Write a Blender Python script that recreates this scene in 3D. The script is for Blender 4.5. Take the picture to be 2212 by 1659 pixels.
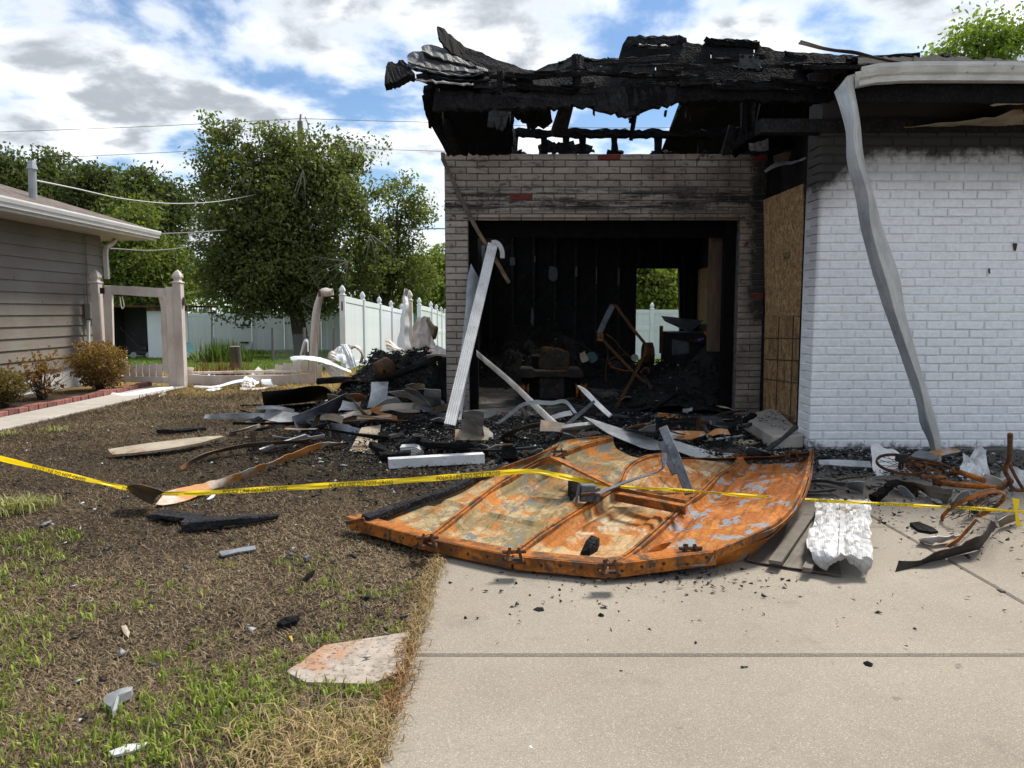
import bpy, math, random
import numpy as np
from mathutils import Vector, noise

for _o in list(bpy.data.objects):
    bpy.data.objects.remove(_o)
SC = bpy.context.scene
COL = SC.collection
RND = random.Random(11)
NP = np.random.default_rng(5)

# ------------------------------------------------------------------ camera
F, CX, CY, EYE = 1620.0, 1106.0, 829.5, 1.25          # focal length and centre for a 2212 x 1659 picture
PITCH = math.atan(156.5 / F)
cam_d = bpy.data.cameras.new('camera')
cam_d.sensor_width = 36.0
cam_d.lens = F / 2212.0 * 36.0
cam_d.clip_start = 0.05
cam_d.clip_end = 2000.0
cam = bpy.data.objects.new('camera', cam_d)
COL.objects.link(cam)
cam.location = (0, 0, EYE)
cam.rotation_euler = (math.pi / 2 - PITCH, 0, 0)
SC.camera = cam

# ------------------------------------------------------------------ sky, sun, exposure
SUN_AZ, SUN_EL = math.radians(50), math.radians(56)     # azimuth measured from +Y towards +X
world = bpy.data.worlds.new('World')
SC.world = world
world.use_nodes = True
_nt = world.node_tree
_nt.nodes.clear()
def _n(t, **kw):
    n = _nt.nodes.new(t)
    for k, v in kw.items():
        setattr(n, k, v)
    return n
_l = _nt.links.new
def _math(op, a, b=None, c=None):
    n = _n('ShaderNodeMath', operation=op)
    for i, x in enumerate((a, b, c)):
        if x is None: continue
        if isinstance(x, (int, float)): n.inputs[i].default_value = x
        else: _l(x, n.inputs[i])
    return n.outputs[0]
_sky = _n('ShaderNodeTexSky', sky_type='NISHITA', sun_disc=False, sun_elevation=SUN_EL, sun_rotation=SUN_AZ)
_sky.air_density, _sky.dust_density, _sky.ozone_density = 1.0, 0.3, 1.6
_skyb = _n('ShaderNodeMix', data_type='RGBA', blend_type='MULTIPLY')
_skyb.inputs[0].default_value = 1.0
_l(_sky.outputs[0], _skyb.inputs[6])
_skyb.inputs[7].default_value = (0.050, 0.056, 0.061, 1)
_tc = _n('ShaderNodeTexCoord')
_sep = _n('ShaderNodeSeparateXYZ')
_l(_tc.outputs['Generated'], _sep.inputs[0])
_den = _math('ADD', _math('MAXIMUM', _sep.outputs[2], 0.0), 0.22)
_cmb = _n('ShaderNodeCombineXYZ')
_l(_math('DIVIDE', _sep.outputs[0], _den), _cmb.inputs[0])
_l(_math('DIVIDE', _sep.outputs[1], _den), _cmb.inputs[1])
def _noise(scale, detail, rough, off=(0, 0, 0), dist=0.0):
    mp = _n('ShaderNodeMapping')
    mp.inputs[1].default_value = off
    _l(_cmb.outputs[0], mp.inputs[0])
    n = _n('ShaderNodeTexNoise')
    n.inputs['Scale'].default_value = scale
    n.inputs['Detail'].default_value = detail
    n.inputs['Roughness'].default_value = rough
    n.inputs['Distortion'].default_value = dist
    _l(mp.outputs[0], n.inputs['Vector'])
    return n.outputs[0]
def _ss(x, a, b):
    n = _n('ShaderNodeMapRange', interpolation_type='SMOOTHSTEP')
    _l(x, n.inputs[0])
    n.inputs[1].default_value, n.inputs[2].default_value = a, b
    return n.outputs[0]
_c1 = _noise(2.3, 9, 0.55, (5.1, 0.4, 0), 0.15)
_mask = _ss(_c1, 0.385, 0.555)
_thick = _ss(_c1, 0.44, 0.60)
_c2 = _noise(4.2, 7, 0.55, (7.7, 2.2, 0), 0.15)
_grey = _math('MULTIPLY', _thick, _ss(_c2, 0.34, 0.56))
_cc = _n('ShaderNodeMix', data_type='RGBA')
_l(_grey, _cc.inputs[0])
_cc.inputs[6].default_value = (0.58, 0.595, 0.61, 1)
_cc.inputs[7].default_value = (0.215, 0.235, 0.26, 1)
_mx = _n('ShaderNodeMix', data_type='RGBA')
_l(_mask, _mx.inputs[0])
_l(_skyb.outputs[2], _mx.inputs[6])
_l(_cc.outputs[2], _mx.inputs[7])
_bg = _n('ShaderNodeBackground')
_bg.inputs[1].default_value = 1.0
_l(_mx.outputs[2], _bg.inputs[0])
_out = _n('ShaderNodeOutputWorld')
_l(_bg.outputs[0], _out.inputs[0])

sun_d = bpy.data.lights.new('sun', 'SUN')
sun_d.energy = 2.5
sun_d.angle = math.radians(14)
sun_d.color = (1.0, 0.94, 0.84)
sun = bpy.data.objects.new('sun', sun_d)
COL.objects.link(sun)
_sd = Vector((math.sin(SUN_AZ) * math.cos(SUN_EL), math.cos(SUN_AZ) * math.cos(SUN_EL), math.sin(SUN_EL)))
sun.rotation_euler = _sd.to_track_quat('Z', 'Y').to_euler()
sun.location = _sd * 60
SC.view_settings.view_transform = 'Standard'
SC.view_settings.look = 'None'
SC.view_settings.exposure = 1.22
SC.view_settings.gamma = 1.0
SC.view_settings.use_curve_mapping = False
SC.cycles.max_bounces = 6
SC.cycles.diffuse_bounces = 3
SC.cycles.glossy_bounces = 2
SC.cycles.transmission_bounces = 3
SC.cycles.transparent_max_bounces = 4
SC.cycles.caustics_reflective = False
SC.cycles.caustics_refractive = False
SC.cycles.use_denoising = True

# ------------------------------------------------------------------ picture <-> place
ST, CT = math.sin(PITCH), math.cos(PITCH)
def ray(u, v):
    a, d = (u - CX) / F, (v - CY) / F
    return Vector((a, CT - d * ST, -ST - d * CT))
def gz(y):
    return -0.03 * max(0.0, y - 15.5)
def P(u, v, Y):
    r = ray(u, v)
    return Vector((0, 0, EYE)) + r * (Y / r.y)
def G(u, v, h=0.0):
    r = ray(u, v)
    z = h
    for _ in range(14):
        t = (z - EYE) / r.z
        z = gz(r.y * t) + h
    return Vector((0, 0, EYE)) + r * t
# sketch frames: origin and scale of enlarged looks at the picture
ZM = {'A': (1000, 1000, .4521), 'B': (600, 1300, .5877), 'C': (1300, 1600, .5425), 'D': (2300, 1650, .5425),
      'E': (3200, 1650, .42185), 'F': (2300, 1300, .36166), 'H': (1700, 1000, .36166), 'I': (1700, 550, .36166),
      'J': (1500, 50, .5425), 'K': (2500, 50, .4521), 'L': (3096, 50, .4521), 'M': (0, 1000, .4973), 'N': (0, 500, .4973),
      'O': (2300, 900, .36166), 'Q': (0, 1700, .5877), 'S': (2900, 450, .5424), 'T': (2900, 1100, .5424),
      'U': (1600, 1400, .6304), 'V': (900, 1500, .6304), 'W': (700, 1050, .5775), 'X': (0, 2000, .6461), 'Y': (1000, 2200, 1.1024),
      'R': (2400, 2200, 1.3354), 'd': (0, 0, 1.85172)}
def px(k, x, y):
    a, b, s = ZM[k]
    return (a + x * s) / 1.85172, (b + y * s) / 1.85172
def g(k, x, y, h=0.0):
    u, v = px(k, x, y)
    return G(u, v, h)
def p(k, x, y, Y):
    u, v = px(k, x, y)
    return P(u, v, Y)

# ------------------------------------------------------------------ materials
MATS = {}
class NB:
    def __init__(s, name):
        s.m = bpy.data.materials.new(name)
        s.m.use_nodes = True
        s.t = s.m.node_tree
        s.b = s.t.nodes['Principled BSDF']
        s.out = s.t.nodes['Material Output']
        s._tc = s._geo = s._oi = None
    def n(s, t, **kw):
        n = s.t.nodes.new(t)
        for k, v in kw.items(): setattr(n, k, v)
        return n
    def put(s, sock, x):
        if isinstance(x, (int, float)): sock.default_value = x
        elif isinstance(x, (tuple, list)): sock.default_value = tuple(x) + ((1,) if len(x) == 3 and len(sock.default_value) == 4 else ())
        else: s.t.links.new(x, sock)
    def obj(s):
        if not s._tc: s._tc = s.n('ShaderNodeTexCoord')
        return s._tc.outputs['Object']
    def pos(s):
        if not s._geo: s._geo = s.n('ShaderNodeNewGeometry')
        return s._geo.outputs['Position']
    def rnd(s):
        if not s._oi: s._oi = s.n('ShaderNodeObjectInfo')
        return s._oi.outputs['Random']
    def sep(s, v):
        n = s.n('ShaderNodeSeparateXYZ'); s.put(n.inputs[0], v); return n.outputs
    def mapv(s, v, scale=(1, 1, 1), rot=(0, 0, 0), loc=(0, 0, 0)):
        n = s.n('ShaderNodeMapping'); s.put(n.inputs[0], v)
        n.inputs[1].default_value, n.inputs[2].default_value, n.inputs[3].default_value = loc, rot, scale
        return n.outputs[0]
    def noise(s, v, scale, detail=4, rough=.55, dist=0):
        n = s.n('ShaderNodeTexNoise'); s.put(n.inputs['Vector'], v)
        n.inputs['Scale'].default_value, n.inputs['Detail'].default_value = scale, detail
        n.inputs['Roughness'].default_value, n.inputs['Distortion'].default_value = rough, dist
        return n.outputs[0]
    def voro(s, v, scale, feature='F1', out=0):
        n = s.n('ShaderNodeTexVoronoi', feature=feature); s.put(n.inputs['Vector'], v)
        n.inputs['Scale'].default_value = scale
        return n.outputs[out]
    def wave(s, v, scale, dist=0, detail=2, axis='X', ds=1):
        n = s.n('ShaderNodeTexWave', bands_direction=axis); s.put(n.inputs['Vector'], v)
        n.inputs['Scale'].default_value, n.inputs['Distortion'].default_value = scale, dist
        n.inputs['Detail'].default_value, n.inputs['Detail Scale'].default_value = detail, ds
        return n.outputs[1]
    def ramp(s, f, stops):
        n = s.n('ShaderNodeValToRGB'); s.put(n.inputs[0], f)
        e = n.color_ramp.elements
        while len(e) < len(stops): e.new(.5)
        for i, (q, c) in enumerate(stops):
            e[i].position = q; e[i].color = tuple(c) + (1,)
        return n.outputs[0]
    def ss(s, x, a, b, lo=0., hi=1.):
        n = s.n('ShaderNodeMapRange', interpolation_type='SMOOTHSTEP'); s.put(n.inputs[0], x)
        for i, q in enumerate((a, b, lo, hi)): n.inputs[i + 1].default_value = q
        return n.outputs[0]
    def mix(s, f, a, b, mode='MIX'):
        n = s.n('ShaderNodeMix', data_type='RGBA', blend_type=mode)
        s.put(n.inputs[0], f); s.put(n.inputs[6], a); s.put(n.inputs[7], b)
        return n.outputs[2]
    def op(s, o, a, b=0., c=None):
        n = s.n('ShaderNodeMath', operation=o); s.put(n.inputs[0], a); s.put(n.inputs[1], b)
        if c is not None: s.put(n.inputs[2], c)
        return n.outputs[0]
    def attr(s, name):
        return s.n('ShaderNodeAttribute', attribute_name=name).outputs[0]
    def attr3(s, name):
        return s.n('ShaderNodeAttribute', attribute_name=name).outputs[1]
    def bump(s, h, strength=.5, dist=.01):
        n = s.n('ShaderNodeBump'); s.put(n.inputs['Height'], h)
        n.inputs['Strength'].default_value, n.inputs['Distance'].default_value = strength, dist
        s.put(s.b.inputs['Normal'], n.outputs[0])
    def end(s, color, rough=.8, metal=0., spec=.4, key=None):
        s.put(s.b.inputs['Base Color'], color); s.put(s.b.inputs['Roughness'], rough)
        s.put(s.b.inputs['Metallic'], metal); s.b.inputs['Specular IOR Level'].default_value = spec
        MATS[s.m.name] = s.m
        return s.m
    def vary(s, col, amt=.25):
        return s.mix(1., col, s.ramp(s.rnd(), [(0, (1 - amt,) * 3), (1, (1 + amt * .6,) * 3)]), 'MULTIPLY')

def m_concrete(name, lo, hi, soot=True):
    b = NB(name); q = b.pos()
    big = b.noise(q, .9, 5, .6); fine = b.noise(q, 260, 3, .6); sp = b.voro(q, 330, 'F1', 1)
    c = b.ramp(big, [(.3, lo), (.7, hi)])
    c = b.mix(.8, c, b.ramp(fine, [(.33, (.74, .73, .71)), (.5, (1, 1, 1)), (.68, (1.16, 1.155, 1.15))]), 'MULTIPLY')
    spk = b.sep(sp)[0]
    c = b.mix(b.ss(spk, .88, .95, 0, .34), c, (.62, .56, .46))
    c = b.mix(b.ss(spk, .10, .04, 0, .5), c, (.12, .10, .085))
    st = b.noise(q, 2.3, 6, .65)
    c = b.mix(b.ss(st, .56, .76, 0, .55), c, (.15, .13, .12))
    c = b.mix(b.ss(b.noise(b.mapv(q, (1, 1, 1), loc=(2, 7, 0)), 11, 5, .7), .63, .74, 0, .5), c, (.10, .09, .085))
    ck = b.voro(b.mapv(b.mix(.12, q, b.n('ShaderNodeTexNoise').outputs[1]), (1, 1, 0), loc=(.3, .62, 0)), .42, 'DISTANCE_TO_EDGE')
    c = b.mix(b.ss(ck, .0035, .0015, 0, .0), c, (.06, .05, .045))
    st2 = b.noise(b.mapv(q, (1, 1, 1), loc=(5, 9, 0)), 1.3, 4, .55)
    c = b.mix(b.ss(st2, .56, .76, 0, .30), c, (.36, .24, .16))
    if soot:
        y = b.sep(q)[1]
        w = b.op('ADD', y, b.op('MULTIPLY', b.noise(q, 1.6, 6, .65), 2.2))
        c = b.mix(b.ss(w, 5.6, 7.2, 0, .86), c, (.055, .05, .046))
        b2 = b.noise(q, 26, 4, .6)
        near = b.ss(w, 4.7, 5.8)
        c = b.mix(b.op('MULTIPLY', near, b.ss(b2, .62, .68, 0, .85)), c, (.03, .028, .026))
    b.bump(b.op('ADD', fine, b.op('MULTIPLY', big, 2.)), .35, .004)
    return b.end(c, .92, 0, .25)
m_concrete('concrete_drive', (.225, .198, .163), (.30, .267, .222))
m_concrete('concrete_walk', (.33, .31, .28), (.46, .43, .39), False)
def m_pad():
    b = NB('concrete_pad'); q = b.pos()
    c = b.ramp(b.noise(q, 14, 6, .65), [(.3, (.25, .21, .18)), (.7, (.42, .37, .32))])
    c = b.mix(b.ss(b.noise(q, 5, 4, .6), .46, .62, 0, .75), c, (.36, .19, .10))
    c = b.mix(b.ss(b.noise(b.mapv(q, loc=(3, 1, 0)), 60, 4, .7), .52, .6, 0, .6), c, (.08, .06, .05))
    b.bump(b.noise(q, 160, 4, .6), .5, .004)
    return b.end(c, .93, 0, .2)
m_pad()
def m_floor():
    b = NB('garage_floor'); q = b.pos()
    c = b.ramp(b.noise(q, 2.2, 7, .66), [(.35, (.035, .032, .03)), (.52, (.10, .095, .09)), (.68, (.28, .27, .26))])
    b.bump(b.noise(q, 40, 5, .6), .5, .01)
    return b.end(c, .85, 0, .3)
m_floor()
def m_ground():
    b = NB('soil'); q = b.pos(); s = b.sep(q); y = s[1]; x = s[0]
    n1 = b.noise(q, 1.1, 6, .62); n2 = b.noise(q, 45, 5, .7); n3 = b.noise(q, 210, 3, .7)
    burnt = b.ramp(b.op('ADD', b.op('MULTIPLY', n1, .5), b.op('MULTIPLY', n2, .5)), [(.36, (.022, .016, .012)), (.5, (.062, .046, .033)), (.64, (.14, .105, .072))])
    burnt = b.mix(.8, burnt, b.ramp(n3, [(.3, (.4, .38, .36)), (.7, (1.5, 1.46, 1.4))]), 'MULTIPLY')
    straw = b.ramp(n2, [(.3, (.16, .11, .05)), (.7, (.40, .29, .13))])
    green = b.ramp(b.noise(q, 3, 6, .7), [(.3, (.035, .075, .012)), (.7, (.10, .17, .03))])
    w = b.op('ADD', y, b.op('MULTIPLY', n1, 2.6))
    c = b.mix(b.ss(w, 12.2, 13.4, 0, .9), burnt, straw)
    c = b.mix(b.ss(w, 16.5, 18.2), c, green)
    # black charcoal carpet close to the burnt garage
    d = b.op('ADD', b.op('MULTIPLY', b.op('ABSOLUTE', b.op('SUBTRACT', y, 7.2)), .62), b.op('MULTIPLY', b.op('ABSOLUTE', b.op('ADD', x, .6)), .75))
    d = b.op('ADD', d, b.op('MULTIPLY', n1, 1.6))
    c = b.mix(b.ss(d, 2.5, 1.5, 0, .88), c, (.016, .0155, .0155))
    b.bump(b.op('ADD', n2, n3), .8, .02)
    return b.end(c, .95, 0, .12)
m_ground()
def m_paintbrick(name, light, dark, wing):
    b = NB(name); q = b.pos(); s = b.sep(q); x, y, z = s
    n1 = b.noise(q, 2.4, 5, .6); n2 = b.noise(q, 26, 6, .68); n3 = b.noise(q, 9, 6, .7)
    c = b.mix(b.op('ADD', b.op('MULTIPLY', n1, .45), b.op('MULTIPLY', b.rnd(), .55)), dark, light)
    c = b.mix(.7, c, b.ramp(n2, [(.25, (.78, .77, .76)), (.6, (1.04, 1.04, 1.04))]), 'MULTIPLY')
    if wing:
        corner = b.ss(x, 3.25, 2.6, 0, .75)
        w = b.op('ADD', b.op('ADD', z, b.op('MULTIPLY', n1, .30)), b.op('MULTIPLY', b.op('MULTIPLY', corner, b.ss(z, 1.45, 2.3)), .42))
        c = b.mix(b.ss(w, 2.34, 2.78, 0, .62), c, (.17, .14, .115))
        k = b.op('ADD', w, b.op('MULTIPLY', b.op('SUBTRACT', n3, .5), .28))
        c = b.mix(b.ss(k, 2.68, 2.82, 0, .965), c, (.012, .011, .010))
        e = b.op('MULTIPLY', b.ss(x, 2.74, 2.67), b.ss(z, .9, 2.0))
        c = b.mix(b.op('MULTIPLY', e, .65), c, (.05, .042, .036))
        lowk = b.op('ADD', z, b.op('MULTIPLY', n3, .30))
        c = b.mix(b.ss(lowk, .215, .15, 0, .85), c, (.05, .045, .04))
        c = b.mix(b.op('MULTIPLY', b.ss(b.noise(b.mapv(q, (6, 6, 2.5)), 5, 5, .7), .70, .73), b.ss(b.noise(q, 1.7, 2, .5), .55, .62, 0, .8)), c, (.05, .05, .055))
    else:
        c = b.mix(b.op('MULTIPLY', b.ss(b.op('ADD', b.op('MULTIPLY', n3, 1.), b.op('MULTIPLY', n2, .25)), .71, .735, 0, .9), b.ss(b.noise(q, 1.6, 2, .5), .50, .60)), c, (.085, .018, .014))
        so = b.op('ADD', b.op('MULTIPLY', n1, 1.0), b.op('MULTIPLY', x, .10))
        c = b.mix(b.ss(so, .50, .98, 0, .78), c, (.085, .062, .05))
        c = b.mix(b.op('MULTIPLY', b.ss(b.noise(b.mapv(q, (1.2, 1, 3)), 5, 6, .7), .52, .68), b.ss(z, 2.0, 2.6, .25, .8)), c, (.05, .043, .038))
        ed = b.op('MULTIPLY', b.ss(x, 2.50, 2.95), b.ss(z, .45, 1.5))
        c = b.mix(b.op('MULTIPLY', b.ss(b.op('ADD', b.op('MULTIPLY', ed, .7), b.op('MULTIPLY', n3, .7)), .72, .95), .9), c, (.014, .013, .012))
        strk = b.noise(b.mapv(q, (.7, 1, 7)), 2.4, 5, .7)
        band = b.op('MULTIPLY', b.ss(z, 2.36, 2.46), b.ss(z, 2.74, 2.6))
        c = b.mix(b.op('MULTIPLY', band, b.ss(b.op('ADD', strk, b.op('MULTIPLY', n2, .3)), .56, .74, 0, .95)), c, (.012, .012, .013))
        top = b.ss(b.op('ADD', z, b.op('MULTIPLY', n2, .16)), 3.10, 3.20, 0, .85)
        c = b.mix(top, c, (.02, .019, .018))
    b.bump(b.op('ADD', n2, b.op('MULTIPLY', n3, .6)), .35, .006)
    return b.end(c, .72, 0, .35)
m_paintbrick('painted_brick_grey', (.47, .415, .365), (.27, .225, .19), False)
m_paintbrick('painted_brick_white', (.82, .85, .885), (.77, .80, .84), True)
def m_simple(name, lo, hi, scale=8, rough=.7, metal=0., spec=.4, bs=.3, bd=.004, stretch=(1, 1, 1), vary=.18, pts=(.3, .7), detail=6):
    b = NB(name); o = b.mapv(b.obj(), stretch)
    n = b.noise(o, scale, detail, .62)
    c = b.vary(b.ramp(n, [(pts[0], lo), (pts[1], hi)]), vary)
    if bs: b.bump(n, bs, bd)
    return b.end(c, rough, metal, spec)
m_simple('mortar_grey', (.04, .036, .033), (.20, .18, .165), 14, .95, bs=.6)
m_simple('raw_red_brick', (.11, .022, .017), (.20, .048, .036), 22, .9)
m_simple('edging_brick', (.13, .045, .04), (.30, .13, .11), 18, .9, vary=.3)
def m_char():
    b = NB('charred_wood'); o = b.mapv(b.pos(), (1, 1, 1))
    v = b.voro(b.mapv(o, (1, 1, .8)), 26, 'DISTANCE_TO_EDGE'); n = b.noise(o, 7, 6, .7)
    c = b.ramp(n, [(.35, (.004, .004, .0045)), (.66, (.011, .011, .012)), (.80, (.040, .041, .044))])
    c = b.mix(b.ss(v, .06, .0, 0, .8), c, (.003, .003, .003))
    c = b.mix(1., c, b.ramp(b.rnd(), [(0, (.6,) * 3), (.7, (1.5,) * 3), (1, (4.2, 4.2, 4.3))]), 'MULTIPLY')
    b.bump(b.op('ADD', b.ss(v, 0, .16), b.op('MULTIPLY', n, .5)), .8, .006)
    return b.end(c, .88, 0, .12)
m_char()
def m_ply():
    b = NB('charred_plywood'); o = b.pos()
    w = b.noise(b.mapv(o, (2, 2, 46), (0, .25, 0)), 2.4, 4, .6)
    c = b.ramp(w, [(.3, (.010, .010, .011)), (.7, (.05, .053, .06))])
    b.bump(w, .9, .02)
    return b.end(c, .42, 0, .5)
m_ply()
m_simple('charred_stud', (.016, .016, .017), (.065, .064, .065), 9, .7, spec=.3, bs=.6, bd=.01, stretch=(3, 3, 1))
m_simple('charred_wall', (.007, .007, .0085), (.036, .036, .040), 5, .75, spec=.25, bs=.5, bd=.01)
m_simple('charcoal_rubble', (.004, .004, .0045), (.026, .026, .027), 30, .7, spec=.25, bs=1., bd=.03, vary=0)
m_simple('brown_wood', (.07, .045, .03), (.16, .105, .07), 6, .8, stretch=(3, 3, .6))
m_simple('grey_paper', (.14, .14, .145), (.30, .30, .30), 20, .9)
def m_osb(name, lines):
    b = NB(name); o = b.obj()
    v1 = b.voro(b.mapv(o, (1, 1, .42) if not lines else (1, 1, .3), (0, .6, 0)), 34, 'F1', 1)
    v2 = b.voro(b.mapv(o, (.45, 1, 1), (0, -.5, 0)), 44, 'F1', 1)
    t = b.op('ADD', b.op('MULTIPLY', b.sep(v1)[0], .5), b.op('MULTIPLY', b.sep(v2)[1], .5))
    c = b.ramp(t, [(.12, (.22, .135, .065)), (.5, (.35, .225, .115)), (.88, (.50, .35, .19))])
    if lines:
        c = b.mix(1., c, b.ramp(b.noise(b.mapv(o, (9, 9, .8)), 3, 4, .6), [(.35, (.55, .54, .5)), (.65, (1., .98, .92))]), 'MULTIPLY')
    b.bump(t, .4, .004)
    return b.end(c, .8, 0, .3)
m_osb('osb_board', False); m_osb('osb_board_weathered', True)
m_simple('pencil_line', (.05, .035, .02), (.09, .06, .035), 20, .9, bs=0)
m_simple('teal_edge', (.01, .10, .085), (.02, .16, .13), 20, .7)
def m_rust(name, a, bcol, ccol, t1, t2, flake=None, sc=3.2):
    b = NB(name); o = b.pos()
    n1 = b.noise(o, sc, 6, .62, .6); n2 = b.noise(b.mapv(o, loc=(4, 2, 7)), sc * 1.7, 7, .7); n3 = b.noise(o, 60, 5, .7)
    c = b.mix(b.ss(n1, t1 - .07, t1 + .07), a, bcol)
    c = b.mix(b.ss(n2, t2 - .05, t2 + .06), c, ccol)
    c = b.mix(.75, c, b.ramp(n3, [(.28, (.45, .42, .4)), (.62, (1.1, 1.1, 1.1))]), 'MULTIPLY')
    stk = b.noise(b.mapv(b.attr3('lie'), (1.1, 17, 1)), 1.5, 5, .65)
    c = b.mix(.85, c, b.ramp(stk, [(.33, (.42, .42, .43)), (.5, (.95, .95, .95)), (.68, (1.15, 1.12, 1.08))]), 'MULTIPLY')
    if flake:
        fl = b.noise(b.mapv(o, loc=(1, 8, 2)), 7.5, 7, .72)
        c = b.mix(b.ss(fl, .55, .575), c, flake)
    sp = b.noise(b.mapv(o, loc=(9, 3, 2)), 38, 3, .5)
    c = b.mix(b.ss(sp, .68, .72, 0, .9), c, (.018, .014, .011))
    b.bump(b.op('ADD', n3, n1), .35, .005)
    return b.end(c, .8, .0, .3)
RUST = (.42, .135, .014)
m_rust('rust_olive', (.43, .155, .022), (.22, .165, .075), (.38, .29, .16), .47, .53, (.13, .135, .12))
m_rust('rust_tan', (.36, .125, .018), (.44, .30, .15), (.50, .42, .30), .49, .58)
m_rust('rust_flaking', (.40, .132, .015), (.30, .09, .012), (.46, .18, .032), .5, .55, (.20, .235, .26))
m_rust('rust_edge', (.40, .13, .016), (.16, .06, .015), (.08, .055, .035), .50, .57, None, 6)
m_rust('rust_dark', (.15, .055, .015), (.075, .036, .017), (.04, .026, .019), .48, .54, None, 9)
m_rust('steel_bluegrey', (.085, .105, .13), (.14, .16, .185), (.24, .09, .022), .5, .62, None, 9)
m_rust('rust_black', (.04, .034, .03), (.022, .02, .02), (.12, .055, .022), .48, .60, None, 8)
def m_siding(name, a, bcol, rust=None, tr=.58, grain=True, metal=.0, rough=.5):
    b = NB(name); o = b.pos()
    w = b.noise(b.mapv(b.attr3('lie'), (3, 70, 1)), 1.6, 3, .5, .5)
    n = b.noise(o, 4.5, 5, .62); n2 = b.noise(o, 40, 4, .6)
    c = b.mix(b.ss(n, .36, .66), a, bcol)
    c = b.mix(.6, c, b.ramp(w, [(.3, (.60,) * 3), (.65, (1.12,) * 3)]), 'MULTIPLY')
    if rust: c = b.mix(b.ss(b.noise(b.mapv(o, loc=(2, 5, 1)), 3.6, 5, .6), tr - .05, tr + .05), c, rust)
    c = b.mix(b.ss(n2, .63, .72, 0, .6), c, (.03, .028, .027))
    b.bump(b.op('ADD', w, b.op('MULTIPLY', b.noise(o, 22, 4, .6), .6)), .6 if grain else .3, .006)
    return b.end(b.vary(c, .2), rough, metal, .5)
ORG = (.45, .19, .045)
m_siding('siding_steel', (.24, .255, .27), (.50, .52, .54))
m_siding('siding_white', (.56, .57, .58), (.76, .77, .77))
m_siding('siding_dark', (.016, .018, .020), (.045, .05, .056))
m_siding('siding_slate', (.075, .088, .105), (.18, .20, .225))
m_siding('siding_rusty', (.44, .40, .34), (.55, .50, .44), ORG, .48)
m_siding('siding_burnt_tan', (.36, .30, .22), (.50, .42, .31), (.26, .15, .065), .57)
m_siding('siding_brown', (.07, .053, .038), (.17, .125, .085), (.26, .13, .05), .56)
m_siding('aluminium', (.42, .43, .44), (.62, .63, .64), None, .5, False, .55, .38)
m_siding('aluminium_white', (.60, .61, .615), (.74, .75, .755), None, .5, False, .1, .5)
m_siding('dirty_foil', (.34, .345, .35), (.60, .605, .61), (.20, .17, .145), .62, False, .1, .5)
m_siding('gutter_back', (.30, .335, .375), (.42, .455, .49), None, .5, False, .15, .5)
m_siding('gutter_front', (.46, .46, .44), (.60, .60, .58), None, .5, False, 0, .5)
m_siding('brown_metal', (.10, .085, .07), (.165, .14, .115), None, .5, False, .1, .6)
m_simple('white_vinyl', (.66, .70, .73), (.78, .80, .82), 1.5, .45, bs=.05, vary=.06)
m_simple('heated_vinyl', (.46, .385, .345), (.74, .68, .63), 4.5, .5, bs=.25, bd=.02, stretch=(1, 1, .4), vary=.14)
m_simple('cream_vinyl', (.46, .37, .29), (.78, .74, .69), 7, .5, bs=.25, bd=.015, vary=.12, stretch=(1, 1, .5), pts=(.28, .55))
m_simple('white_paint', (.62, .61, .60), (.74, .735, .73), 3, .5, bs=.05, vary=.05)
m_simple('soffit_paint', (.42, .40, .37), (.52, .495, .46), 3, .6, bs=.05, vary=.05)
def m_clap():
    b = NB('taupe_siding'); q = b.pos()
    c = b.ramp(b.noise(q, 1.3, 5, .6), [(.32, (.165, .135, .115)), (.55, (.195, .175, .148)), (.75, (.225, .21, .175))])
    c = b.mix(b.ss(b.noise(b.mapv(q, (2, 2, 7)), 2.2, 5, .6), .6, .75, 0, .4), c, (.24, .15, .125))
    b.bump(b.noise(b.mapv(q, (1, 1.2, 9)), 3, 3, .5), .18, .02)
    return b.end(c, .6, 0, .35)
m_clap()
def m_shingle(name, lo, hi):
    b = NB(name); o = b.pos()
    br = b.n('ShaderNodeTexBrick'); b.put(br.inputs['Vector'], b.mapv(o, (1, 1, 1), (0, 0, math.pi / 2)))
    br.inputs['Scale'].default_value = 3.2; br.inputs['Mortar Size'].default_value = .02
    br.inputs['Color1'].default_value = lo + (1,); br.inputs['Color2'].default_value = hi + (1,); br.inputs['Mortar'].default_value = (.03, .028, .026, 1)
    c = b.mix(.6, br.outputs[0], b.ramp(b.noise(o, 50, 4, .7), [(.3, (.6,) * 3), (.7, (1.3,) * 3)]), 'MULTIPLY')
    b.bump(br.outputs[1], .5, -.01)
    return b.end(c, .95, 0, .2)
m_shingle('shingle_brown', (.115, .09, .08), (.21, .175, .16))
m_shingle('shingle_grey', (.26, .26, .25), (.42, .42, .41))
m_simple('foundation', (.45, .46, .47), (.60, .61, .62), 4, .9, bs=.2)
m_simple('grey_metal', (.22, .24, .26), (.34, .355, .37), 6, .5, .3)
m_simple('box_grey', (.21, .20, .185), (.28, .27, .25), 6, .6)
m_simple('black_plastic', (.012, .012, .013), (.03, .03, .032), 8, .45)
m_simple('cable_grey', (.10, .10, .105), (.20, .20, .20), 8, .7, bs=0)
m_simple('cable_white', (.42, .42, .42), (.55, .55, .54), 8, .7, bs=0)
m_simple('pole_wood', (.14, .125, .105), (.25, .225, .195), 4, .9, stretch=(4, 4, .4))
m_simple('bark', (.035, .028, .021), (.085, .068, .05), 6, .95, bs=.8, bd=.03, stretch=(3, 3, .6))
m_simple('dead_twig', (.20, .18, .16), (.34, .31, .28), 6, .9, bs=0)
m_simple('stump_bark', (.06, .05, .04), (.16, .135, .11), 9, .95, bs=.9, bd=.03, stretch=(3, 3, .6))
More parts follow.
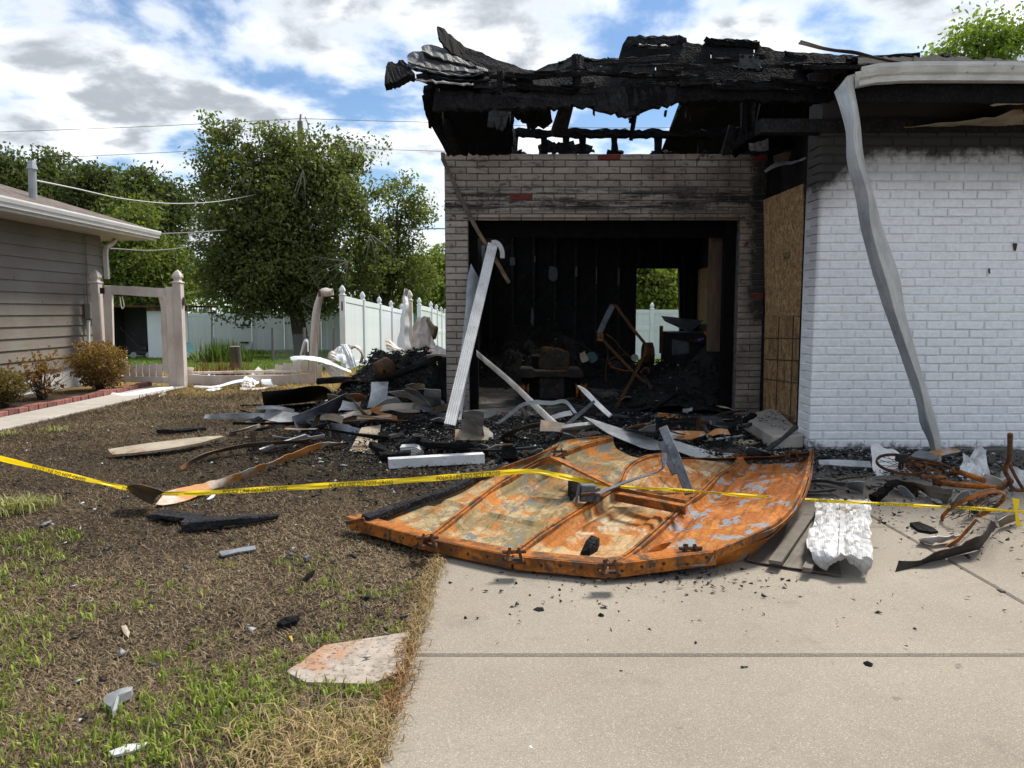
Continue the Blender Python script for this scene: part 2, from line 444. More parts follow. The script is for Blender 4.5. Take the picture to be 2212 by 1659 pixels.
m_simple('stump_top', (.24, .20, .15), (.36, .31, .24), 12, .9)
m_simple('tape_yellow', (.80, .56, .0), (.86, .62, .005), 4, .38, bs=0, vary=0)
m_simple('tape_print', (.012, .011, .01), (.02, .018, .015), 4, .6, bs=0, vary=0)
m_simple('orange_cloth', (.62, .12, .03), (.80, .20, .06), 14, .9)
m_simple('purple_cloth', (.14, .07, .32), (.22, .12, .45), 14, .9)
m_simple('teal_cloth', (.05, .11, .11), (.09, .17, .17), 14, .9)
m_simple('ash_white', (.36, .37, .39), (.66, .67, .69), 24, .95, bs=.6, bd=.01)
m_simple('plastic_bag', (.22, .24, .25), (.36, .38, .39), 10, .35)
m_simple('yellow_leaf', (.62, .40, .03), (.75, .52, .06), 20, .7)
m_simple('green_glass', (.03, .17, .10), (.05, .25, .15), 20, .5)
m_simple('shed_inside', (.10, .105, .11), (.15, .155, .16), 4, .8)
m_simple('yellow_rail', (.65, .42, .03), (.75, .5, .05), 4, .6)
m_simple('turquoise_panel', (.14, .36, .36), (.22, .46, .46), 4, .6)
def m_leaf(name, trans=.45, rough=.55):
    b = NB(name)
    c = b.attr('tint')
    b.end(c, rough, 0, .25)
    tr = b.n('ShaderNodeBsdfTranslucent'); b.put(tr.inputs[0], b.mix(1., c, (1.25, 1.35, .55), 'MULTIPLY'))
    mx = b.n('ShaderNodeMixShader'); mx.inputs[0].default_value = trans
    b.t.links.new(b.b.outputs[0], mx.inputs[1]); b.t.links.new(tr.outputs[0], mx.inputs[2])
    b.t.links.new(mx.outputs[0], b.out.inputs[0])
m_leaf('leaf'); m_leaf('blade', .25, .7); m_leaf('flake', .0, .6)
def m_puddle():
    b = NB('rusty_water')
    return b.end(b.ramp(b.noise(b.pos(), 9, 3, .5), [(.35, (.10, .025, .004)), (.65, (.22, .06, .008))]), .05, 0, .5)
m_puddle()

# ------------------------------------------------------------------ mesh helpers
WL = {}
def link(o, parent=None, world=Vector((0, 0, 0))):
    COL.objects.link(o)
    WL[o.name] = Vector(world)
    if parent is not None:
        o.parent = parent
        o.location = Vector(world) - WL[parent.name]
    else:
        o.location = world
    return o
def tag(o, label=None, cat=None, group=None, kind=None):
    if label: o['label'] = label
    if cat: o['category'] = cat
    if group: o['group'] = group
    if kind: o['kind'] = kind
    return o
def thing(name, label, cat, loc, group=None):
    o = bpy.data.objects.new(name, None)
    o.empty_display_size = .2
    link(o, None, loc)
    return tag(o, label, cat, group)
class MB:
    def __init__(s): s.v, s.f, s.uv = [], [], {}
    def add(s, vs, fs):
        k = len(s.v); s.v += [Vector(q) for q in vs]; s.f += [tuple(i + k for i in f) for f in fs]; return s
    def box(s, x0, x1, y0, y1, z0, z1):
        return s.add([(x0, y0, z0), (x1, y0, z0), (x1, y1, z0), (x0, y1, z0), (x0, y0, z1), (x1, y0, z1), (x1, y1, z1), (x0, y1, z1)],
                     [(3, 2, 1, 0), (4, 5, 6, 7), (0, 1, 5, 4), (1, 2, 6, 5), (2, 3, 7, 6), (3, 0, 4, 7)])
    def bar(s, a, b, w, d, ref=(0, 1, 0), w2=None, d2=None):
        a, b = Vector(a), Vector(b); t = (b - a).normalized(); r = Vector(ref)
        e = t.cross(r)
        if e.length < .05: e = t.cross(Vector((1, 0, 0)))
        e.normalize(); n = e.cross(t).normalized()
        vs = []
        for q, ww, dd in ((a, w, d), (b, w2 or w, d2 or d)):
            for i, j in ((-1, -1), (1, -1), (1, 1), (-1, 1)): vs.append(q + e * (i * ww / 2) + n * (j * dd / 2))
        return s.add(vs, [(3, 2, 1, 0), (4, 5, 6, 7), (0, 1, 5, 4), (1, 2, 6, 5), (2, 3, 7, 6), (3, 0, 4, 7)])
    def sweep(s, path, sec, ref=(0, 0, 1), closed=True, cap=True, rad=None):
        path = [Vector(q) for q in path]; n = len(path); m = len(sec); k = len(s.v); r = Vector(ref); pe = None
        for i, q in enumerate(path):
            t = (path[min(i + 1, n - 1)] - path[max(i - 1, 0)]).normalized()
            e = t.cross(r)
            if e.length < .08: e = pe.copy() if pe else t.cross(Vector((.3, 1, .2)))
            e.normalize()
            if pe and e.dot(pe) < 0: e = -e
            pe = e; nn = e.cross(t).normalized(); f = rad[i] if rad else 1.
            for a, b in sec: s.v.append(q + e * (a * f) + nn * (b * f))
        for i in range(n - 1):
            for j in range(m if closed else m - 1):
                j2 = (j + 1) % m
                s.f.append((k + i * m + j, k + i * m + j2, k + (i + 1) * m + j2, k + (i + 1) * m + j))
        if cap and closed:
            s.f.append(tuple(k + j for j in range(m))[::-1]); s.f.append(tuple(k + (n - 1) * m + j for j in range(m)))
        return s
    def tube(s, path, r, n=8, rad=None, ref=(0, 0, 1)):
        return s.sweep(path, [(r * math.cos(2 * math.pi * i / n), r * math.sin(2 * math.pi * i / n)) for i in range(n)], ref, rad=rad)
    def grid(s, rows):
        k = len(s.v); n, m = len(rows), len(rows[0])
        du = 0.
        for i_, r in enumerate(rows):
            if i_: du += (Vector(r[0]) - Vector(rows[i_ - 1][0])).length
            dv = 0.
            for j_, q in enumerate(r):
                if j_: dv += (Vector(q) - Vector(r[j_ - 1])).length
                s.uv[len(s.v)] = (du, dv, 0.); s.v.append(Vector(q))
        for i in range(n - 1):
            for j in range(m - 1):
                a = k + i * m + j
                s.f.append((a, a + 1, a + m + 1, a + m))
        return s
    def loft4(s, c, prof):      # square loft about a vertical axis: prof = [(half, z)]
        k = len(s.v); c = Vector(c)
        for h, z in prof:
            for i, j in ((-1, -1), (1, -1), (1, 1), (-1, 1)): s.v.append(c + Vector((i * h, j * h, z)))
        for i in range(len(prof) - 1):
            for j in range(4): s.f.append((k + i * 4 + j, k + i * 4 + (j + 1) % 4, k + i * 4 + 4 + (j + 1) % 4, k + i * 4 + 4 + j))
        e = k + (len(prof) - 1) * 4; s.f.append((e, e + 1, e + 2, e + 3)); s.f.append((k + 3, k + 2, k + 1, k))
        return s
    def prism(s, poly, a, b):   # poly: list of points, extruded by vector b-a
        n = len(poly); d = Vector(b) - Vector(a)
        vs = [Vector(q) for q in poly] + [Vector(q) + d for q in poly]
        return s.add(vs, [tuple(range(n))[::-1], tuple(range(n, 2 * n))] + [(i, (i + 1) % n, n + (i + 1) % n, n + i) for i in range(n)])
    def jit(s, amt, freq=6.):
        for q in s.v: q += noise.noise_vector(q * freq) * amt
        return s
    def rough(s, amt):
        for q in s.v: q += Vector((RND.uniform(-amt, amt), RND.uniform(-amt, amt), RND.uniform(-amt, amt)))
        return s
def put(mb, name, mat, parent=None, label=None, cat=None, group=None, kind=None, smooth=False, th=0., bev=0., origin=None):
    vs = mb.v
    lo = Vector((min(q.x for q in vs), min(q.y for q in vs), min(q.z for q in vs)))
    hi = Vector((max(q.x for q in vs), max(q.y for q in vs), max(q.z for q in vs)))
    o0 = Vector(origin) if origin is not None else Vector(((lo.x + hi.x) / 2, (lo.y + hi.y) / 2, lo.z))
    me = bpy.data.meshes.new(name)
    me.from_pydata([tuple(q - o0) for q in vs], [], mb.f)
    if mb.uv:
        at = me.attributes.new('lie', 'FLOAT_VECTOR', 'POINT'); off_ = RND.random() * 7
        at.data.foreach_set('vector', [c_ for i_ in range(len(vs)) for c_ in ((lambda w_: (w_[0] + off_, w_[1], 0.))(mb.uv.get(i_, (vs[i_].x, vs[i_].z, 0.))))])
    me.materials.append(MATS[mat])
    if smooth: me.polygons.foreach_set('use_smooth', [True] * len(me.polygons))
    me.update()
    o = bpy.data.objects.new(name, me)
    link(o, parent, o0)
    if th:
        md = o.modifiers.new('thickness', 'SOLIDIFY'); md.thickness = th; md.offset = 0
        if smooth:
            md = o.modifiers.new('crease', 'EDGE_SPLIT'); md.split_angle = math.radians(28)
    if bev:
        md = o.modifiers.new('edge', 'BEVEL'); md.width = bev; md.segments = 1; md.limit_method = 'ANGLE'
    return tag(o, label, cat, group, kind)
def cr(pts, n):
    """Resample a polyline of vectors smoothly (Catmull-Rom)."""
    pts = [Vector(q) for q in pts]
    if len(pts) == 2: return [pts[0].lerp(pts[1], i / (n - 1)) for i in range(n)]
    out = []; m = len(pts) - 1
    L = [0.]
    for i in range(m): L.append(L[-1] + (pts[i + 1] - pts[i]).length)
    for k in range(n):
        d = L[-1] * k / (n - 1); i = 0
        while i < m - 1 and L[i + 1] < d: i += 1
        t = (d - L[i]) / max(L[i + 1] - L[i], 1e-6); t = min(max(t, 0), 1)
        p1, p2 = pts[i], pts[i + 1]; p0 = pts[i - 1] if i else p1 * 2 - p2; p3 = pts[i + 2] if i + 2 <= m else p2 * 2 - p1
        out.append(.5 * ((2 * p1) + (p2 - p0) * t + (2 * p0 - 5 * p1 + 4 * p2 - p3) * t * t + (3 * p1 - p0 - 3 * p2 + p3) * t ** 3))
    return out
def between(e1, e2, n=14, m=5, amp=.01, bow=(0, 0, 0), freq=5., pleat=0.):
    a, b = cr(e1, n), cr(e2, n); rows = []; off = Vector((RND.random() * 9, RND.random() * 9, 0)); bow = Vector(bow)
    for i in range(n):
        r = []
        for j in range(m):
            t = j / (m - 1); q = a[i].lerp(b[i], t) + bow * (4 * t * (1 - t))
            q = q + noise.noise_vector((q + off) * freq) * amp
            if pleat: q = q + Vector((.2, 1, .35)) * pleat * (1 if (j % 3) else -1.2) * (.6 + .6 * noise.noise(Vector((i * .35, j * 1.7, off.x))))
            if amp > .005: q = q + Vector((0, 0, .45 * amp)) * (1 - 4 * abs(noise.noise((q + off) * freq * 2.3)))
            r.append(q)
        rows.append(r)
    mb = MB().grid(rows)
    for q in mb.v: q.z = max(q.z, gz(q.y) + .006)
    return mb
def pts(k, L):
    """(x, y, h) above the ground, or (x, y, None, Y) at a known distance."""
    return [p(k, q[0], q[1], q[3]) if len(q) == 4 else g(k, *q) for q in L]
def scrap(name, label, cat, k, e1, e2, mat, group=None, n=14, m=5, amp=.012, bow=(0, 0, 0), th=.004, parent=None, smooth=True, freq=5., pleat=0.):
    mb = between(pts(k, e1), pts(k, e2), n, m, amp, bow, freq, pleat)
    return put(mb, name, mat, parent, label, cat, group, smooth=smooth, th=th)
def stick(name, label, cat, k, L, w, d, mat, group=None, n=9, parent=None, ref=(0, 0, 1), taper=1., rough=.004, smooth=False):
    """A plank, batten or rail swept along points."""
    path = cr(pts(k, L), n)
    rad = [1. + (taper - 1.) * i / (n - 1) for i in range(n)]
    c = min(w, d) * .18
    sec = [(-w / 2 + c, -d / 2), (w / 2 - c, -d / 2), (w / 2, -d / 2 + c), (w / 2, d / 2 - c), (w / 2 - c, d / 2), (-w / 2 + c, d / 2), (-w / 2, d / 2 - c), (-w / 2, -d / 2 + c)]
    mb = MB().sweep(path, sec, ref, rad=rad)
    if rough: mb.rough(rough)
    for q in mb.v: q.z = max(q.z, gz(q.y) + .004)
    return put(mb, name, mat, parent, label, cat, group, smooth=smooth)
def np_mesh(name, V, Fc, mat, cols=None, parent=None, label=None, cat=None, group=None, kind=None, origin=(0, 0, 0)):
    me = bpy.data.meshes.new(name)
    V = np.asarray(V, np.float32) - np.asarray(origin, np.float32); Fc = np.asarray(Fc, np.int32); k = Fc.shape[1]
    me.vertices.add(len(V)); me.vertices.foreach_set('co', V.ravel())
    me.loops.add(Fc.size); me.loops.foreach_set('vertex_index', Fc.ravel())
    me.polygons.add(len(Fc)); me.polygons.foreach_set('loop_start', np.arange(0, Fc.size, k, dtype=np.int32))
    me.polygons.foreach_set('loop_total', np.full(len(Fc), k, np.int32))
    if cols is not None:
        at = me.attributes.new('tint', 'FLOAT_COLOR', 'POINT')
        c4 = np.ones((len(V), 4), np.float32); c4[:, :3] = cols
        at.data.foreach_set('color', c4.ravel())
    me.update(calc_edges=True)
    me.materials.append(MATS[mat])
    o = bpy.data.objects.new(name, me)
    link(o, parent, origin)
    return tag(o, label, cat, group, kind)
def unit(n):
    a = NP.normal(size=(n, 3)); return a / np.linalg.norm(a, axis=1, keepdims=True)
def leaves_mesh(C, size, cols):
    """One four-cornered leaf per centre."""
    n = len(C); a = unit(n); b = np.cross(a, unit(n)); b /= np.linalg.norm(b, axis=1, keepdims=True) + 1e-6
    s = (size * NP.uniform(.6, 1.35, n))[:, None]
    c = np.cross(a, b) * NP.uniform(-.15, .15, n)[:, None]
    V = np.empty((n, 4, 3)); V[:, 0] = C - a * s; V[:, 1] = C + b * s * .52 + c * s; V[:, 2] = C + a * s; V[:, 3] = C - b * s * .52 + c * s
    return V.reshape(-1, 3), np.arange(4 * n).reshape(-1, 4), np.repeat(cols, 4, 0)
def flakes_mesh(C, size, cols, flat=.45):
    """Little four-sided chips."""
    n = len(C); s = (size * NP.uniform(.4, 1.7, n))[:, None, None]
    V = NP.normal(size=(n, 4, 3)) * np.array([1, 1, flat]); V = C[:, None, :] + V * s * .55
    k = np.arange(n)[:, None] * 4
    Fc = np.concatenate([k + np.array([0, 1, 2]), k + np.array([0, 3, 1]), k + np.array([1, 3, 2]), k + np.array([0, 2, 3])])
    return V.reshape(-1, 3), Fc, np.repeat(cols, 4, 0)

# ------------------------------------------------------------------ ground, drive, walk
ys = [-30, -8, 0, 4, 8, 12, 15.5, 18, 22, 26, 30, 36, 46, 60, 90, 150, 300]
xs = [-220, -90, -40, -20, -10, -5, -2, 0, 2, 5, 10, 20, 40, 90, 220]
gzf = lambda y: gz(min(y, 46.))
o = put(MB().grid([[(x, y, gzf(y) - .012) for x in xs] for y in ys]), 'ground', 'soil', kind='structure', origin=(0, 0, 0))
def slab(parent, name, x0, x1, y0, y1, top, mat, bev=.008):
    mb = MB().box(x0, x1, y0, y1, -.12, top)
    return put(mb, name, mat, parent, bev=bev)
drive = bpy.data.objects.new('driveway', None); link(drive, None, (0, 4, 0)); drive['kind'] = 'structure'
XL, XJ = -.37, 2.2
YJ = G(1500, 1417).y
for (a, b_) in ((-9, -.9), (-.888, YJ - .006), (YJ + .006, 5.75), (5.762, 8.86)):
    slab(drive, 'slab', XL, XJ - .006, a, b_, .004, 'concrete_drive')
for (a, b_) in ((-9, -.4), (-.388, 3.0), (3.012, 6.70)):
    slab(drive, 'slab', XJ + .006, 9.0, a, b_, .003, 'concrete_drive')
slab(drive, 'joint_bed', XL + .02, 8.9, -8.9, 6.6, -.012, 'mortar_grey', 0)
pad = put(MB().prism([g('d', 618, 1455), g('d', 700, 1398), g('d', 885, 1368), g('d', 868, 1455), g('d', 800, 1482), g('d', 660, 1478)], (0, 0, -.06), (0, 0, .004)), 'concrete_pad', 'concrete_pad', kind='structure')
for q in pad.data.vertices: pass
pad.location.z = -.056
walk = bpy.data.objects.new('side_walk', None); link(walk, None, (-5.72, 8, 0)); walk['kind'] = 'structure'
for i in range(9):
    slab(walk, 'slab', -6.02, -5.42, 1.2 + i * 1.25, 2.44 + i * 1.25, .012, 'concrete_walk')

# ------------------------------------------------------------------ brick maker
BRICK = {}
def brick_mesh(L, hgt, mat, tagk):
    key = (round(L, 3), mat)
    if key not in BRICK:
        BRICK[key] = []
        for k in range(5):
            r = random.Random(k * 31 + int(L * 1000)); d, c = .011, .006
            j = lambda a=.0022: r.uniform(-a, a)
            x, z = L / 2, hgt / 2
            V = [(sx * x, .03, sz * z) for sx, sz in ((-1, -1), (1, -1), (1, 1), (-1, 1))]
            V += [(sx * x + j(), -d + c, sz * z + j()) for sx, sz in ((-1, -1), (1, -1), (1, 1), (-1, 1))]
            V += [(sx * (x - c) + j(), -d + j(.001), sz * (z - c) + j()) for sx, sz in ((-1, -1), (1, -1), (1, 1), (-1, 1))]
            Fc = [(8, 9, 10, 11)] + [(4 + i, 4 + (i + 1) % 4, 8 + (i + 1) % 4, 8 + i) for i in range(4)] + [(i, (i + 1) % 4, 4 + (i + 1) % 4, 4 + i) for i in range(4)]
            me = bpy.data.meshes.new('brick'); me.from_pydata(V, [], Fc); me.materials.append(MATS[mat]); me.update()
            BRICK[key].append(me)
    return BRICK[key][RND.randrange(5)]
def lay(parent, loc, L, mat, rz=0., hgt=.066, out=0.):
    o = bpy.data.objects.new('brick', brick_mesh(L, hgt, mat, ''))
    link(o, parent, loc)
    o.rotation_euler = (RND.uniform(-.008, .008), RND.uniform(-.006, .006), rz)
    return o

# ================================================================== the burnt attached garage
YG = G(1500, 900).y                    # brick face of the garage front
GX0, GX1 = P(962, 600, YG).x, P(1650, 600, YG).x
OX0, OX1 = P(1013, 700, YG).x, P(1592, 700, YG).x
ZL, ZT = P(1300, 470, YG).z, P(1300, 332, YG).z
YB = 15.5
garage = thing('burnt_garage', 'burnt-out attached garage with charred roof and soot-stained grey painted brick front', 'garage', ((GX0 + GX1) / 2, YG + 2, 0))
CH = .0762
wallf = put(MB().box(GX0, GX1, YG, YG + .11, ZL, ZT - .006).box(GX0, OX0, YG, YG + .11, -.05, ZL - .0005).box(OX1, GX1, YG, YG + .11, -.05, ZL - .0005), 'front_wall', 'mortar_grey', garage)
BL = .254
nrow = int((ZT - .0) / CH)
for r in range(nrow + 1):
    z = ZT - CH * (r + .5)
    if z < .01: break
    spans = [(GX0, GX1)] if z > ZL else [(GX0, OX0), (OX1, GX1)]
    for s0, s1 in spans:
        x = s0
        first = BL * (.5 if r % 2 else 1.)
        if abs(s0 - OX1) < .01: first = BL * (.62 if r % 2 else 1.)
        while x < s1 - .03:
            L = min(first, s1 - x); first = BL
            if s1 - (x + L) < .05: L = s1 - x
            rawb = RND.random() < .016
            lay(wallf, (x + L / 2, YG + RND.uniform(-.002, .002), z), round(max(L - .011, .02), 3), 'raw_red_brick' if rawb else 'painted_brick_grey')
            x += L
put(MB().box(OX0 - .06, OX1 + .06, YG - .022, YG + .10, ZL - .012, ZL - .001), 'lintel', 'rust_dark', garage)
# left return of the pier
put(MB().box(GX0 + .002, GX0 + .10, YG + .112, YB, 0, 2.4), 'left_wall', 'charred_wall', garage)
for i in range(7):
    y = YG + .5 + i * .9
    put(MB().box(GX0 + .102, GX0 + .19, y, y + .04, 0, 2.9).rough(.004), 'stud', 'charred_stud', garage)
# charred door frame
put(MB().box(OX0 - .02, OX0 + .10, YG + .112, YG + .24, 0, ZL - .02).rough(.006), 'jamb', 'charred_wood', garage)
put(MB().box(OX1 - .13, OX1 - .01, YG + .112, YG + .26, 0, ZL - .02).rough(.006), 'jamb', 'charred_wood', garage)
put(MB().box(OX0 - .02, OX1 + .02, YG + .115, YG + .24, ZL - .02, ZL + .20).rough(.006), 'header', 'charred_wood', garage)
put(MB().box(OX0 - .02, OX1 + .02, YG + .3, YG + .36, ZL - .20, ZL + .08).rough(.006), 'header', 'charred_wood', garage)
for i in range(16):  # unseen ceiling added to darken the interior; skipped boards let some light in
    if i in (1, 2, 6): continue
    y = YG + .45 + i * .385
    put(MB().box(GX0 + .1, 3.79, y, y + .33 + RND.uniform(-.03, .03), 3.05, 3.075).rough(.006), 'shade_ceiling_board', 'charred_wall', garage)
for i in range(9):  # unseen joists added together with the shading boards
    x = GX0 + .3 + i * .5
    put(MB().box(x, x + .05, YG + .4, YB - .1, 2.92, 3.045).rough(.006), 'shade_ceiling_joist', 'charred_wood', garage)
a, b_ = p('O', 1610, 15, YG + .5), p('O', 1570, 1400, YG + .5)
put(MB().bar(a, b_, .26, .05).rough(.004), 'track_board', 'brown_wood', garage)
# floor and interior walls
put(MB().box(GX0 + .1, 3.9, YG - .02, YB, -.1, .004), 'floor', 'garage_floor', garage)
DX0, DX1, DZ = P(1372, 700, YB).x, P(1470, 700, YB).x, P(1420, 580, YB).z
bw = MB().box(GX0, DX0, YB, YB + .08, -.05, 3.0).box(DX1, 3.9, YB, YB + .08, -.05, 3.0).box(DX0, DX1, YB, YB + .08, DZ, 3.0)
put(bw, 'back_wall', 'charred_wall', garage)
put(MB().box(GX0, 3.9, YB - .1, YB - .002, 2.9, 3.04).rough(.008), 'top_plate', 'charred_wood', garage)
for k, zx in enumerate((735, 970, 1205, 1440, 1672, 1900, 2145)):
    a, b_ = p('I', zx, 1000, YB - .05), p('I', zx + RND.uniform(-25, 0), 2450, YB - .05)
    b_.z = 0.0
    put(MB().bar(a, b_, .05, .09).rough(.004), 'stud', 'charred_stud', garage)
for zx in (720, 955, 1195):
    a, b_ = p('O', zx, 70, YB - .05), p('O', zx, 430 if zx < 1100 else 1300, YB - .05)
    put(MB().bar(a, b_, .05, .09).rough(.004), 'stud', 'charred_stud', garage)
put(MB().bar((DX0 - .04, YB - .06, 0), (DX0 - .04, YB - .06, DZ), .06, .12).rough(.008), 'door_jamb', 'charred_wood', garage)
put(MB().bar((DX1 + .04, YB - .06, 0), (DX1 - .05, YB - .06, DZ), .06, .12).rough(.012), 'door_jamb', 'charred_wood', garage)
# diagonal sheathing boards left between the studs
for i in range(13):
    x = GX0 - 1.6 + i * .42
    a, b_ = Vector((x, YB - .012, .25)), Vector((x + 2.3, YB - .012, 2.85))
    def clip(q0, q1):
        lo, hi = 0., 1.
        for e, s in ((GX0 + .05, 1), (DX0 - .1, -1)):
            da, db = (q0.x - e) * s, (q1.x - e) * s
            if da < 0 and db < 0: return None
            if da < 0: lo = max(lo, da / (da - db))
            if db < 0: hi = min(hi, da / (da - db))
        return (q0.lerp(q1, lo), q0.lerp(q1, hi)) if hi - lo > .1 else None
    cl = clip(a, b_)
    if cl: put(MB().bar(cl[0], cl[1], .18, .014), 'sheathing_board', 'charred_wall', garage)
# scorched paper scraps on the studs
for (zx, zy, w, h) in ((968, 1370, 70, 100), (1418, 1510, 95, 180), (1215, 1340, 16, 80), (1672, 1490, 28, 140), (1897, 1530, 18, 230), (2143, 1540, 26, 220), (1188, 1985, 40, 220), (640, 1310, 50, 260)):
    c = p('I', zx, zy, YB - .104); ww, hh = w * .19531 / F * YB, h * .19531 / F * YB
    nn = 11; poly = []
    for i in range(nn):
        t = 2 * math.pi * i / nn; k = RND.uniform(.7, 1.1)
        poly.append(c + Vector((math.copysign(abs(math.cos(t)) ** .6, math.cos(t)) * ww / 2 * k, 0, math.copysign(abs(math.sin(t)) ** .6, math.sin(t)) * hh / 2 * k)))
    put(MB().prism(poly, (0, 0, 0), (0, .003, 0)), 'paper_scrap', 'grey_paper', garage)
# right interior wall with the boarded window
RX = 3.8
put(MB().box(RX, RX + .1, 9.6, YB, -.05, 3.0), 'right_wall', 'charred_wall', garage)
for y in (13.2, 14.0, 15.35):
    put(MB().box(RX - .09, RX - .002, y, y + .05, 0, 3.0).rough(.006), 'stud', 'charred_wood', garage)
wy0, wy1 = RX * F / (1535 - CX), RX * F / (1503 - CX)
put(MB().box(RX - .03, RX - .008, wy0, wy1, P(1520, 700, 14.7).z, P(1520, 578, 14.7).z), 'window_board', 'osb_board', garage)

# charred planks traced with their own depth and thickness
def char_plank(name, k, top, bot, Y0, Y1=None, th=.05, n=26, rag=.012, mat='charred_wood', parent=None):
    """top / bot: polylines; the lower edge stands at Y0, the upper at Y1."""
    Y1 = Y0 if Y1 is None else Y1
    a = cr([p(k, x, y, Y1) for x, y in top], n); b = cr([p(k, x, y, Y0) for x, y in bot], n)
    rows = []
    m = 4
    for i in range(n):
        e = 0 if i in (0, n - 1) else 1
        ja = Vector((RND.uniform(-rag, rag), 0, RND.uniform(-rag, rag))); jb = Vector((RND.uniform(-rag, rag), 0, RND.uniform(-rag, rag)))
        q0, q1 = a[i] + ja, b[i] + jb
        rows.append([q0.lerp(q1, j / (m - 1)) + Vector((0, RND.uniform(-.012, .012), 0)) for j in range(m)])
    return put(MB().grid(rows), name, mat, garage if parent is None else parent, th=th)
# top plate and short studs above the brick
char_plank('wall_plate', 'd', [(952, 281), (1150, 280), (1400, 281), (1580, 283), (1650, 285)], [(952, 299), (1150, 297), (1400, 297), (1580, 299), (1650, 300)], YG + .05, th=.09, n=70, rag=.010)
for zx in (1030, 1245, 1405, 1530, 1765, 2085):
    u, v = px('J', zx, 920)
    char_plank('short_stud', 'd', [(u - 6, 296), (u + 6, 296)], [(u - 6, 334), (u + 6, 334)], YG + .06, th=.05, n=5, rag=.006)
for zx in (295, 665):
    u, v = px('K', zx, 1100)
    char_plank('short_stud', 'd', [(u - 6, 296), (u + 6, 296)], [(u - 6, 334), (u + 6, 334)], YG + .06, th=.05, n=5, rag=.006)
char_plank('charred_remnant', 'J', [(1210, 985), (1270, 960), (1420, 965), (1600, 985)], [(1215, 1040), (1300, 1040), (1450, 1040), (1600, 1040)], YG + .08, th=.06, n=22, rag=.03)
for (x0, x1, yy) in ((1710, 1830, 1012), (2040, 2180, 1020), (1050, 1100, 1026)):
    char_plank('charred_remnant', 'J', [(x0, yy + 14), ((x0 + x1) / 2, yy), (x1, yy + 16)], [(x0, 1045), ((x0 + x1) / 2, 1045), (x1, 1045)], YG + .07, th=.06, n=10, rag=.012)
for (x0, x1, yy) in ((390, 470, 1240), (700, 800, 1225), (840, 960, 1225)):
    char_plank('charred_remnant', 'K', [(x0, yy + 14), ((x0 + x1) / 2, yy), (x1, yy + 16)], [(x0, 1262), ((x0 + x1) / 2, 1262), (x1, 1262)], YG + .07, th=.06, n=10, rag=.014)
# left gable framing
char_plank('gable_panel', 'J', [(400, 560), (500, 540), (760, 590), (1000, 600)], [(560, 1040), (640, 1038), (860, 1030), (1000, 1035)], YG - .12, YG - .9, th=.07, n=22, rag=.02)
char_plank('gable_board', 'J', [(372, 640), (395, 555), (450, 515)], [(400, 830), (420, 830), (500, 870)], YG - .9, YG - 1.5, th=.06, n=10, rag=.02)
char_plank('gable_board', 'J', [(385, 760), (440, 760), (520, 800)], [(525, 1040), (560, 1040), (640, 1040)], YG - .15, YG - .6, th=.06, n=10, rag=.018)
char_plank('rafter_end', 'J', [(415, 560), (470, 540)], [(480, 900), (520, 930)], YG - .95, YG - 1.2, th=.05, n=5, rag=.01)
char_plank('hanging_strip', 'J', [(850, 710), (1000, 715)], [(835, 850), (940, 855)], YG - .9, th=.04, n=12, rag=.03, mat='charred_plywood')
char_plank('hanging_strip', 'J', [(960, 720), (1005, 720)], [(985, 990), (1020, 990)], YG - .5, th=.05, n=8, rag=.02)
# front roof beam
YF = 6.75
char_plank('front_beam', 'J', [(440, 590), (900, 600), (1210, 580), (1700, 560), (2212, 560)], [(440, 722), (900, 718), (1300, 714), (1475, 694), (1660, 722), (1760, 745), (1835, 772), (1935, 750), (2040, 712), (2212, 682)], YF, th=.09, n=60, rag=.016)
char_plank('front_beam', 'K', [(0, 660), (400, 640), (900, 640), (1500, 640), (2100, 660)], [(0, 880), (100, 880), (250, 845), (420, 800), (830, 795), (1200, 795), (1700, 800), (2100, 770)], YF - .005, th=.09, n=60, rag=.014)
# roof deck: rows of charred boards climbing from the beam to the broken edge
outl = [px('J', x, y) for x, y in ((700, 290), (880, 350), (1130, 440), (1200, 440), (1280, 398), (1420, 358), (1460, 325), (1530, 332), (1545, 350), (1800, 350), (1812, 318), (1845, 192), (2150, 182))]
outl += [px('K', x, y) for x, y in ((490, 217), (515, 268), (690, 302), (725, 262), (712, 238), (1190, 262), (1172, 312), (1280, 322), (1295, 352), (1700, 375), (2080, 400), (2500, 440))]
def top_at(u):
    for (u0, v0), (u1, v1) in zip(outl, outl[1:]):
        if u0 <= u <= u1: return v0 + (v1 - v0) * (u - u0) / max(u1 - u0, 1e-6)
    return outl[0][1] if u < outl[0][0] else outl[-1][1]
NROW = 8
for k in range(NROW):
    f0, f1 = k / NROW, (k + 1) / NROW
    u = 985 + RND.uniform(-20, 20)
    while u < 1890:
        w = RND.uniform(140, 330); u1 = min(u + w, 1895)
        n = max(8, int((u1 - u) / 9)); us = [u + (u1 - u) * i / (n - 1) for i in range(n)]
        base = lambda q: 206.
        tp = [(q, base(q) + (top_at(q) - base(q)) * f1 + (RND.uniform(-2.5, 1) if k == NROW - 1 else -3)) for q in us]
        bt = [(q, base(q) + (top_at(q) - base(q)) * f0) for q in us]
        ya, yb = YF + .05 + .30 * f0, YF + .05 + .30 * f1
        rows = []
        for (a0, a1), (b0, b1) in zip(tp, bt):
            q0, q1 = P(a0, a1, yb), P(b0, b1, ya)
            rows.append([q0, q0.lerp(q1, .5) + Vector((0, 0, RND.uniform(-.004, .004))), q1])
        put(MB().grid(rows), 'roof_board', 'charred_wood', garage, th=.028)
        u = u1 + RND.uniform(.5, 4)
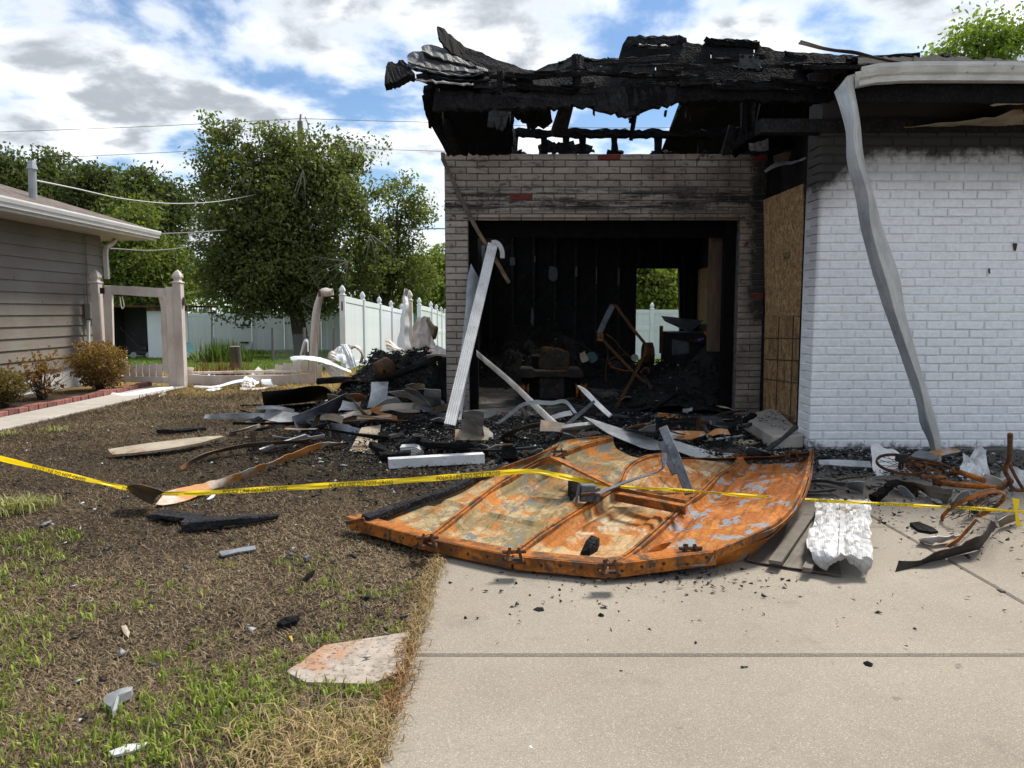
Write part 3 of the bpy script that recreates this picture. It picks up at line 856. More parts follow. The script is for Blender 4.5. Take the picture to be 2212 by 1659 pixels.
# thin loose boards, splinters and battens lying over the deck
for i in range(46):
    u = RND.uniform(1010, 1860); f = RND.uniform(.12, 1.0); v = 206 + (top_at(u) - 206) * f; w = RND.uniform(40, 170); h = RND.uniform(5, 15); sl = RND.uniform(-.10, .12)
    v = max(v, top_at(min(u + w, 1890)) + 2, top_at(u + w / 2) + 2) if f < .85 else v
    char_plank('loose_board', 'd', [(u, v), (u + w, v + sl * w)], [(u + RND.uniform(-6, 6), v + h), (u + w + RND.uniform(-6, 6), v + h + sl * w)], YF - .06 + RND.uniform(-.03, .03), th=.014, n=max(4, int(w / 14)), rag=.003)
for i in range(15):
    u = RND.uniform(1180, 1720); v = top_at(u) + 5; w = RND.uniform(10, 34)
    char_plank('splinter', 'd', [(u, v - RND.uniform(4, 11)), (u + w, v + RND.uniform(-3, 1))], [(u + 3, v + 5), (u + w, v + 7)], YF + .3, th=.012, n=4, rag=.002)
for i in range(14):
    u = RND.uniform(960, 1780); v = RND.uniform(228, 240); ln = RND.uniform(8, 34)
    char_plank('hanging_splinter', 'd', [(u, v), (u + RND.uniform(3, 8), v)], [(u + RND.uniform(-4, 4), v + ln), (u + RND.uniform(0, 4), v + ln + 2)], YF + .12, th=.012, n=4, rag=.002)
# raised pieces on the broken edge
char_plank('deck_piece', 'J', [(1460, 318), (1530, 330)], [(1470, 560), (1500, 560)], YF - .1, YF + .1, th=.05, n=6, rag=.012)
char_plank('deck_piece', 'J', [(1410, 355), (1470, 318), (1520, 345)], [(1415, 375), (1470, 370), (1530, 372)], YF + .36, th=.05, n=8, rag=.012)
char_plank('deck_piece', 'J', [(1845, 190), (2000, 184), (2212, 182)], [(1850, 250), (2000, 240), (2212, 240)], YF + .3, th=.05, n=14, rag=.01)
char_plank('deck_piece', 'K', [(708, 236), (950, 245), (1192, 262)], [(735, 305), (950, 310), (1170, 330)], YF + .3, th=.05, n=14, rag=.01)
char_plank('crackled_patch', 'K', [(1020, 370), (1190, 385)], [(1000, 500), (1195, 500)], YF - .06, th=.02, n=9, rag=.012, mat='charred_plywood')
char_plank('crackled_patch', 'K', [(1620, 545), (1740, 480), (1960, 510)], [(1630, 640), (1720, 665), (1900, 650)], YF - .06, th=.02, n=10, rag=.014, mat='charred_plywood')
char_plank('loose_batten', 'K', [(120, 285), (390, 295)], [(118, 305), (395, 318)], YF + .2, th=.03, n=8, rag=.006, mat='charred_plywood')
# hanging scraps and broken rafters under the beam
char_plank('rafter', 'J', [(1360, 690), (1470, 695)], [(1300, 880), (1420, 880)], YG - .3, YF + .3, th=.06, n=7, rag=.014)
char_plank('torn_sheathing', 'J', [(1000, 715), (1100, 715), (1300, 700)], [(1040, 760), (1140, 850), (1290, 830)], YF + .5, th=.03, n=16, rag=.035)
char_plank('hanging_lath', 'J', [(1890, 750), (1925, 750)], [(1880, 940), (1895, 945)], YF + .3, th=.03, n=6, rag=.008)
char_plank('hanging_lath', 'J', [(1860, 785), (1930, 785)], [(1880, 815), (1915, 815)], YF + .28, th=.03, n=5, rag=.012)
char_plank('rafter', 'K', [(480, 805), (830, 800)], [(400, 1045), (550, 1045)], YG - .3, YF + .3, th=.06, n=10, rag=.016)
char_plank('post', 'K', [(1025, 785), (1088, 785)], [(1030, 1120), (1085, 1120)], YG - .1, th=.06, n=5, rag=.006)
char_plank('post', 'K', [(1150, 790), (1240, 790)], [(1130, 1150), (1220, 1150)], YG - .2, th=.06, n=5, rag=.008)
char_plank('hip_panel', 'K', [(1200, 790), (1450, 790), (1710, 800)], [(1140, 1120), (1420, 1190), (1700, 1090)], YG - .35, YG - 1.2, th=.05, n=16, rag=.012)
char_plank('charred_panel', 'K', [(930, 1010), (1100, 1010), (1400, 960), (1700, 900)], [(850, 1262), (1100, 1262), (1330, 1262), (1690, 1240)], YG + .02, YG - .1, th=.06, n=18, rag=.02)
char_plank('hip_rafter', 'K', [(930, 1190), (1250, 1000), (1640, 800)], [(960, 1262), (1280, 1060), (1690, 860)], YG - .3, YG - .6, th=.08, n=18, rag=.014)
char_plank('ash_patch', 'K', [(1090, 1150), (1270, 1120)], [(1100, 1215), (1260, 1220)], YG - .62, YG - .62, th=.01, n=9, rag=.014, mat='grey_paper')
scrap('bent_flashing', None, None, 'K', [(1230, 1400, None, YG - .5), (1330, 1330, None, YG - .55), (1440, 1320, None, YG - .6), (1540, 1300, None, YG - .9), (1650, 1255, None, YG - 1.3)], [(1245, 1415, None, YG - .52), (1340, 1370, None, YG - .6), (1450, 1345, None, YG - .65), (1540, 1320, None, YG - .95), (1650, 1275, None, YG - 1.35)], 'grey_metal', parent=garage, amp=.006)
scrap('bent_flashing', None, None, 'K', [(1310, 1270, None, YG - .4), (1400, 1240, None, YG - .45), (1480, 1230, None, YG - .5)], [(1320, 1330, None, YG - .42), (1400, 1325, None, YG - .47), (1440, 1330, None, YG - .52)], 'siding_brown', parent=garage, amp=.006)
# splayed, curling plywood at the left end of the eave
YE = 6.62
fan = [([(85, 385), (150, 388), (215, 372)], [(75, 552), (180, 525), (300, 470)], YE, .06, 'charred_wood'),
       ([(230, 325), (330, 290), (560, 330), (830, 425)], [(250, 370), (420, 420), (640, 440), (830, 435)], YE + .1, .014, 'charred_plywood'),
       ([(340, 262), (400, 245), (560, 290), (760, 400)], [(350, 290), (470, 340), (640, 380), (820, 430)], YE + .2, .014, 'charred_plywood'),
       ([(455, 125), (480, 108), (590, 200), (700, 285)], [(470, 190), (520, 265), (620, 330), (830, 425)], YE + .35, .016, 'charred_wood'),
       ([(620, 245), (710, 275), (900, 350), (1140, 445)], [(640, 300), (760, 380), (900, 420), (1140, 470)], YE + .5, .02, 'charred_wood'),
       ([(210, 375), (330, 400), (560, 430), (820, 430)], [(240, 400), (380, 430), (620, 470), (820, 445)], YE + .05, .012, 'charred_plywood'),
       ([(250, 400), (420, 445), (620, 470), (850, 470)], [(300, 425), (430, 470), (640, 505), (850, 500)], YE + .02, .012, 'charred_wood'),
       ([(295, 488), (420, 495), (600, 510), (740, 520)], [(300, 505), (420, 512), (600, 528), (720, 532)], YE - .06, .012, 'grey_paper'),
       ([(300, 470), (560, 480), (800, 440), (1200, 450)], [(420, 530), (640, 590), (900, 600), (1200, 560)], YE + .12, .05, 'charred_wood'),
       ([(1000, 480), (1150, 490), (1300, 450)], [(1010, 590), (1120, 570), (1330, 580)], YE + .14, .05, 'charred_wood')]
for tp, bt, yy, th, mt in fan:
    char_plank('curled_board', 'J', tp, bt, yy, yy + .25, th=th, n=18, rag=.008, mat=mt)
char_plank('rafter_tail', 'J', [(905, 430), (945, 440)], [(905, 600), (930, 600)], YE - .05, th=.04, n=5, rag=.006)
# loose strip hanging from the corner of the brickwork
stick('hanging_trim_strip', 'long bent brown trim strip hanging from the top left brick corner across the opening', 'trim', 'I',
      [(200, 165, None, YG - .1), (195, 230, None, YG - .1), (250, 350, None, YG - .08), (400, 680, None, YG - .06), (600, 1060, None, YG - .05), (780, 1350, None, YG - .04), (930, 1610, None, YG - .02)], .045, .02, 'siding_brown', n=22, ref=(0, 1, 0))

# ================================================================== the white brick wing
YW = G(1745, 972).y
WX0 = P(1745, 960, YW).x
WX1 = 6.2
ZW = P(1900, 288, YW).z
wing = thing('brick_house', 'white painted brick house front with black soot under the burnt eave', 'house', (4.4, YW + 1, 0))
wallw = put(MB().box(WX0 + .016, WX1, YW, YW + .11, -.05, ZW + .3), 'front_wall', 'painted_brick_white', wing)
wall_s = put(MB().box(WX0 + .017, WX0 + .1, YW + .112, YW + .30, -.05, ZW + .3), 'side_wall', 'painted_brick_white', wing)
rest = MB(); cnt = 0
xlim = P(2212, 800, YW).x + .02
nr = int(ZW / CH)
cand = []
for r in range(nr + 1):
    z = .02 + CH * (r + .5)
    if z > ZW + .02: break
    x = WX0; first = BL * (.5 if r % 2 else 1.)
    while x < xlim:
        L = first; first = BL
        cand.append((x, z, L)); x += L
for i, (x, z, L) in enumerate(cand):
    u = CX + (x + L / 2) / YW * F
    pr = -.006 if (3.62 < x + L / 2 < 4.42 and (2.02 < z < 2.42 or .62 < z < 1.2)) else 0.
    lay(wallw, (x + L / 2, YW + pr + RND.uniform(-.0022, .0022), z), round(L - .010, 3), 'painted_brick_white')
for r in range(nr + 1):
    z = .02 + CH * (r + .5)
    if z > ZW: break
    L = .15 if r % 2 == 0 else .26
    lay(wall_s, (WX0 + .001 + .016, YW + .005 + L / 2, z), round(L - .012, 3), 'painted_brick_white', rz=-math.pi / 2)
# rusty bracket and marks on the wall
put(MB().prism([p('S', 2122, 965, YW - .02), p('S', 2155, 965, YW - .02), p('S', 2143, 1020, YW - .02), p('S', 2130, 1020, YW - .02)], (0, 0, 0), (0, -.006, 0)), 'wall_bracket', 'rust_dark', wing)
put(MB().prism([p('S', 1940, 1152, YW - .02), p('S', 1952, 1148, YW - .02), p('S', 1956, 1190, YW - .02), p('S', 1944, 1186, YW - .02)], (0, 0, 0), (0, -.004, 0)), 'wall_hole', 'black_plastic', wing)
# entry behind the boards, burnt side wall
put(MB().box(3.12, 3.2, YW + .12, YG + .6, 0, ZW + .3), 'entry_wall', 'charred_wall', wing)
put(MB().box(GX1 + .002, 3.2, YG + .02, YG + .10, 0, ZW + .3), 'entry_corner', 'charred_wall', wing)
put(MB().box(WX0 + .03, WX0 + .1, YW + .31, YW + .36, 0, ZW).rough(.006), 'corner_stud', 'charred_wood', wing)
# stoop
put(MB().prism([g('d', 1668, 973), g('d', 1736, 968), Vector((3.1, YG - .1, 0)), g('d', 1602, 925)], (0, 0, 0), (0, 0, .13)), 'stoop', 'concrete_walk', wing, bev=.012)
# eave of the wing
YE2, ZE = 6.05, P(2000, 150, 6.05).z
EX0 = P(1842, 170, YE2).x
def slope(y): return ZE + .02 + (y - YE2) * .30
put(MB().add([(EX0 - .1, YE2 - .05, slope(YE2 - .05)), (9.5, YE2 - .05, slope(YE2 - .05)), (9.5, 11, slope(11)), (EX0 - .1, 11, slope(11)),
              (9.5, 16, slope(6)), (EX0 - .1, 16, slope(6))], [(0, 1, 2, 3), (3, 2, 4, 5)]), 'roof_deck', 'charred_wood', wing, th=.03)
put(MB().box(EX0 + .02, 6.2, YE2 + .02, YE2 + .06, ZE - .24, ZE - .005).rough(.004), 'fascia', 'charred_wood', wing)
for i in range(8):
    x = EX0 + .15 + i * .42
    put(MB().bar((x, YE2 + .07, ZE - .12), (x + .0, YW + .3, ZE + .08), .045, .13, ref=(0, 0, 1)).rough(.004), 'rafter', 'charred_wood', wing)
put(MB().box(EX0 - .5, 6.2, YW - .03, YW + .12, ZW + .005, ZW + .12).rough(.005), 'top_plate', 'charred_wood', wing)
put(between([p('L', 1100, 1010, 6.7), p('L', 1700, 960, 6.55), p('L', 2212, 840, 6.4)], [p('L', 1450, 1000, 6.72), p('L', 1800, 1020, 6.72), p('L', 2212, 1020, 6.72)], 14, 5, .02), 'torn_soffit', 'siding_burnt_tan', wing, th=.006, smooth=True)
put(between([p('L', 1900, 820, 6.3), p('L', 2050, 790, 6.28), p('L', 2212, 770, 6.25)], [p('L', 1930, 835, 6.34), p('L', 2050, 820, 6.3), p('L', 2212, 800, 6.3)], 8, 4, .01), 'torn_soffit', 'siding_burnt_tan', wing, th=.006)
# gutter still hanging on the eave
K = [(-.06, .10), (-.075, .115), (-.075, .09), (-.062, .05), (-.045, .035), (-.045, .0), (.03, .0), (.03, .11)]
yf = YE2 - .05
path = [Vector((EX0 + .0, yf - .02, ZE - .085)), Vector((EX0 + .12, yf - .01, ZE - .058)), Vector((EX0 + .3, yf, ZE - .045)), Vector((EX0 + .7, yf, ZE - .038)), Vector((6.2, yf, ZE - .05))]
rows = []
for q in cr(path, 24): rows.append([q + Vector((0, a, b * 1.12 - .07)) for a, b in K])
put(MB().grid(rows), 'gutter', 'gutter_front', wing, th=.004)
for zx, zy in ((2110, 500), (1950, 470)):
    a = p('L', zx, zy, yf - .08); put(MB().tube([a, a + Vector((.02, .01, .03))], .005, 6), 'gutter_spike', 'grey_metal', wing)
char_plank('burnt_shingles', 'L', [(750, 400), (1100, 408), (1400, 390), (1560, 400), (1850, 420), (2212, 440)], [(750, 470), (1100, 480), (1400, 475), (1560, 475), (1850, 480), (2212, 490)], YE2 + .1, YE2 + .6, th=.02, n=40, rag=.014, parent=wing)
char_plank('burnt_shingles', 'L', [(1350, 430), (1450, 392), (1530, 385), (1610, 420)], [(1350, 445), (1450, 440), (1530, 440), (1610, 445)], YE2 + .7, YE2 + .75, th=.05, n=14, rag=.016, parent=wing)
scrap('drip_edge_strip', 'bent brown metal drip edge sticking up from the burnt eave above the gutter', 'metal strip', 'L',
      [(235, 246, None, 6.3), (400, 290, None, 6.28), (560, 325, None, 6.26), (720, 338, None, 6.24), (900, 385, None, 6.2), (1150, 440, None, 6.12), (1500, 466, None, 6.06), (2212, 475, None, 6.0)],
      [(208, 282, None, 6.3), (390, 325, None, 6.3), (560, 352, None, 6.3), (720, 372, None, 6.28), (900, 412, None, 6.22), (1150, 462, None, 6.14), (1500, 480, None, 6.06), (2212, 484, None, 6.0)], 'brown_metal', n=30, amp=.004)
# fallen gutter length, bent down and twisted to the ground
gut = thing('fallen_gutter', 'long grey twisted gutter bent down from the eave to the ground before the white bricks', 'gutter', G(2020, 995))
L1 = [p('L', 530, 705, 6.0), p('L', 590, 870, 5.98)] + [p('S', *q) for q in ((890, 150, 5.98), (900, 350, 5.98), (960, 620, 5.98), (1000, 850, 6.0))] + [p('T', *q) for q in ((1095, 0, 6.0), (1200, 330, 6.02), (1400, 900, 6.05), (1440, 1100, 6.08), (1500, 1230, 6.1), (1540, 1385, 6.12))]
RD = [p('L', 625, 590, 6.0), p('L', 700, 900, 5.93)] + [p('S', *q) for q in ((945, 200, 5.92), (985, 370, 5.9), (1055, 620, 5.88), (1080, 860, 5.88))] + [p('T', *q) for q in ((1195, 60, 5.9), (1270, 330, 5.92), (1430, 800, 5.95), (1490, 1050, 6.0), (1545, 1240, 6.02), (1565, 1388, 6.05))]
R1 = [p('L', 690, 555, 5.98), p('L', 755, 930, 6.0)] + [p('S', *q) for q in ((1015, 280, 6.0), (1045, 420, 6.0), (1105, 640, 6.0), (1160, 850, 6.02))] + [p('T', *q) for q in ((1280, 0, 6.02), (1340, 330, 6.05), (1500, 880, 6.08), (1565, 1100, 6.1), (1592, 1250, 6.12), (1592, 1390, 6.14))]
put(between(L1, RD, 50, 5, .004, (0, -.01, 0)), 'gutter_trough', 'gutter_back', gut, th=.004, smooth=True)
put(between(RD, R1, 50, 5, .004, (0, -.012, 0)), 'gutter_lip', 'gutter_front', gut, th=.004, smooth=True)
put(between([p('L', 620, 600, 6.0), p('L', 650, 560, 6.0), p('L', 720, 540, 6.0)], [p('L', 700, 800, 6.03), p('L', 710, 660, 6.03), p('L', 730, 590, 6.03)], 8, 4, .002), 'gutter_corner', 'gutter_front', gut, th=.004)

# boards over the entry
def board(name, label, k, pt, mat, th=.012):
    c = [P(*q) for q in pt]
    nrm = (c[1] - c[0]).cross(c[3] - c[0]).normalized() * th
    if nrm.y < 0: nrm = -nrm
    o0 = (c[2] + c[3]) / 2
    return put(MB().prism(c, (0, 0, 0), nrm), name, mat, None, label, 'plywood', 'boards over the entry')
bu = board('chipboard_sheet', 'tan chipboard sheet with slanted top over the entry, upper of two', 'd', [(1649, 432, YG - .06), (1735, 397, YG - .95), (1738, 682, YG - .95), (1653, 682, YG - .06)], 'osb_board')
blw = board('chipboard_sheet', 'weathered chipboard sheet with drawn grid lines over the entry, lower of two', 'd', [(1652, 682, YG - .10), (1746, 684, YG - 1.0), (1740, 926, YG - 1.0), (1648, 905, YG - .10)], 'osb_board_weathered')
def on_board(u, v, ref):
    c = ref; nrm = (c[1] - c[0]).cross(c[3] - c[0]).normalized()
    r = ray(u, v); t = (c[0] - Vector((0, 0, EYE))).dot(nrm) / r.dot(nrm)
    return Vector((0, 0, EYE)) + r * (t * .9985)
cl = [P(1652, 682, YG - .10), P(1746, 684, YG - 1.0), P(1740, 926, YG - 1.0), P(1648, 905, YG - .10)]
for a, b_ in (((1652, 730), (1745, 732)), ((1652, 776), (1744, 780)), ((1651, 818), (1742, 830)), ((1683, 684), (1675, 912)), ((1714, 684), (1706, 918))):
    put(MB().bar(on_board(*a, cl), on_board(*b_, cl), .010, .002), 'grid_line', 'pencil_line', blw)
put(MB().bar(P(1747, 684, YG - 1.012), P(1741, 926, YG - 1.012), .012, .012), 'painted_edge', 'teal_edge', blw)
def text_mesh(body, size):
    cu = bpy.data.curves.new('print', 'FONT'); cu.body = body; cu.size = size; cu.align_x = 'LEFT'; cu.resolution_u = 2
    ob = bpy.data.objects.new('print', cu); COL.objects.link(ob)
    dg = bpy.context.evaluated_depsgraph_get(); me = bpy.data.meshes.new_from_object(ob.evaluated_get(dg))
    V = [Vector(v.co) for v in me.vertices]; Fc = [tuple(q.vertices) for q in me.polygons]
    bpy.data.objects.remove(ob); bpy.data.curves.remove(cu); bpy.data.meshes.remove(me)
    return V, Fc
cu_ = [P(1649, 432, YG - .06), P(1735, 397, YG - .95), P(1738, 682, YG - .95), P(1653, 682, YG - .06)]
V, Fc = text_mesh('507', 1.)
e0, e1 = on_board(1690, 562, cu_), on_board(1707, 558, cu_)
wx = (e1 - e0) / max(v.x for v in V)
mb = MB(); mb.add([e0 + wx * v.x + Vector((0, 0, .11 * v.y)) for v in V], Fc)
put(mb, 'stamp', 'pencil_line', bu)

# ================================================================== neighbouring house on the left
HY = 13.2; HX = P(226, 700, HY).x
nb = thing('neighbour_house', 'taupe lap-sided house with brown shingle roof and white gutter', 'house', (HX - 2, 8, 0))
ZS = P(226, 513, HY).z
put(MB().box(HX - 6, HX - .002, 0, HY - .002, .38, ZS + .25), 'wall', 'taupe_siding', nb)
EXPO = .168
z = .36
k = 0
while z < ZS:
    z1 = min(z + EXPO, ZS)
    mb = MB().add([(HX + .028, 2, z), (HX + .006, 2, z1), (HX + .006, HY, z1), (HX + .028, HY, z), (HX, 2, z), (HX, HY, z)], [(0, 3, 2, 1), (0, 4, 5, 3), (3, 5, 2)])
    put(mb, 'siding_board', 'taupe_siding', nb)
    yy = 10.2 + .62 * ((k * 37) % 5)
    if yy < HY - .3 and k % 2 == 0: put(MB().box(HX + .02, HX + .0282, yy, yy + .003, z + .004, z + .05), 'board_joint', 'brown_wood', nb)
    z += EXPO; k += 1
put(MB().box(HX - 6, HX - .01, 0, HY - .01, -.1, .378), 'foundation', 'foundation', nb)
GYE = HY + .62; GXE = P(340, 505, GYE).x; GZ = P(340, 503, GYE).z
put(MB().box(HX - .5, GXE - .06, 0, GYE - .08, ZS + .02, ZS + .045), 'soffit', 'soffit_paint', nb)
put(MB().box(GXE - .06, GXE - .03, 0, GYE - .05, ZS + .0, GZ - .02), 'fascia', 'white_paint', nb)
put(MB().box(HX - 6, GXE - .031, GYE - .08, GYE - .051, ZS + .0, GZ - .02), 'fascia', 'white_paint', nb)
Kg = [(0, .02), (.0, -.10), (.06, -.10), (.065, -.06), (.085, -.045), (.10, 0), (.10, .02), (.09, .022)]
put(MB().grid([[Vector((GXE - .028 + a, y, GZ + b)) for a, b in Kg] for y in (0, GYE)]), 'gutter', 'white_paint', nb, th=.004)
rp = .333
cx_, cy_ = GXE + .06, GYE + .05
RW = 4.6
put(MB().add([(cx_, -2, GZ), (cx_, cy_, GZ), (cx_ - RW, cy_ - RW, GZ + RW * rp), (cx_ - RW, -2, GZ + RW * rp), (cx_ - 2 * RW, cy_, GZ)], [(0, 1, 2, 3), (1, 4, 2)]), 'roof', 'shingle_brown', nb, th=.03)
put(MB().box(HX + .02, HX + .03, 11.85, 12.25, ZS + .012, ZS + .017), 'soffit_vent', 'grey_metal', nb)
a = p('N', 925, 925, HY + .4); b_ = p('N', 850, 1005, HY + .05)
put(MB().sweep(cr([a + Vector((0, 0, .1)), a, (a + b_) / 2, b_, b_ - Vector((0, 0, .5))], 12), [(-.035, -.03), (.035, -.03), (.035, .03), (-.035, .03)], (0, 1, 0)), 'downspout', 'white_paint', nb)
# meter box, cables and conduit on the wall
def on_wall(zx, zy, k='N', off=.05):
    u, v = px(k, zx, zy); r = ray(u, v); t = (HX + off) / r.x
    return Vector((0, 0, EYE)) + r * t
c = on_wall(722, 1497)
put(MB().box(HX + .03, HX + .13, c.y - .13, c.y + .13, c.z - .13, c.z + .14), 'meter_box', 'box_grey', nb, bev=.012)
put(MB().tube(cr([on_wall(690, 880), on_wall(688, 1000), on_wall(700, 1150), on_wall(697, 1300), on_wall(708, 1440)], 18), .008, 5), 'cable', 'cable_grey', nb)
put(MB().tube(cr([on_wall(682, 880), on_wall(692, 1060), on_wall(690, 1180), on_wall(703, 1320), on_wall(700, 1440)], 18), .006, 5), 'cable', 'cable_grey', nb)
put(MB().tube([on_wall(712, 1570, off=.08), on_wall(712, 1730, off=.08), on_wall(712, 1900, off=.08)], .026, 8), 'conduit', 'white_paint', nb)
mast = p('N', 262, 550, 11.2); mt = p('N', 258, 345, 11.2)
put(MB().tube([mast - Vector((0, 0, .2)), mt], .055, 10).tube([mt - Vector((0, 0, .02)), mt + Vector((0, 0, .10))], .075, 10, rad=[1, .6]), 'service_mast', 'grey_metal', nb)
wire = thing('service_cable', 'twisted service cable sagging from the roof mast into the big tree', 'cable', (mast.x, mast.y, 0))
put(MB().tube(cr([p('N', 280, 445, 11.2), p('N', 600, 510, 14), p('N', 1000, 595, 18), p('N', 1400, 632, 21), p('N', 1750, 615, 23.5), p('N', 2060, 560, 25)], 40), .014, 5), 'cable_strand', 'cable_white', wire)

# planting bed with brick edging
put(MB().grid([[Vector((x, y, .03 + .03 * noise.noise(Vector((x * 3, y * 3, 0))))) for x in (-7.2, -6.9, -6.5, -6.12)] for y in [2 + .4 * i for i in range(27)]]), 'planting_bed', 'soil', kind='structure')
edg = thing('brick_edging', 'low row of weathered red edging bricks along the side walk', 'edging', (-6.07, 9, 0))
y = 7.4
while y < 12.4:
    L = .19
    lay_o = put(MB().box(-6.12 + RND.uniform(-.012, .012), -6.035, y, y + L - .012, .0, .075 + RND.uniform(-.012, .012)).rough(.004), 'brick', 'edging_brick', edg, bev=.006)
    y += L

# ================================================================== foliage makers
def ellip(n, c, r, bias=2.4):
    q = unit(n) * (NP.random(n) ** (1 / bias))[:, None]
    return np.asarray(c) + q * np.asarray(r)
def tree(name, label, base, blobs, nclump, per, size, cols, group, trunk_r=.16, sig=.34, cat='tree', dead=0, mat='leaf', lean=None, trunk_top=None):
    """blobs: [(centre, radii, weight)] in the place; leaves sit in clumps through them."""
    t = thing(name, label, cat, base, group)
    vol = np.array([b[1][0] * b[1][1] * b[1][2] * (b[2] if len(b) > 2 else 1) for b in blobs]); vol /= vol.sum()
    cl = np.concatenate([ellip(max(2, int(nclump * w)), b[0], b[1]) for b, w in zip(blobs, vol)])
    k = len(cl); sg = sig * NP.uniform(.55, 1.5, k)
    C = np.repeat(cl, per, 0) + np.clip(NP.normal(size=(k * per, 3)), -1.7, 1.7) * np.repeat(sg, per)[:, None] * np.array([1, 1, .75])
    C = C[C[:, 2] > gz(base[1]) + .15]
    lo, hi = np.array(cols[0]), np.array(cols[1])
    ct = np.repeat(NP.random(k), per)[:len(C)][:, None]
    tint = lo + (hi - lo) * np.clip(ct * .6 + NP.random((len(C), 1)) * .4, 0, 1)
    V, Fc, cc = leaves_mesh(C, size, tint)
    np_mesh('crown', V, Fc, mat, cc, t, origin=base)
    top = Vector(trunk_top) if trunk_top else Vector((np.mean(cl[:, 0]), np.mean(cl[:, 1]), np.mean(cl[:, 2]) + .3))
    mb = MB(); b0 = Vector(base)
    n = 9; path = [b0.lerp(top, i / (n - 1)) + noise.noise_vector(b0 + Vector((0, 0, i * .7))) * .22 * (i / n) for i in range(n)]
    mb.tube(path, trunk_r, 8, [1.25 - .95 * i / (n - 1) for i in range(n)], ref=(0, 1, 0))
    put(mb, 'trunk', 'bark', t)
    lm = MB()
    for q in cl[NP.permutation(k)[:min(k, 46)]]:
        s = path[RND.randrange(2, n)]; e = Vector(q)
        if e.z < s.z - .8: s = path[2]
        mid = s.lerp(e, .5) + Vector((RND.uniform(-.2, .2), RND.uniform(-.2, .2), RND.uniform(0, .35)))
        lm.tube(cr([s, mid, e], 6), trunk_r * .26, 5, [1, .85, .7, .55, .4, .2], ref=(.3, 1, .2))
    put(lm, 'limbs', 'bark', t)
    if dead:
        dm = MB()
        for _ in range(dead):
            q = Vector(cl[RND.randrange(k)]); q.y = base[1] - RND.uniform(.6, 1.9) ; d = Vector((RND.uniform(-1, 1), RND.uniform(-.3, .1), RND.uniform(-.5, .7))).normalized()
            for _2 in range(7):
                d2 = (d + Vector((RND.uniform(-.8, .8), RND.uniform(-.3, .3), RND.uniform(-.8, .8)))).normalized(); ln = RND.uniform(.5, 1.3)
                k3 = noise.noise_vector(q + d2) * .35
                dm.tube(cr([q, q + d2 * .4 * ln + k3 * .4, q + d2 * .75 * ln + k3, q + d2 * ln + k3 * 1.5 + Vector((0, 0, -.15))], 7), .009, 4, [1, .9, .75, .6, .5, .4, .25], ref=(.3, 1, .2))
        put(dm, 'dead_twigs', 'dead_twig', t, kind='stuff')
    return t
GRN = ((.050, .070, .026), (.185, .21, .072)); DRK = ((.036, .056, .021), (.13, .155, .052)); LGT = ((.11, .145, .032), (.24, .275, .065))
def blob(u, v, Y, ru, rv, ry=None, w=1.):
    c = P(u, v, Y); return (c, (ru * Y / F, ry if ry else ru * Y / F * .8, rv * Y / F), w)
TG = 'trees behind the fences'
BY = 26.0
tree('big_tree', 'tall bushy tree with dead inner twigs, the tallest behind the white fence', (P(652, 700, BY).x, BY, gz(BY)),
     [blob(500, 340, BY, 62, 85), blob(600, 330, BY, 70, 70), blob(560, 440, BY, 130, 110), blob(700, 390, BY, 90, 95), blob(590, 560, BY, 150, 120), blob(740, 500, BY - 1, 55, 120), blob(520, 610, BY - 1, 85, 75), blob(770, 340, BY, 38, 45), blob(680, 620, BY, 90, 60), blob(455, 300, BY, 30, 40), blob(790, 450, BY, 45, 60), blob(800, 560, BY, 50, 70)],
     640, 125, .072, GRN, TG, .24, .27, dead=9, trunk_top=P(600, 380, BY))
tree('hanging_tree', 'slim airy tree with drooping sprays between the big tree and the brick corner', (P(810, 700, 28).x, 28, gz(28)),
     [blob(880, 430, 28, 38, 50), blob(905, 480, 28, 26, 55), blob(850, 540, 28, 50, 70), blob(890, 600, 28, 50, 60), blob(800, 590, 28, 50, 80), blob(830, 410, 28, 16, 18)],
     170, 90, .064, ((.075, .10, .03), (.19, .22, .065)), TG, .14, .24, trunk_top=P(870, 470, 28))
tree('far_tree', 'round light green tree right beside the brick corner', (P(955, 690, 40).x, 40, gz(40)), [blob(945, 590, 40, 38, 48), blob(915, 640, 40, 40, 36), blob(965, 630, 40, 30, 40)], 70, 90, .12, LGT, TG, .2, .5)
for (u, v, ru, rv, Y, lab, cl) in (
        (20, 430, 75, 100, 40, 'dark green tree at the far left above the shingle roof', DRK),
        (115, 430, 70, 88, 42, 'dark green tree just right of the roof mast', DRK),
        (205, 445, 70, 80, 40, 'dark green tree between the roof mast and the lower bright tree', DRK),
        (330, 480, 80, 115, 38, 'dark tall tree between the roof end and the big tree', DRK)):
    tree('row_tree', lab, (P(u, 690, Y).x, Y, gz(Y)), [blob(u, v, Y, ru, rv), blob(u - 30, v - 55, Y, ru * .45, rv * .5), blob(u + 30, v - 40, Y, ru * .45, rv * .5), blob(u, v + 120, Y, ru * 1.1, 90)], 260, 90, .11, cl, TG, .22, .36)
tree('small_tree', 'lower bright green tree just above the end of the white gutter', (P(290, 700, 33).x, 33, gz(33)), [blob(285, 480, 33, 50, 55), blob(320, 570, 33, 75, 70), blob(260, 590, 33, 55, 70), blob(370, 600, 33, 40, 60)], 150, 110, .095, ((.075, .105, .026), (.19, .225, .055)), TG, .14, .4)
tree('door_tree', 'yellow green tree seen through the burnt back doorway', (P(1400, 690, 36).x, 36, gz(36)), [blob(1400, 600, 36, 60, 70), blob(1450, 640, 36, 50, 60), blob(1360, 640, 36, 50, 60)], 110, 110, .12, LGT, TG, .2, .45)
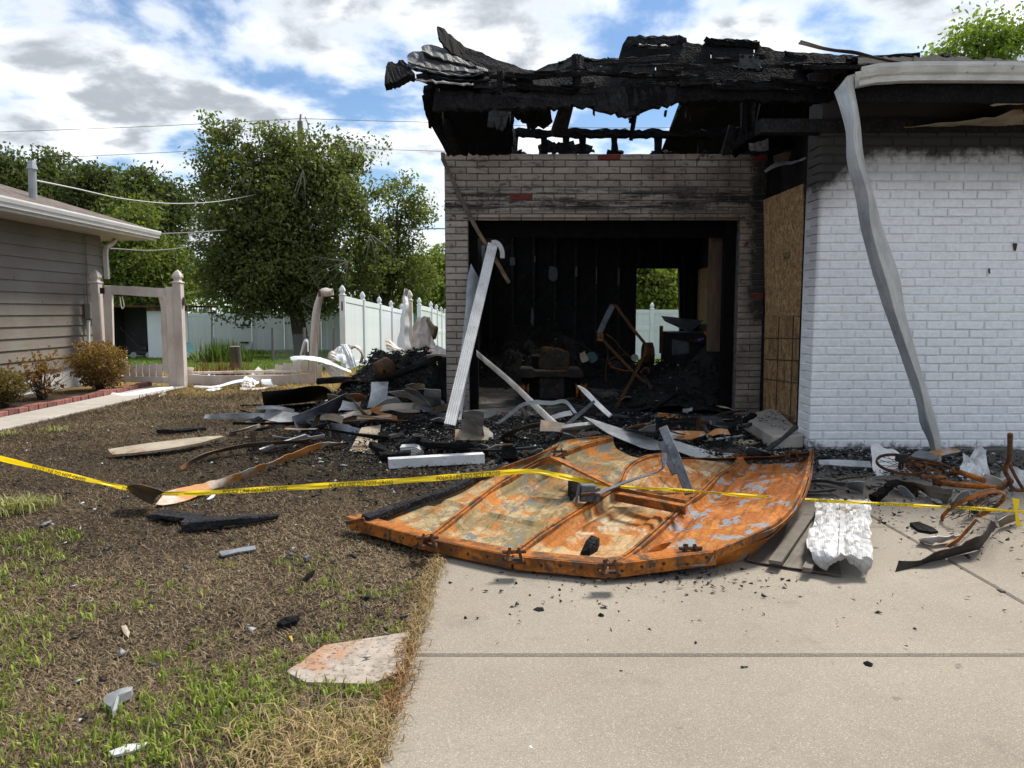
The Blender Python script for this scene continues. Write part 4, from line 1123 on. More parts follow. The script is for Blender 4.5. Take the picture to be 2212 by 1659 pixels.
tree('roof_tree', 'yellow green tree top rising above the burnt eave at the far right', (P(2130, 640, 22).x, 22, gz(22)), [blob(2090, 78, 22, 30, 32, 1.), blob(2150, 95, 22, 26, 38, 1.), blob(2200, 85, 22, 26, 32, 1.), blob(2040, 112, 22, 24, 16, 1.), blob(2120, 160, 22, 70, 50, 1.)], 75, 105, .07, ((.11, .17, .03), (.24, .32, .07)), TG, .2, .24)
# a distant leafy mass closing the view
V_, F_, C_ = leaves_mesh(np.stack([NP.uniform(-75, 60, 26000), NP.uniform(62, 74, 26000), -1.5 + 7.5 * NP.random(26000) ** .8], 1), .33, np.array([.03, .06, .018]) + NP.random((26000, 1)) * np.array([.05, .08, .018]))
np_mesh('distant_trees', V_, F_, 'leaf', C_, label='distant mass of dark trees closing the horizon', cat='trees', kind='stuff')

# shrubs by the neighbour's wall
def shrub(name, label, c, r, n, cols, size=.022, twig=60, grp='scorched shrubs along the wall', shell=2.8):
    t = thing(name, label, 'shrub', (c[0], c[1], .03), grp)
    q = ellip(n, (c[0], c[1], r[2] + .06), r, shell)
    cc_ = np.array([c[0], c[1], r[2] + .06]); q = cc_ + (q - cc_) * np.array([1 + .34 * noise.noise((Vector(w) - Vector(cc_)).normalized() * 2.6 + Vector((3, 1, 7))) + .16 * noise.noise(Vector(w) * 9.) for w in q])[:, None]
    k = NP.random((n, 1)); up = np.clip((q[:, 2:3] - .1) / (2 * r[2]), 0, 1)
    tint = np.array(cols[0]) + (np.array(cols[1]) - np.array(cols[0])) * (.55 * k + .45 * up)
    V, Fc, cc = leaves_mesh(q, size, tint); np_mesh('foliage', V, Fc, 'leaf', cc, t, origin=(c[0], c[1], .03))
    m = MB()
    for _ in range(twig):
        e = Vector(q[RND.randrange(n)]); m.tube([Vector((c[0] + RND.uniform(-.05, .05), c[1] + RND.uniform(-.05, .05), .03)), e * .5 + Vector((c[0], c[1], .1)) * .5, e], .006, 4, [1, .7, .3], ref=(.3, 1, .2))
    put(m, 'twigs', 'bark', t)
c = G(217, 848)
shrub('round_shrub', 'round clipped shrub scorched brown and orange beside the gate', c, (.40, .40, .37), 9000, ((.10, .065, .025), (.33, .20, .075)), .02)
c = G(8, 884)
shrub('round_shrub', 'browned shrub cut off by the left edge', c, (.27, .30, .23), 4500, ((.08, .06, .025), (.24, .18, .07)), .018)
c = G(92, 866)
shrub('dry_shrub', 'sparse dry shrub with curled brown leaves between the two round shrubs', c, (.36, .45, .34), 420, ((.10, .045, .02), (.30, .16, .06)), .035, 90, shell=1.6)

# ================================================================== fences
def fpost(parent, c, h, w=.115, mat='white_vinyl', name='post'):
    x, y, z = c
    o = put(MB().box(x - w / 2, x + w / 2, y - w / 2, y + w / 2, z, z + h), name, mat, parent, bev=.004)
    e = w / .115
    put(MB().loft4((x, y, z + h + .001), [(.068 * e, 0), (.068 * e, .022), (.046 * e, .03), (.040 * e, .055), (.060 * e, .10), (.056 * e, .13), (.035 * e, .18), (.004, .225)]), 'post_cap', mat, o, bev=.004)
    return o
def fpanel(parent, a, b, h, bw=.155, mat='white_vinyl', rails=(1., .0), boards=True, thin=.022):
    """a, b: ground points of neighbouring posts (centres)."""
    a, b = Vector(a), Vector(b); d = b - a; n = max(2, int(d.length / bw)); t = d.normalized()
    for f in rails:
        zz = Vector((0, 0, .10 + (h - .16) * f)); put(MB().bar(a + zz + t * .06, b + zz - t * .06, .05, .13, ref=(0, 0, 1)), 'rail', mat, parent, bev=.004)
    if not boards: return
    for i in range(n):
        q = a + t * .07 + (d - t * .14) * ((i + .5) / n); wd = (d.length - .14) / n - .006
        put(MB().bar(q + Vector((0, 0, .14)), q + Vector((0, 0, h - .09)), wd if abs(t.x) > abs(t.y) else thin, thin if abs(t.x) > abs(t.y) else wd), 'board', mat, parent)
FG = 'white vinyl privacy fences'
# side fence running back beside the garage
sf = thing('side_fence', 'white vinyl fence with pointed post caps running back beside the garage', 'fence', (-3.65, 18, 0), FG)
sp = [Vector((P(741, 700, 16.).x, 16., gz(16.))), Vector((P(784, 700, 18.4).x, 18.4, gz(18.4))), Vector((P(820, 700, 20.8).x, 20.8, gz(20.8))), Vector((P(845, 700, 23.2).x, 23.2, gz(23.2))), Vector((P(868, 700, 25.6).x, 25.6, gz(25.6)))]
for q in sp: fpost(sf, q, 1.60)
for a, b_ in zip(sp, sp[1:]): fpanel(sf, a, b_, 1.60)
put(MB().box(sp[0].x - .015, sp[0].x + .015, 15.938, 15.941, 1.27, 1.46), 'rail_slot', 'rust_dark', sf)
s2 = thing('rear_fence', 'white vinyl fence with closely seen post caps just left of the brick corner', 'fence', (-2.65, 27, gz(27)), FG)
rp_ = []
for (u, Y) in ((906, 21.8), (931, 24.2), (943, 26.6), (953, 29.), (961, 31.4)):
    q = Vector((P(u, 700, Y).x, Y, gz(Y))); rp_.append(q); fpost(s2, q, 1.62)
for a, b_ in zip(rp_, rp_[1:]): fpanel(s2, a, b_, 1.62, rails=(1., .55, 0.))
# back fence with double gate
FY = 29.5
bf = thing('back_fence', 'long white vinyl fence with black hinged gates across the back yard', 'fence', (-8, FY, gz(FY)), FG)
bx = [P(u, 700, FY).x for u in (398, 458, 540, 610, 640, 690, 735)]
bx = [bx[0] - 2.2, bx[0] - 1.1] + bx + [bx[-1] + 1.4, bx[-1] + 2.8]
for i, x in enumerate(bx):
    put(MB().box(x - .06, x + .06, FY - .06, FY + .06, gz(FY), gz(FY) + 1.62), 'post', 'white_vinyl', bf)
for a, b_ in zip(bx, bx[1:]): fpanel(bf, (a, FY, gz(FY)), (b_, FY, gz(FY)), 1.60, bw=.22)
for (zx, zy) in ((1703, 503), (1705, 800), (1990, 500), (1975, 605), (1965, 745)):
    q = p('M', zx, zy, FY - .085); put(MB().box(q.x - .16, q.x + .16, q.y - .015, q.y + .02, q.z - .035, q.z + .035), 'hinge', 'black_plastic', bf)
q = p('M', 1703, 520, FY - .07); q2 = p('M', 1703, 800, FY - .07)
put(MB().tube([q, q2], .012, 6), 'drop_rod', 'black_plastic', bf)
# fence piece seen through the doorway
df = thing('door_view_fence', 'white vinyl fence section with pointed cap seen through the back doorway', 'fence', (P(1408, 700, 24).x, 24, gz(24)), FG)
dq = [Vector((P(u, 700, 24).x, 24, gz(24))) for u in (1240, 1408, 1576)]
for q in dq: fpost(df, q, 1.36 - gz(24) - .04)
for a, b_ in zip(dq, dq[1:]): fpanel(df, a, b_, 1.36 - gz(24) - .06, rails=(1., .62, 0.), bw=.2)
# melted gate beside the neighbour's house
GY = 12.5
gt = thing('melted_gate', 'heat-warped pinkish vinyl gate hanging open-framed between two capped posts', 'gate', (P(300, 835, GY).x, GY, 0))
def gp(u, v, dy=0.): return P(u, v, GY + dy)
for (u, tp) in ((212, 617), (388, 617)):
    x = gp(u, 700).x; fpost(gt, (x, GY, 0), gp(u, 612).z, .135, 'heated_vinyl')
put(MB().bar(gp(234, 617), gp(240, 838), .13, .06), 'stile', 'heated_vinyl', gt, bev=.006)
put(MB().sweep(cr([gp(242, 626), gp(290, 629), gp(362, 632)], 9), [(-.03, -.075), (.03, -.075), (.03, .075), (-.03, .075)], (0, 0, 1)).jit(.012, 2.), 'top_rail', 'heated_vinyl', gt)
put(MB().bar(gp(368, 620), gp(376, 838), .14, .07), 'stile', 'heated_vinyl', gt, bev=.006)
put(between([gp(341, 640, .02), gp(347, 665, .02), gp(350, 740, .02), gp(352, 800, .02)], [gp(362, 636, .05), gp(366, 680, .05), gp(370, 760, .05), gp(372, 815, .05)], 16, 5, .008, (0, -.03, 0)), 'drooped_board', 'heated_vinyl', gt, th=.006, smooth=True)
put(between([gp(352, 640, -.02), gp(360, 690, -.02), gp(366, 760, -.02)], [gp(360, 640, -.03), gp(366, 690, -.03), gp(370, 760, -.03)], 12, 3, .004), 'drooped_board', 'cream_vinyl', gt, th=.006, smooth=True)
for i in range(6):
    u0, u1 = 268 + i * 14.2, 281 + i * 14.2
    put(between([gp(u0, 787 + RND.uniform(-3, 3), .0), gp(u1, 787 + RND.uniform(-3, 3), 0)], [gp(u0, 815), gp(u1, 815)], 4, 5, .006, (0, -.02, 0)), 'shrunken_board', 'heated_vinyl', gt, th=.01, smooth=True)
put(MB().bar(gp(258, 818), gp(372, 821), .05, .10, ref=(0, 0, 1)), 'bottom_rail', 'heated_vinyl', gt, bev=.006)
put(MB().bar(gp(272, 768), gp(272, 790), .035, .03), 'board_stub', 'cream_vinyl', gt)
put(MB().tube(cr([gp(259, 641), gp(262, 662), gp(265, 667), gp(268, 660), gp(264, 641)], 14), .008, 5), 'cord_loop', 'cream_vinyl', gt)
for (u, v) in ((220, 628), (220, 828)): 
    q = gp(u, v, -.075); put(MB().box(q.x - .035, q.x + .035, q.y, q.y + .02, q.z - .05, q.z + .05), 'hinge', 'black_plastic', gt)
put(MB().box(gp(396.5, 650).x, gp(398.5, 650).x, GY - .03, GY + .03, gp(390, 650).z - .08, gp(390, 650).z + .06), 'latch_slot', 'rust_dark', gt)
# melted run of fence from the gate to the drooping post
mf = thing('melted_fence_run', 'low melted fence panel with shrivelled boards between the gate and the drooping post', 'fence', G(540, 832))
mp0, mp1 = P(400, 812, 12.7), P(676, 812, 12.9)
put(MB().sweep(cr([P(400, 818, 12.7), P(470, 822, 12.62), P(560, 822, 12.75), P(676, 817, 12.9)], 16), [(-.03, -.085), (.03, -.085), (.03, .085), (-.03, .085)], (0, 0, 1)).jit(.02, 1.5), 'bottom_rail', 'heated_vinyl', mf)
put(MB().sweep(cr([P(400, 805, 12.8), P(500, 804, 12.8), P(676, 802, 13.0)], 10), [(-.03, -.02), (.03, -.02), (.03, .02), (-.03, .02)], (0, 0, 1)).jit(.01, 2), 'rail_edge', 'cream_vinyl', mf)
for i, (x0, x1, y0, y1) in enumerate(((145, 218, 1048, 1130), (222, 292, 1015, 1125), (290, 372, 1000, 1118), (376, 445, 985, 1118), (450, 518, 970, 1080), (590, 640, 1010, 1140))):
    put(between([p('A', x0, y0 + RND.uniform(-8, 8), 12.95), p('A', x1, y0 + RND.uniform(-8, 8), 12.95)], [p('A', x0 + 6, y1, 12.95), p('A', x1 - 2, y1, 12.95)], 5, 7, .012, (0, -.018, 0)), 'shrunken_board', 'heated_vinyl', mf, th=.008, smooth=True)
for i, (x0, x1, y0, y1) in enumerate(((80, 135, 725, 785), (0, 0, 0, 0))):
    if x1: put(between([p('W', x0, y0, 12.75), p('W', x1, y0 + 5, 12.75)], [p('W', x0, y1, 12.72), p('W', x1 - 4, y1, 12.72)], 5, 5, .015, (0, -.04, 0)), 'shrunken_board', 'heated_vinyl', mf, th=.008, smooth=True)
# drooping post
dp = thing('drooping_post', 'tall melted fence post with its top sagging over like a hook', 'post', G(684, 829))
YD = 12.95
L_ = [p('A', *q, YD) for q in ((522, 1180), (527, 1000), (535, 800), (548, 600), (565, 500), (590, 420), (615, 360), (655, 335), (690, 345), (722, 345))]
R_ = [p('A', *q, YD) for q in ((588, 1180), (585, 1000), (592, 800), (606, 600), (622, 480), (632, 440), (650, 405), (675, 410), (700, 405), (728, 395))]
put(between(L_, R_, 34, 6, .006, (0, -.05, 0)), 'post_front', 'heated_vinyl', dp, th=.012, smooth=True)
put(between([q + Vector((0, .08, 0)) for q in L_], [q + Vector((0, .08, 0)) for q in R_], 34, 6, .006, (0, .03, 0)), 'post_back', 'cream_vinyl', dp, th=.012, smooth=True)
put(between(L_, [q + Vector((0, .09, 0)) for q in L_], 34, 3, .002), 'post_side', 'cream_vinyl', dp, th=.008, smooth=True)
q = p('A', 614, 385, YD - .06); put(MB().box(q.x - .02, q.x + .02, q.y - .01, q.y + .01, q.z - .05, q.z + .05), 'rail_slot', 'brown_wood', dp)

# melted vinyl heap: curled boards and rails, each a piece of its own
VG = 'melted vinyl fence pieces'
def vin(label, k, e1, e2, mat='cream_vinyl', amp=.02, bow=(0, -.03, 0), n=16, m=13, cat='vinyl scrap', name='melted_vinyl_board'):
    return scrap(name, label, cat, k, e1, e2, mat, VG, n + 6, m, amp * .55, bow, .005, pleat=.014 if m > 4 else 0.)
Y1 = 12.3
vin('wide curled white vinyl sheet draped over the heap behind the drooping post', 'A', [(355, 945, None, 12.2), (480, 935, None, 12.1), (620, 950, None, 12.1), (760, 1010, None, 12.0), (890, 1065, None, 11.9)], [(380, 985, None, 12.0), (490, 965, None, 11.9), (620, 990, None, 11.9), (760, 1035, None, 11.85), (900, 1085, None, 11.8)], 'white_vinyl')
vin('pleated cream vinyl boards slumped to the right of the drooping post', 'A', [(600, 980, None, 12.3), (660, 1030, None, 12.2), (720, 1120, None, 12.1)], [(740, 990, None, 12.2), (800, 1050, None, 12.1), (850, 1120, None, 12.)], 'cream_vinyl', .05)
vin('tall folded white vinyl board leaning left of the black heap', 'A', [(765, 850, None, 12.3), (730, 910, None, 12.2), (700, 960, None, 12.1)], [(880, 840, None, 12.3), (920, 950, None, 12.2), (940, 1040, None, 12.1)], 'white_vinyl', .05)
vin('broad white vinyl strap hanging over the folded board', 'A', [(800, 835, None, 12.1), (850, 940, None, 12.0), (890, 1060, None, 11.95)], [(865, 835, None, 12.1), (915, 930, None, 12.0), (945, 1030, None, 11.95)], 'white_vinyl', .012)
vin('thin white vinyl hoop arching behind the folded board', 'A', [(880, 850, None, 12.5), (930, 838, None, 12.5), (985, 870, None, 12.5), (1010, 930, None, 12.5), (990, 1000, None, 12.5)], [(890, 885, None, 12.5), (930, 865, None, 12.5), (965, 890, None, 12.5), (985, 935, None, 12.5), (965, 1000, None, 12.5)], 'cream_vinyl', .006)
vin('upside-down V of white vinyl left of the drooping post', 'A', [(440, 930, None, 12.6), (478, 800, None, 12.6), (515, 800, None, 12.6), (520, 900, None, 12.6)], [(458, 930, None, 12.6), (490, 830, None, 12.6), (503, 830, None, 12.6), (508, 900, None, 12.6)], 'white_vinyl', .004, m=3)
vin('curled beige vinyl roll under the white strap', 'A', [(690, 920, None, 12.2), (720, 895, None, 12.2), (760, 900, None, 12.2)], [(700, 985, None, 12.1), (720, 960, None, 12.1), (750, 985, None, 12.1)], 'heated_vinyl', .03)
vin('tilted square vinyl flap at the left end of the low melted panel', 'W', [(580, 720, .22), (630, 760, .16)], [(517, 788, .06), (570, 796, .03)], 'cream_vinyl', .012)
vin('pale vinyl loop arching over the ground in front of the low panel', 'W', [(135, 852, .02), (270, 855, .05), (400, 820, .10), (490, 805, .14), (540, 820, .13), (555, 858, .04)], [(140, 868, .0), (275, 868, .03), (400, 838, .08), (490, 822, .11), (530, 835, .10), (545, 860, .02)], 'white_vinyl', .006)
vin('crumpled white vinyl boards heaped before the low melted panel', 'W', [(445, 845, .05), (490, 795, .14), (540, 790, .12)], [(500, 880, .0), (540, 860, .05), (590, 830, .05)], 'cream_vinyl', .04)
vin('folded vinyl scrap right of the pale loop', 'W', [(600, 810, .12), (660, 805, .12)], [(610, 850, .03), (680, 850, .03)], 'white_vinyl', .02)
vin('flattened vinyl strip trailing right of the pale loop', 'W', [(450, 865, .03), (560, 870, .03), (710, 850, .03)], [(460, 885, .0), (570, 885, .0), (715, 862, .0)], 'heated_vinyl', .02)
vin('thin beige rail lying from the gate post towards the lawn', 'M', [(1280, 1170, .03), (1350, 1130, .05), (1505, 1098, .03)], [(1290, 1185, .0), (1360, 1148, .0), (1508, 1112, .0)], 'heated_vinyl', .006, n=12, m=3)
vin('flat white board lying on the side walk by the gate', 'M', [(830, 1140, .03), (1000, 1150, .03), (1200, 1115, .04), (1390, 1098, .03)], [(900, 1165, .0), (1030, 1182, .0), (1230, 1140, .01), (1395, 1115, .0)], 'white_vinyl', .012)
vin('torn white vinyl leaf on the straw below the pale loop', 'W', [(220, 880, .03), (270, 872, .03), (330, 868, .02)], [(215, 893, .0), (270, 893, .0), (325, 880, .0)], 'white_vinyl', .015)
vin('white scrap by the lower gate post corner', 'W', [(185, 768, .06), (240, 765, .06), (290, 778, .04)], [(190, 782, .02), (240, 784, .02), (288, 788, .02)], 'white_vinyl', .01)
# slumped panel in front of the side fence
vin('cascading white vinyl panel slumped against the side fence', 'A', [(1370, 350, None, 15.2), (1345, 500, None, 15.0), (1320, 700, None, 14.9), (1300, 850, None, 14.8)], [(1395, 360, None, 15.2), (1400, 500, None, 15.0), (1400, 700, None, 14.9), (1425, 880, None, 14.8)], 'white_vinyl', .06, (0, -.05, 0), 24, 6)
vin('twisted vinyl post cap and strip at the top of the slumped panel', 'A', [(1375, 340, None, 15.1), (1365, 380, None, 15.1), (1345, 430, None, 15.1), (1350, 480, None, 15.1)], [(1400, 350, None, 15.1), (1395, 390, None, 15.1), (1385, 440, None, 15.1), (1395, 480, None, 15.1)], 'heated_vinyl', .01)
vin('tall beige vinyl sheet crumpled beside the brick corner', 'A', [(1475, 590, None, 14.2), (1440, 720, None, 14.1), (1430, 880, None, 14.0)], [(1600, 610, None, 14.2), (1610, 720, None, 14.1), (1640, 880, None, 14.0)], 'heated_vinyl', .08, (0, -.08, 0), 18, 9)
vin('scorched ragged vinyl flap right of the tall beige sheet', 'A', [(1580, 590, None, 14.0), (1620, 650, None, 14.0), (1665, 690, None, 14.), (1650, 780, None, 14.0)], [(1560, 620, None, 13.9), (1590, 700, None, 13.9), (1610, 760, None, 13.9), (1600, 840, None, 13.9)], 'siding_burnt_tan', .04)
vin('low beige vinyl fold against the foot of the brick corner', 'A', [(1610, 760, None, 13.6), (1650, 840, None, 13.5), (1735, 880, None, 13.4)], [(1560, 930, None, 13.4), (1640, 925, None, 13.3), (1735, 925, None, 13.3)], 'heated_vinyl', .05)
vin('pointed beige vinyl peak left of the slumped panel', 'A', [(1190, 785, None, 14.6), (1215, 780, None, 14.6), (1300, 850, None, 14.5), (1370, 885, None, 14.4)], [(1210, 890, None, 14.4), (1240, 890, None, 14.4), (1300, 890, None, 14.4), (1350, 890, None, 14.4)], 'cream_vinyl', .03)
bp = thing('bare_fence_post', 'bare beige post with pointed cap behind the slumped vinyl', 'post', (P(885, 700, 15.6).x, 15.6, 0))
fpost(bp, (P(885, 700, 15.6).x, 15.6, 0), P(885, 650, 15.6).z, .12, 'cream_vinyl', name='shaft')

# shed with mower beyond the gate
SY = 24.5; sz0 = gz(SY)
shed = thing('open_shed', 'open-fronted pale shed seen through the melted gate', 'shed', (P(300, 760, SY).x, SY + 1, sz0))
sx0, sx1, sx2, szt = P(205, 700, SY).x, P(318, 700, SY).x, P(405, 700, SY).x, P(300, 664, SY).z
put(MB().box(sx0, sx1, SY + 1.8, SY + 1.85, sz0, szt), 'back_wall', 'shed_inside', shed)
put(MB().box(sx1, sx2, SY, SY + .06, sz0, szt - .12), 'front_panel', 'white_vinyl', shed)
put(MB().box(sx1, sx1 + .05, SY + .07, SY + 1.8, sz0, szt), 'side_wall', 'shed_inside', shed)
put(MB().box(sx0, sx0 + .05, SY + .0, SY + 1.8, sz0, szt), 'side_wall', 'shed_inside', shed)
put(MB().box(sx0, sx2 + .3, SY - .35, SY + 1.9, szt, szt + .06), 'roof', 'rust_dark', shed)
put(MB().box(sx1, sx2, SY - .03, SY - .002, szt - .12, szt - .002), 'trim', 'siding_brown', shed)
mw = thing('push_mower', 'black push lawn mower standing in the open shed', 'mower', (P(295, 758, SY + .3).x, SY + .3, sz0))
mx, my = P(297, 758, SY + .3).x, SY + .3
put(MB().box(mx - .05, mx + .55, my - .25, my + .25, sz0 + .1, sz0 + .24).rough(.01), 'deck', 'black_plastic', mw, bev=.03)
put(MB().box(mx + .12, mx + .38, my - .12, my + .12, sz0 + .24, sz0 + .42).rough(.01), 'engine', 'black_plastic', mw, bev=.03)
put(MB().tube(cr([(mx + .25, my - .2, sz0 + .24), (mx - .2, my - .2, sz0 + .75), (mx - .42, my - .2, sz0 + 1.0), (mx - .42, my + .2, sz0 + 1.0), (mx - .2, my + .2, sz0 + .75), (mx + .25, my + .2, sz0 + .24)], 22), .016, 6, ref=(0, 1, .1)), 'handle', 'black_plastic', mw)
for dx in (0, .5):
    for dy in (-.28, .28):
        w = MB(); ring = [Vector((mx + dx + .1 * math.cos(t * math.pi / 6), my + dy, sz0 + .1 + .1 * math.sin(t * math.pi / 6))) for t in range(12)]
        w.prism(ring, (0, 0, 0), (0, .05, 0)); put(w, 'wheel', 'grey_metal', mw)
q = p('M', 1520, 790, 23.5)
lp = put(MB().prism([p('M', 1495, 745, 24.), p('M', 1525, 742, 24.), p('M', 1590, 820, 23.6), p('M', 1495, 820, 23.6)], (0, 0, 0), (0, .03, 0)), 'turquoise_board', 'turquoise_panel', None, 'pale turquoise board leaning at the shed corner', 'board')
# stump, chain-link fence
st = thing('tree_stump', 'short weathered tree stump on the green grass', 'stump', G(509, 797))
c = G(509, 797); rr = 44 * .26856 / F * c.y
put(MB().tube([c, c + Vector((0, 0, .15)), c + Vector((0, 0, .50))], rr, 18, [1.15, 1.0, .98], ref=(0, 1, 0)).jit(.02, 9), 'bark', 'stump_bark', st)
put(MB().prism([c + Vector((rr * .9 * math.cos(i * math.pi / 9), rr * .9 * math.sin(i * math.pi / 9), .492)) for i in range(18)], (0, 0, 0), (0, 0, .02)), 'cut_top', 'stump_top', st)
cf = thing('chain_link_fence', 'sagging chain-link fence with weathered posts before the white back fence', 'fence', G(640, 770))
CYF = 21.
cu0 = [P(u, 800, CYF) for u in (590, 658, 687, 722)]
for q in cu0:
    b0 = Vector((q.x, CYF, gz(CYF))); put(MB().tube([b0, b0 + Vector((.02, 0, P(600, 708, CYF).z - gz(CYF)))], .035, 7, ref=(0, 1, 0)).rough(.006), 'post', 'pole_wood', cf)
mbw = MB(); x0, x1 = cu0[0].x, cu0[-1].x; z0, z1 = gz(CYF) + .05, P(600, 722, CYF).z; stp = .085
nn = int((x1 - x0 + (z1 - z0)) / stp)
for i in range(nn):
    for sgn in (1, -1):
        xa = x0 + i * stp - (z1 - z0) if sgn > 0 else x0 + i * stp
        a, b_ = Vector((xa, CYF - .04, z0)), Vector((xa + sgn * (z1 - z0), CYF - .04, z1))
        ts = [0., 1.]
        def cut(a, b):
            lo, hi = 0., 1.; dx = b.x - a.x
            for e, s in ((x0, 1), (x1, -1)):
                da, db = (a.x - e) * s, (b.x - e) * s
                if da < 0 and db < 0: return None
                if da < 0: lo = max(lo, da / (da - db))
                if db < 0: hi = min(hi, da / (da - db))
            return (a.lerp(b, lo), a.lerp(b, hi)) if hi > lo else None
        cl = cut(a, b_)
        if cl: mbw.bar(cl[0], cl[1], .006, .006)
put(mbw, 'wire_mesh', 'grey_metal', cf)
# utility pole and lines
PY = 40.
pole = thing('utility_pole', 'grey wooden utility pole rising behind the big tree', 'pole', (P(648, 700, PY).x, PY, gz(PY)))
ptop = P(648, 262, PY)
put(MB().tube([(ptop.x, PY, gz(PY)), ptop], .17, 10, [1.25, .85], ref=(0, 1, 0)), 'shaft', 'pole_wood', pole)
put(MB().tube([ptop, ptop + Vector((.05, 0, .35))], .05, 8, ref=(0, 1, 0)), 'insulator', 'grey_metal', pole)
put(MB().tube(cr([ptop + Vector((.3, -.1, .2)), ptop + Vector((.45, -.1, -.3)), ptop + Vector((.3, -.1, -.9))], 8), .035, 6), 'fuse_arm', 'grey_metal', pole)
def wireo(label, L, r=.013):
    path = cr([P(u, v, Y) for u, v, Y in L], 30)
    put(MB().tube(path, r, 4), 'power_line', 'cable_grey', None, label, 'power line', 'overhead power lines')
wireo('topmost thin power line left of the utility pole', [(-60, 287, 40), (300, 274, 40), (652, 256, 40)])
wireo('thin power line from the pole top to the burnt roof corner', [(652, 256, 40), (800, 261, 40), (960, 265, 40), (1300, 276, 40), (1700, 272, 40)])
wireo('second lower power line left of the big tree', [(20, 345, 41), (300, 332, 41), (640, 315, 41)])
wireo('second lower power line right of the big tree', [(640, 315, 41), (800, 322, 41), (1000, 328, 41)])
wireo('white wire running from the roof end into the big tree', [(345, 505, 15), (420, 502, 19), (490, 497, 24)], .014)
wireo('slack cable below the white wire', [(238, 537, 15), (330, 541, 18), (400, 534, 23), (450, 522, 26)], .014)
wireo('short white wire reaching the brick corner from the airy tree', [(880, 496, 26), (930, 494, 26), (985, 494, 26)], .02)
# far roof and yellow-railed stand
fr = thing('far_house', 'far house with grey shingle roof peeking above the white fence', 'house', (P(960, 690, 46).x, 46, gz(46)))
put(MB().add([P(880, 660, 45), P(1010, 660, 45), P(1010, 624, 50), P(900, 624, 50)], [(0, 1, 2, 3)]), 'roof', 'shingle_grey', fr, th=.1)
put(MB().box(P(890, 660, 46).x, P(1010, 660, 46).x, 45.5, 46, gz(46), P(900, 662, 46).z), 'wall', 'turquoise_panel', fr)
put(MB().box(P(920, 627, 49).x, P(928, 627, 49).x, 48.6, 49, P(920, 627, 49).z - .1, P(920, 624, 49).z), 'roof_vent', 'white_paint', fr)
yr = thing('yellow_rail_stand', 'yellow-topped rail stand just visible above the back fence', 'stand', (P(440, 690, 34).x, 34, gz(34)))
a, b_ = P(414, 662, 34), P(467, 662, 34)
put(MB().bar(a, b_, .06, .08, ref=(0, 0, 1)), 'top_rail', 'yellow_rail', yr)
for i in range(6):
    q = a.lerp(b_, i / 5); put(MB().bar((q.x, q.y, gz(34)), q - Vector((0, 0, .045)), .05, .05), 'upright', 'grey_metal', yr)

# ================================================================== fallen garage door
door = thing('fallen_garage_door', 'rusted four-section garage door lying warped on the driveway', 'garage door', G(1250, 1150))
Bd = [pts('C', [(230, 905, .06), (560, 800, .07), (900, 690, .10), (1120, 590, .14), (1380, 490, .20), (1620, 400, .26), (1830, 318, .30), (2090, 290, .30)]),
      pts('C', [(790, 1040, .06), (1100, 790, .08), (1300, 640, .12), (1540, 505, .18), (1700, 440, .24), (1900, 360, .28), (2110, 300, .30)]),
      pts('C', [(1400, 1175, .06), (1620, 1010, .07), (1900, 830, .10), (2110, 700, .13)]) + pts('D', [(330, 560, .18), (400, 430, .24), (520, 360, .26), (640, 335, .24)]),
      pts('D', [(300, 1150, .06), (420, 1070, .07), (620, 890, .08), (810, 710, .10), (940, 610, .12), (1060, 490, .14), (1150, 440, .14), (1225, 350, .12)]),
      pts('D', [(1050, 1060, .10), (1290, 960, .13), (1500, 850, .17), (1640, 690, .20), (1720, 500, .24), (1755, 300, .22)])]
NA, NB_ = 64, 27
mats = ['rust_olive', 'rust_olive', 'rust_tan', 'rust_flaking']
dents = [.05, .03, .025, .04]
for s in range(4):
    a, b_ = cr(Bd[s], NA), cr(Bd[s + 1], NA); rows = []
    for i in range(NA):
        r = []; ti = i / (NA - 1)
        for j in range(NB_):
            tj = j / (NB_ - 1); q = a[i].lerp(b_[i], tj)
            edge = min(tj, 1 - tj)
            dz = .014 * (1 if edge < .06 else 0) - .030 * (1 if edge > .10 else max(0, (edge - .04) / .06))
            f = (ti * 4) % 1.0
            if .16 < tj < .84 and .10 < f < .90:
                dz += .018
                if .27 < tj < .73 and .2 < f < .8: dz -= .015
            dz += dents[s] * noise.noise(Vector((q.x * 2.2, q.y * 2.2, s * 7.))) * min(1, ti * 2 + .2)
            if s == 3: dz += .018 * noise.noise(Vector((q.x * 5, q.y * 5, 1.))) - .028 * math.sin(math.pi * tj) * (1 - ti * .4) + (.03 * math.sin(math.pi * tj) if ti < .3 else 0)
            if s == 0: dz += .05 * math.sin(math.pi * tj) * ti
            if s == 1 and ti > .5: dz -= .03 * math.sin(math.pi * tj)
            r.append(Vector((q.x, q.y, max(.014, q.z + dz))))
        rows.append(r)
    sec = put(MB().grid(rows), 'door_section', mats[s], door, th=.003, smooth=True)
    for bi in (s, s + 1):
        ln = cr(Bd[bi], NA); k = .5 if bi == s else -.5
        off = [(b_[i] - a[i]).normalized() * .014 * (1 if bi == s else -1) for i in range(NA)]
        put(MB().sweep([ln[i] + off[i] + Vector((0, 0, .012)) for i in range(NA)], [(-.007, -.02), (.007, -.02), (.007, .02), (-.007, .02)], (0, 0, 1)), 'flange', 'rust_edge', sec)
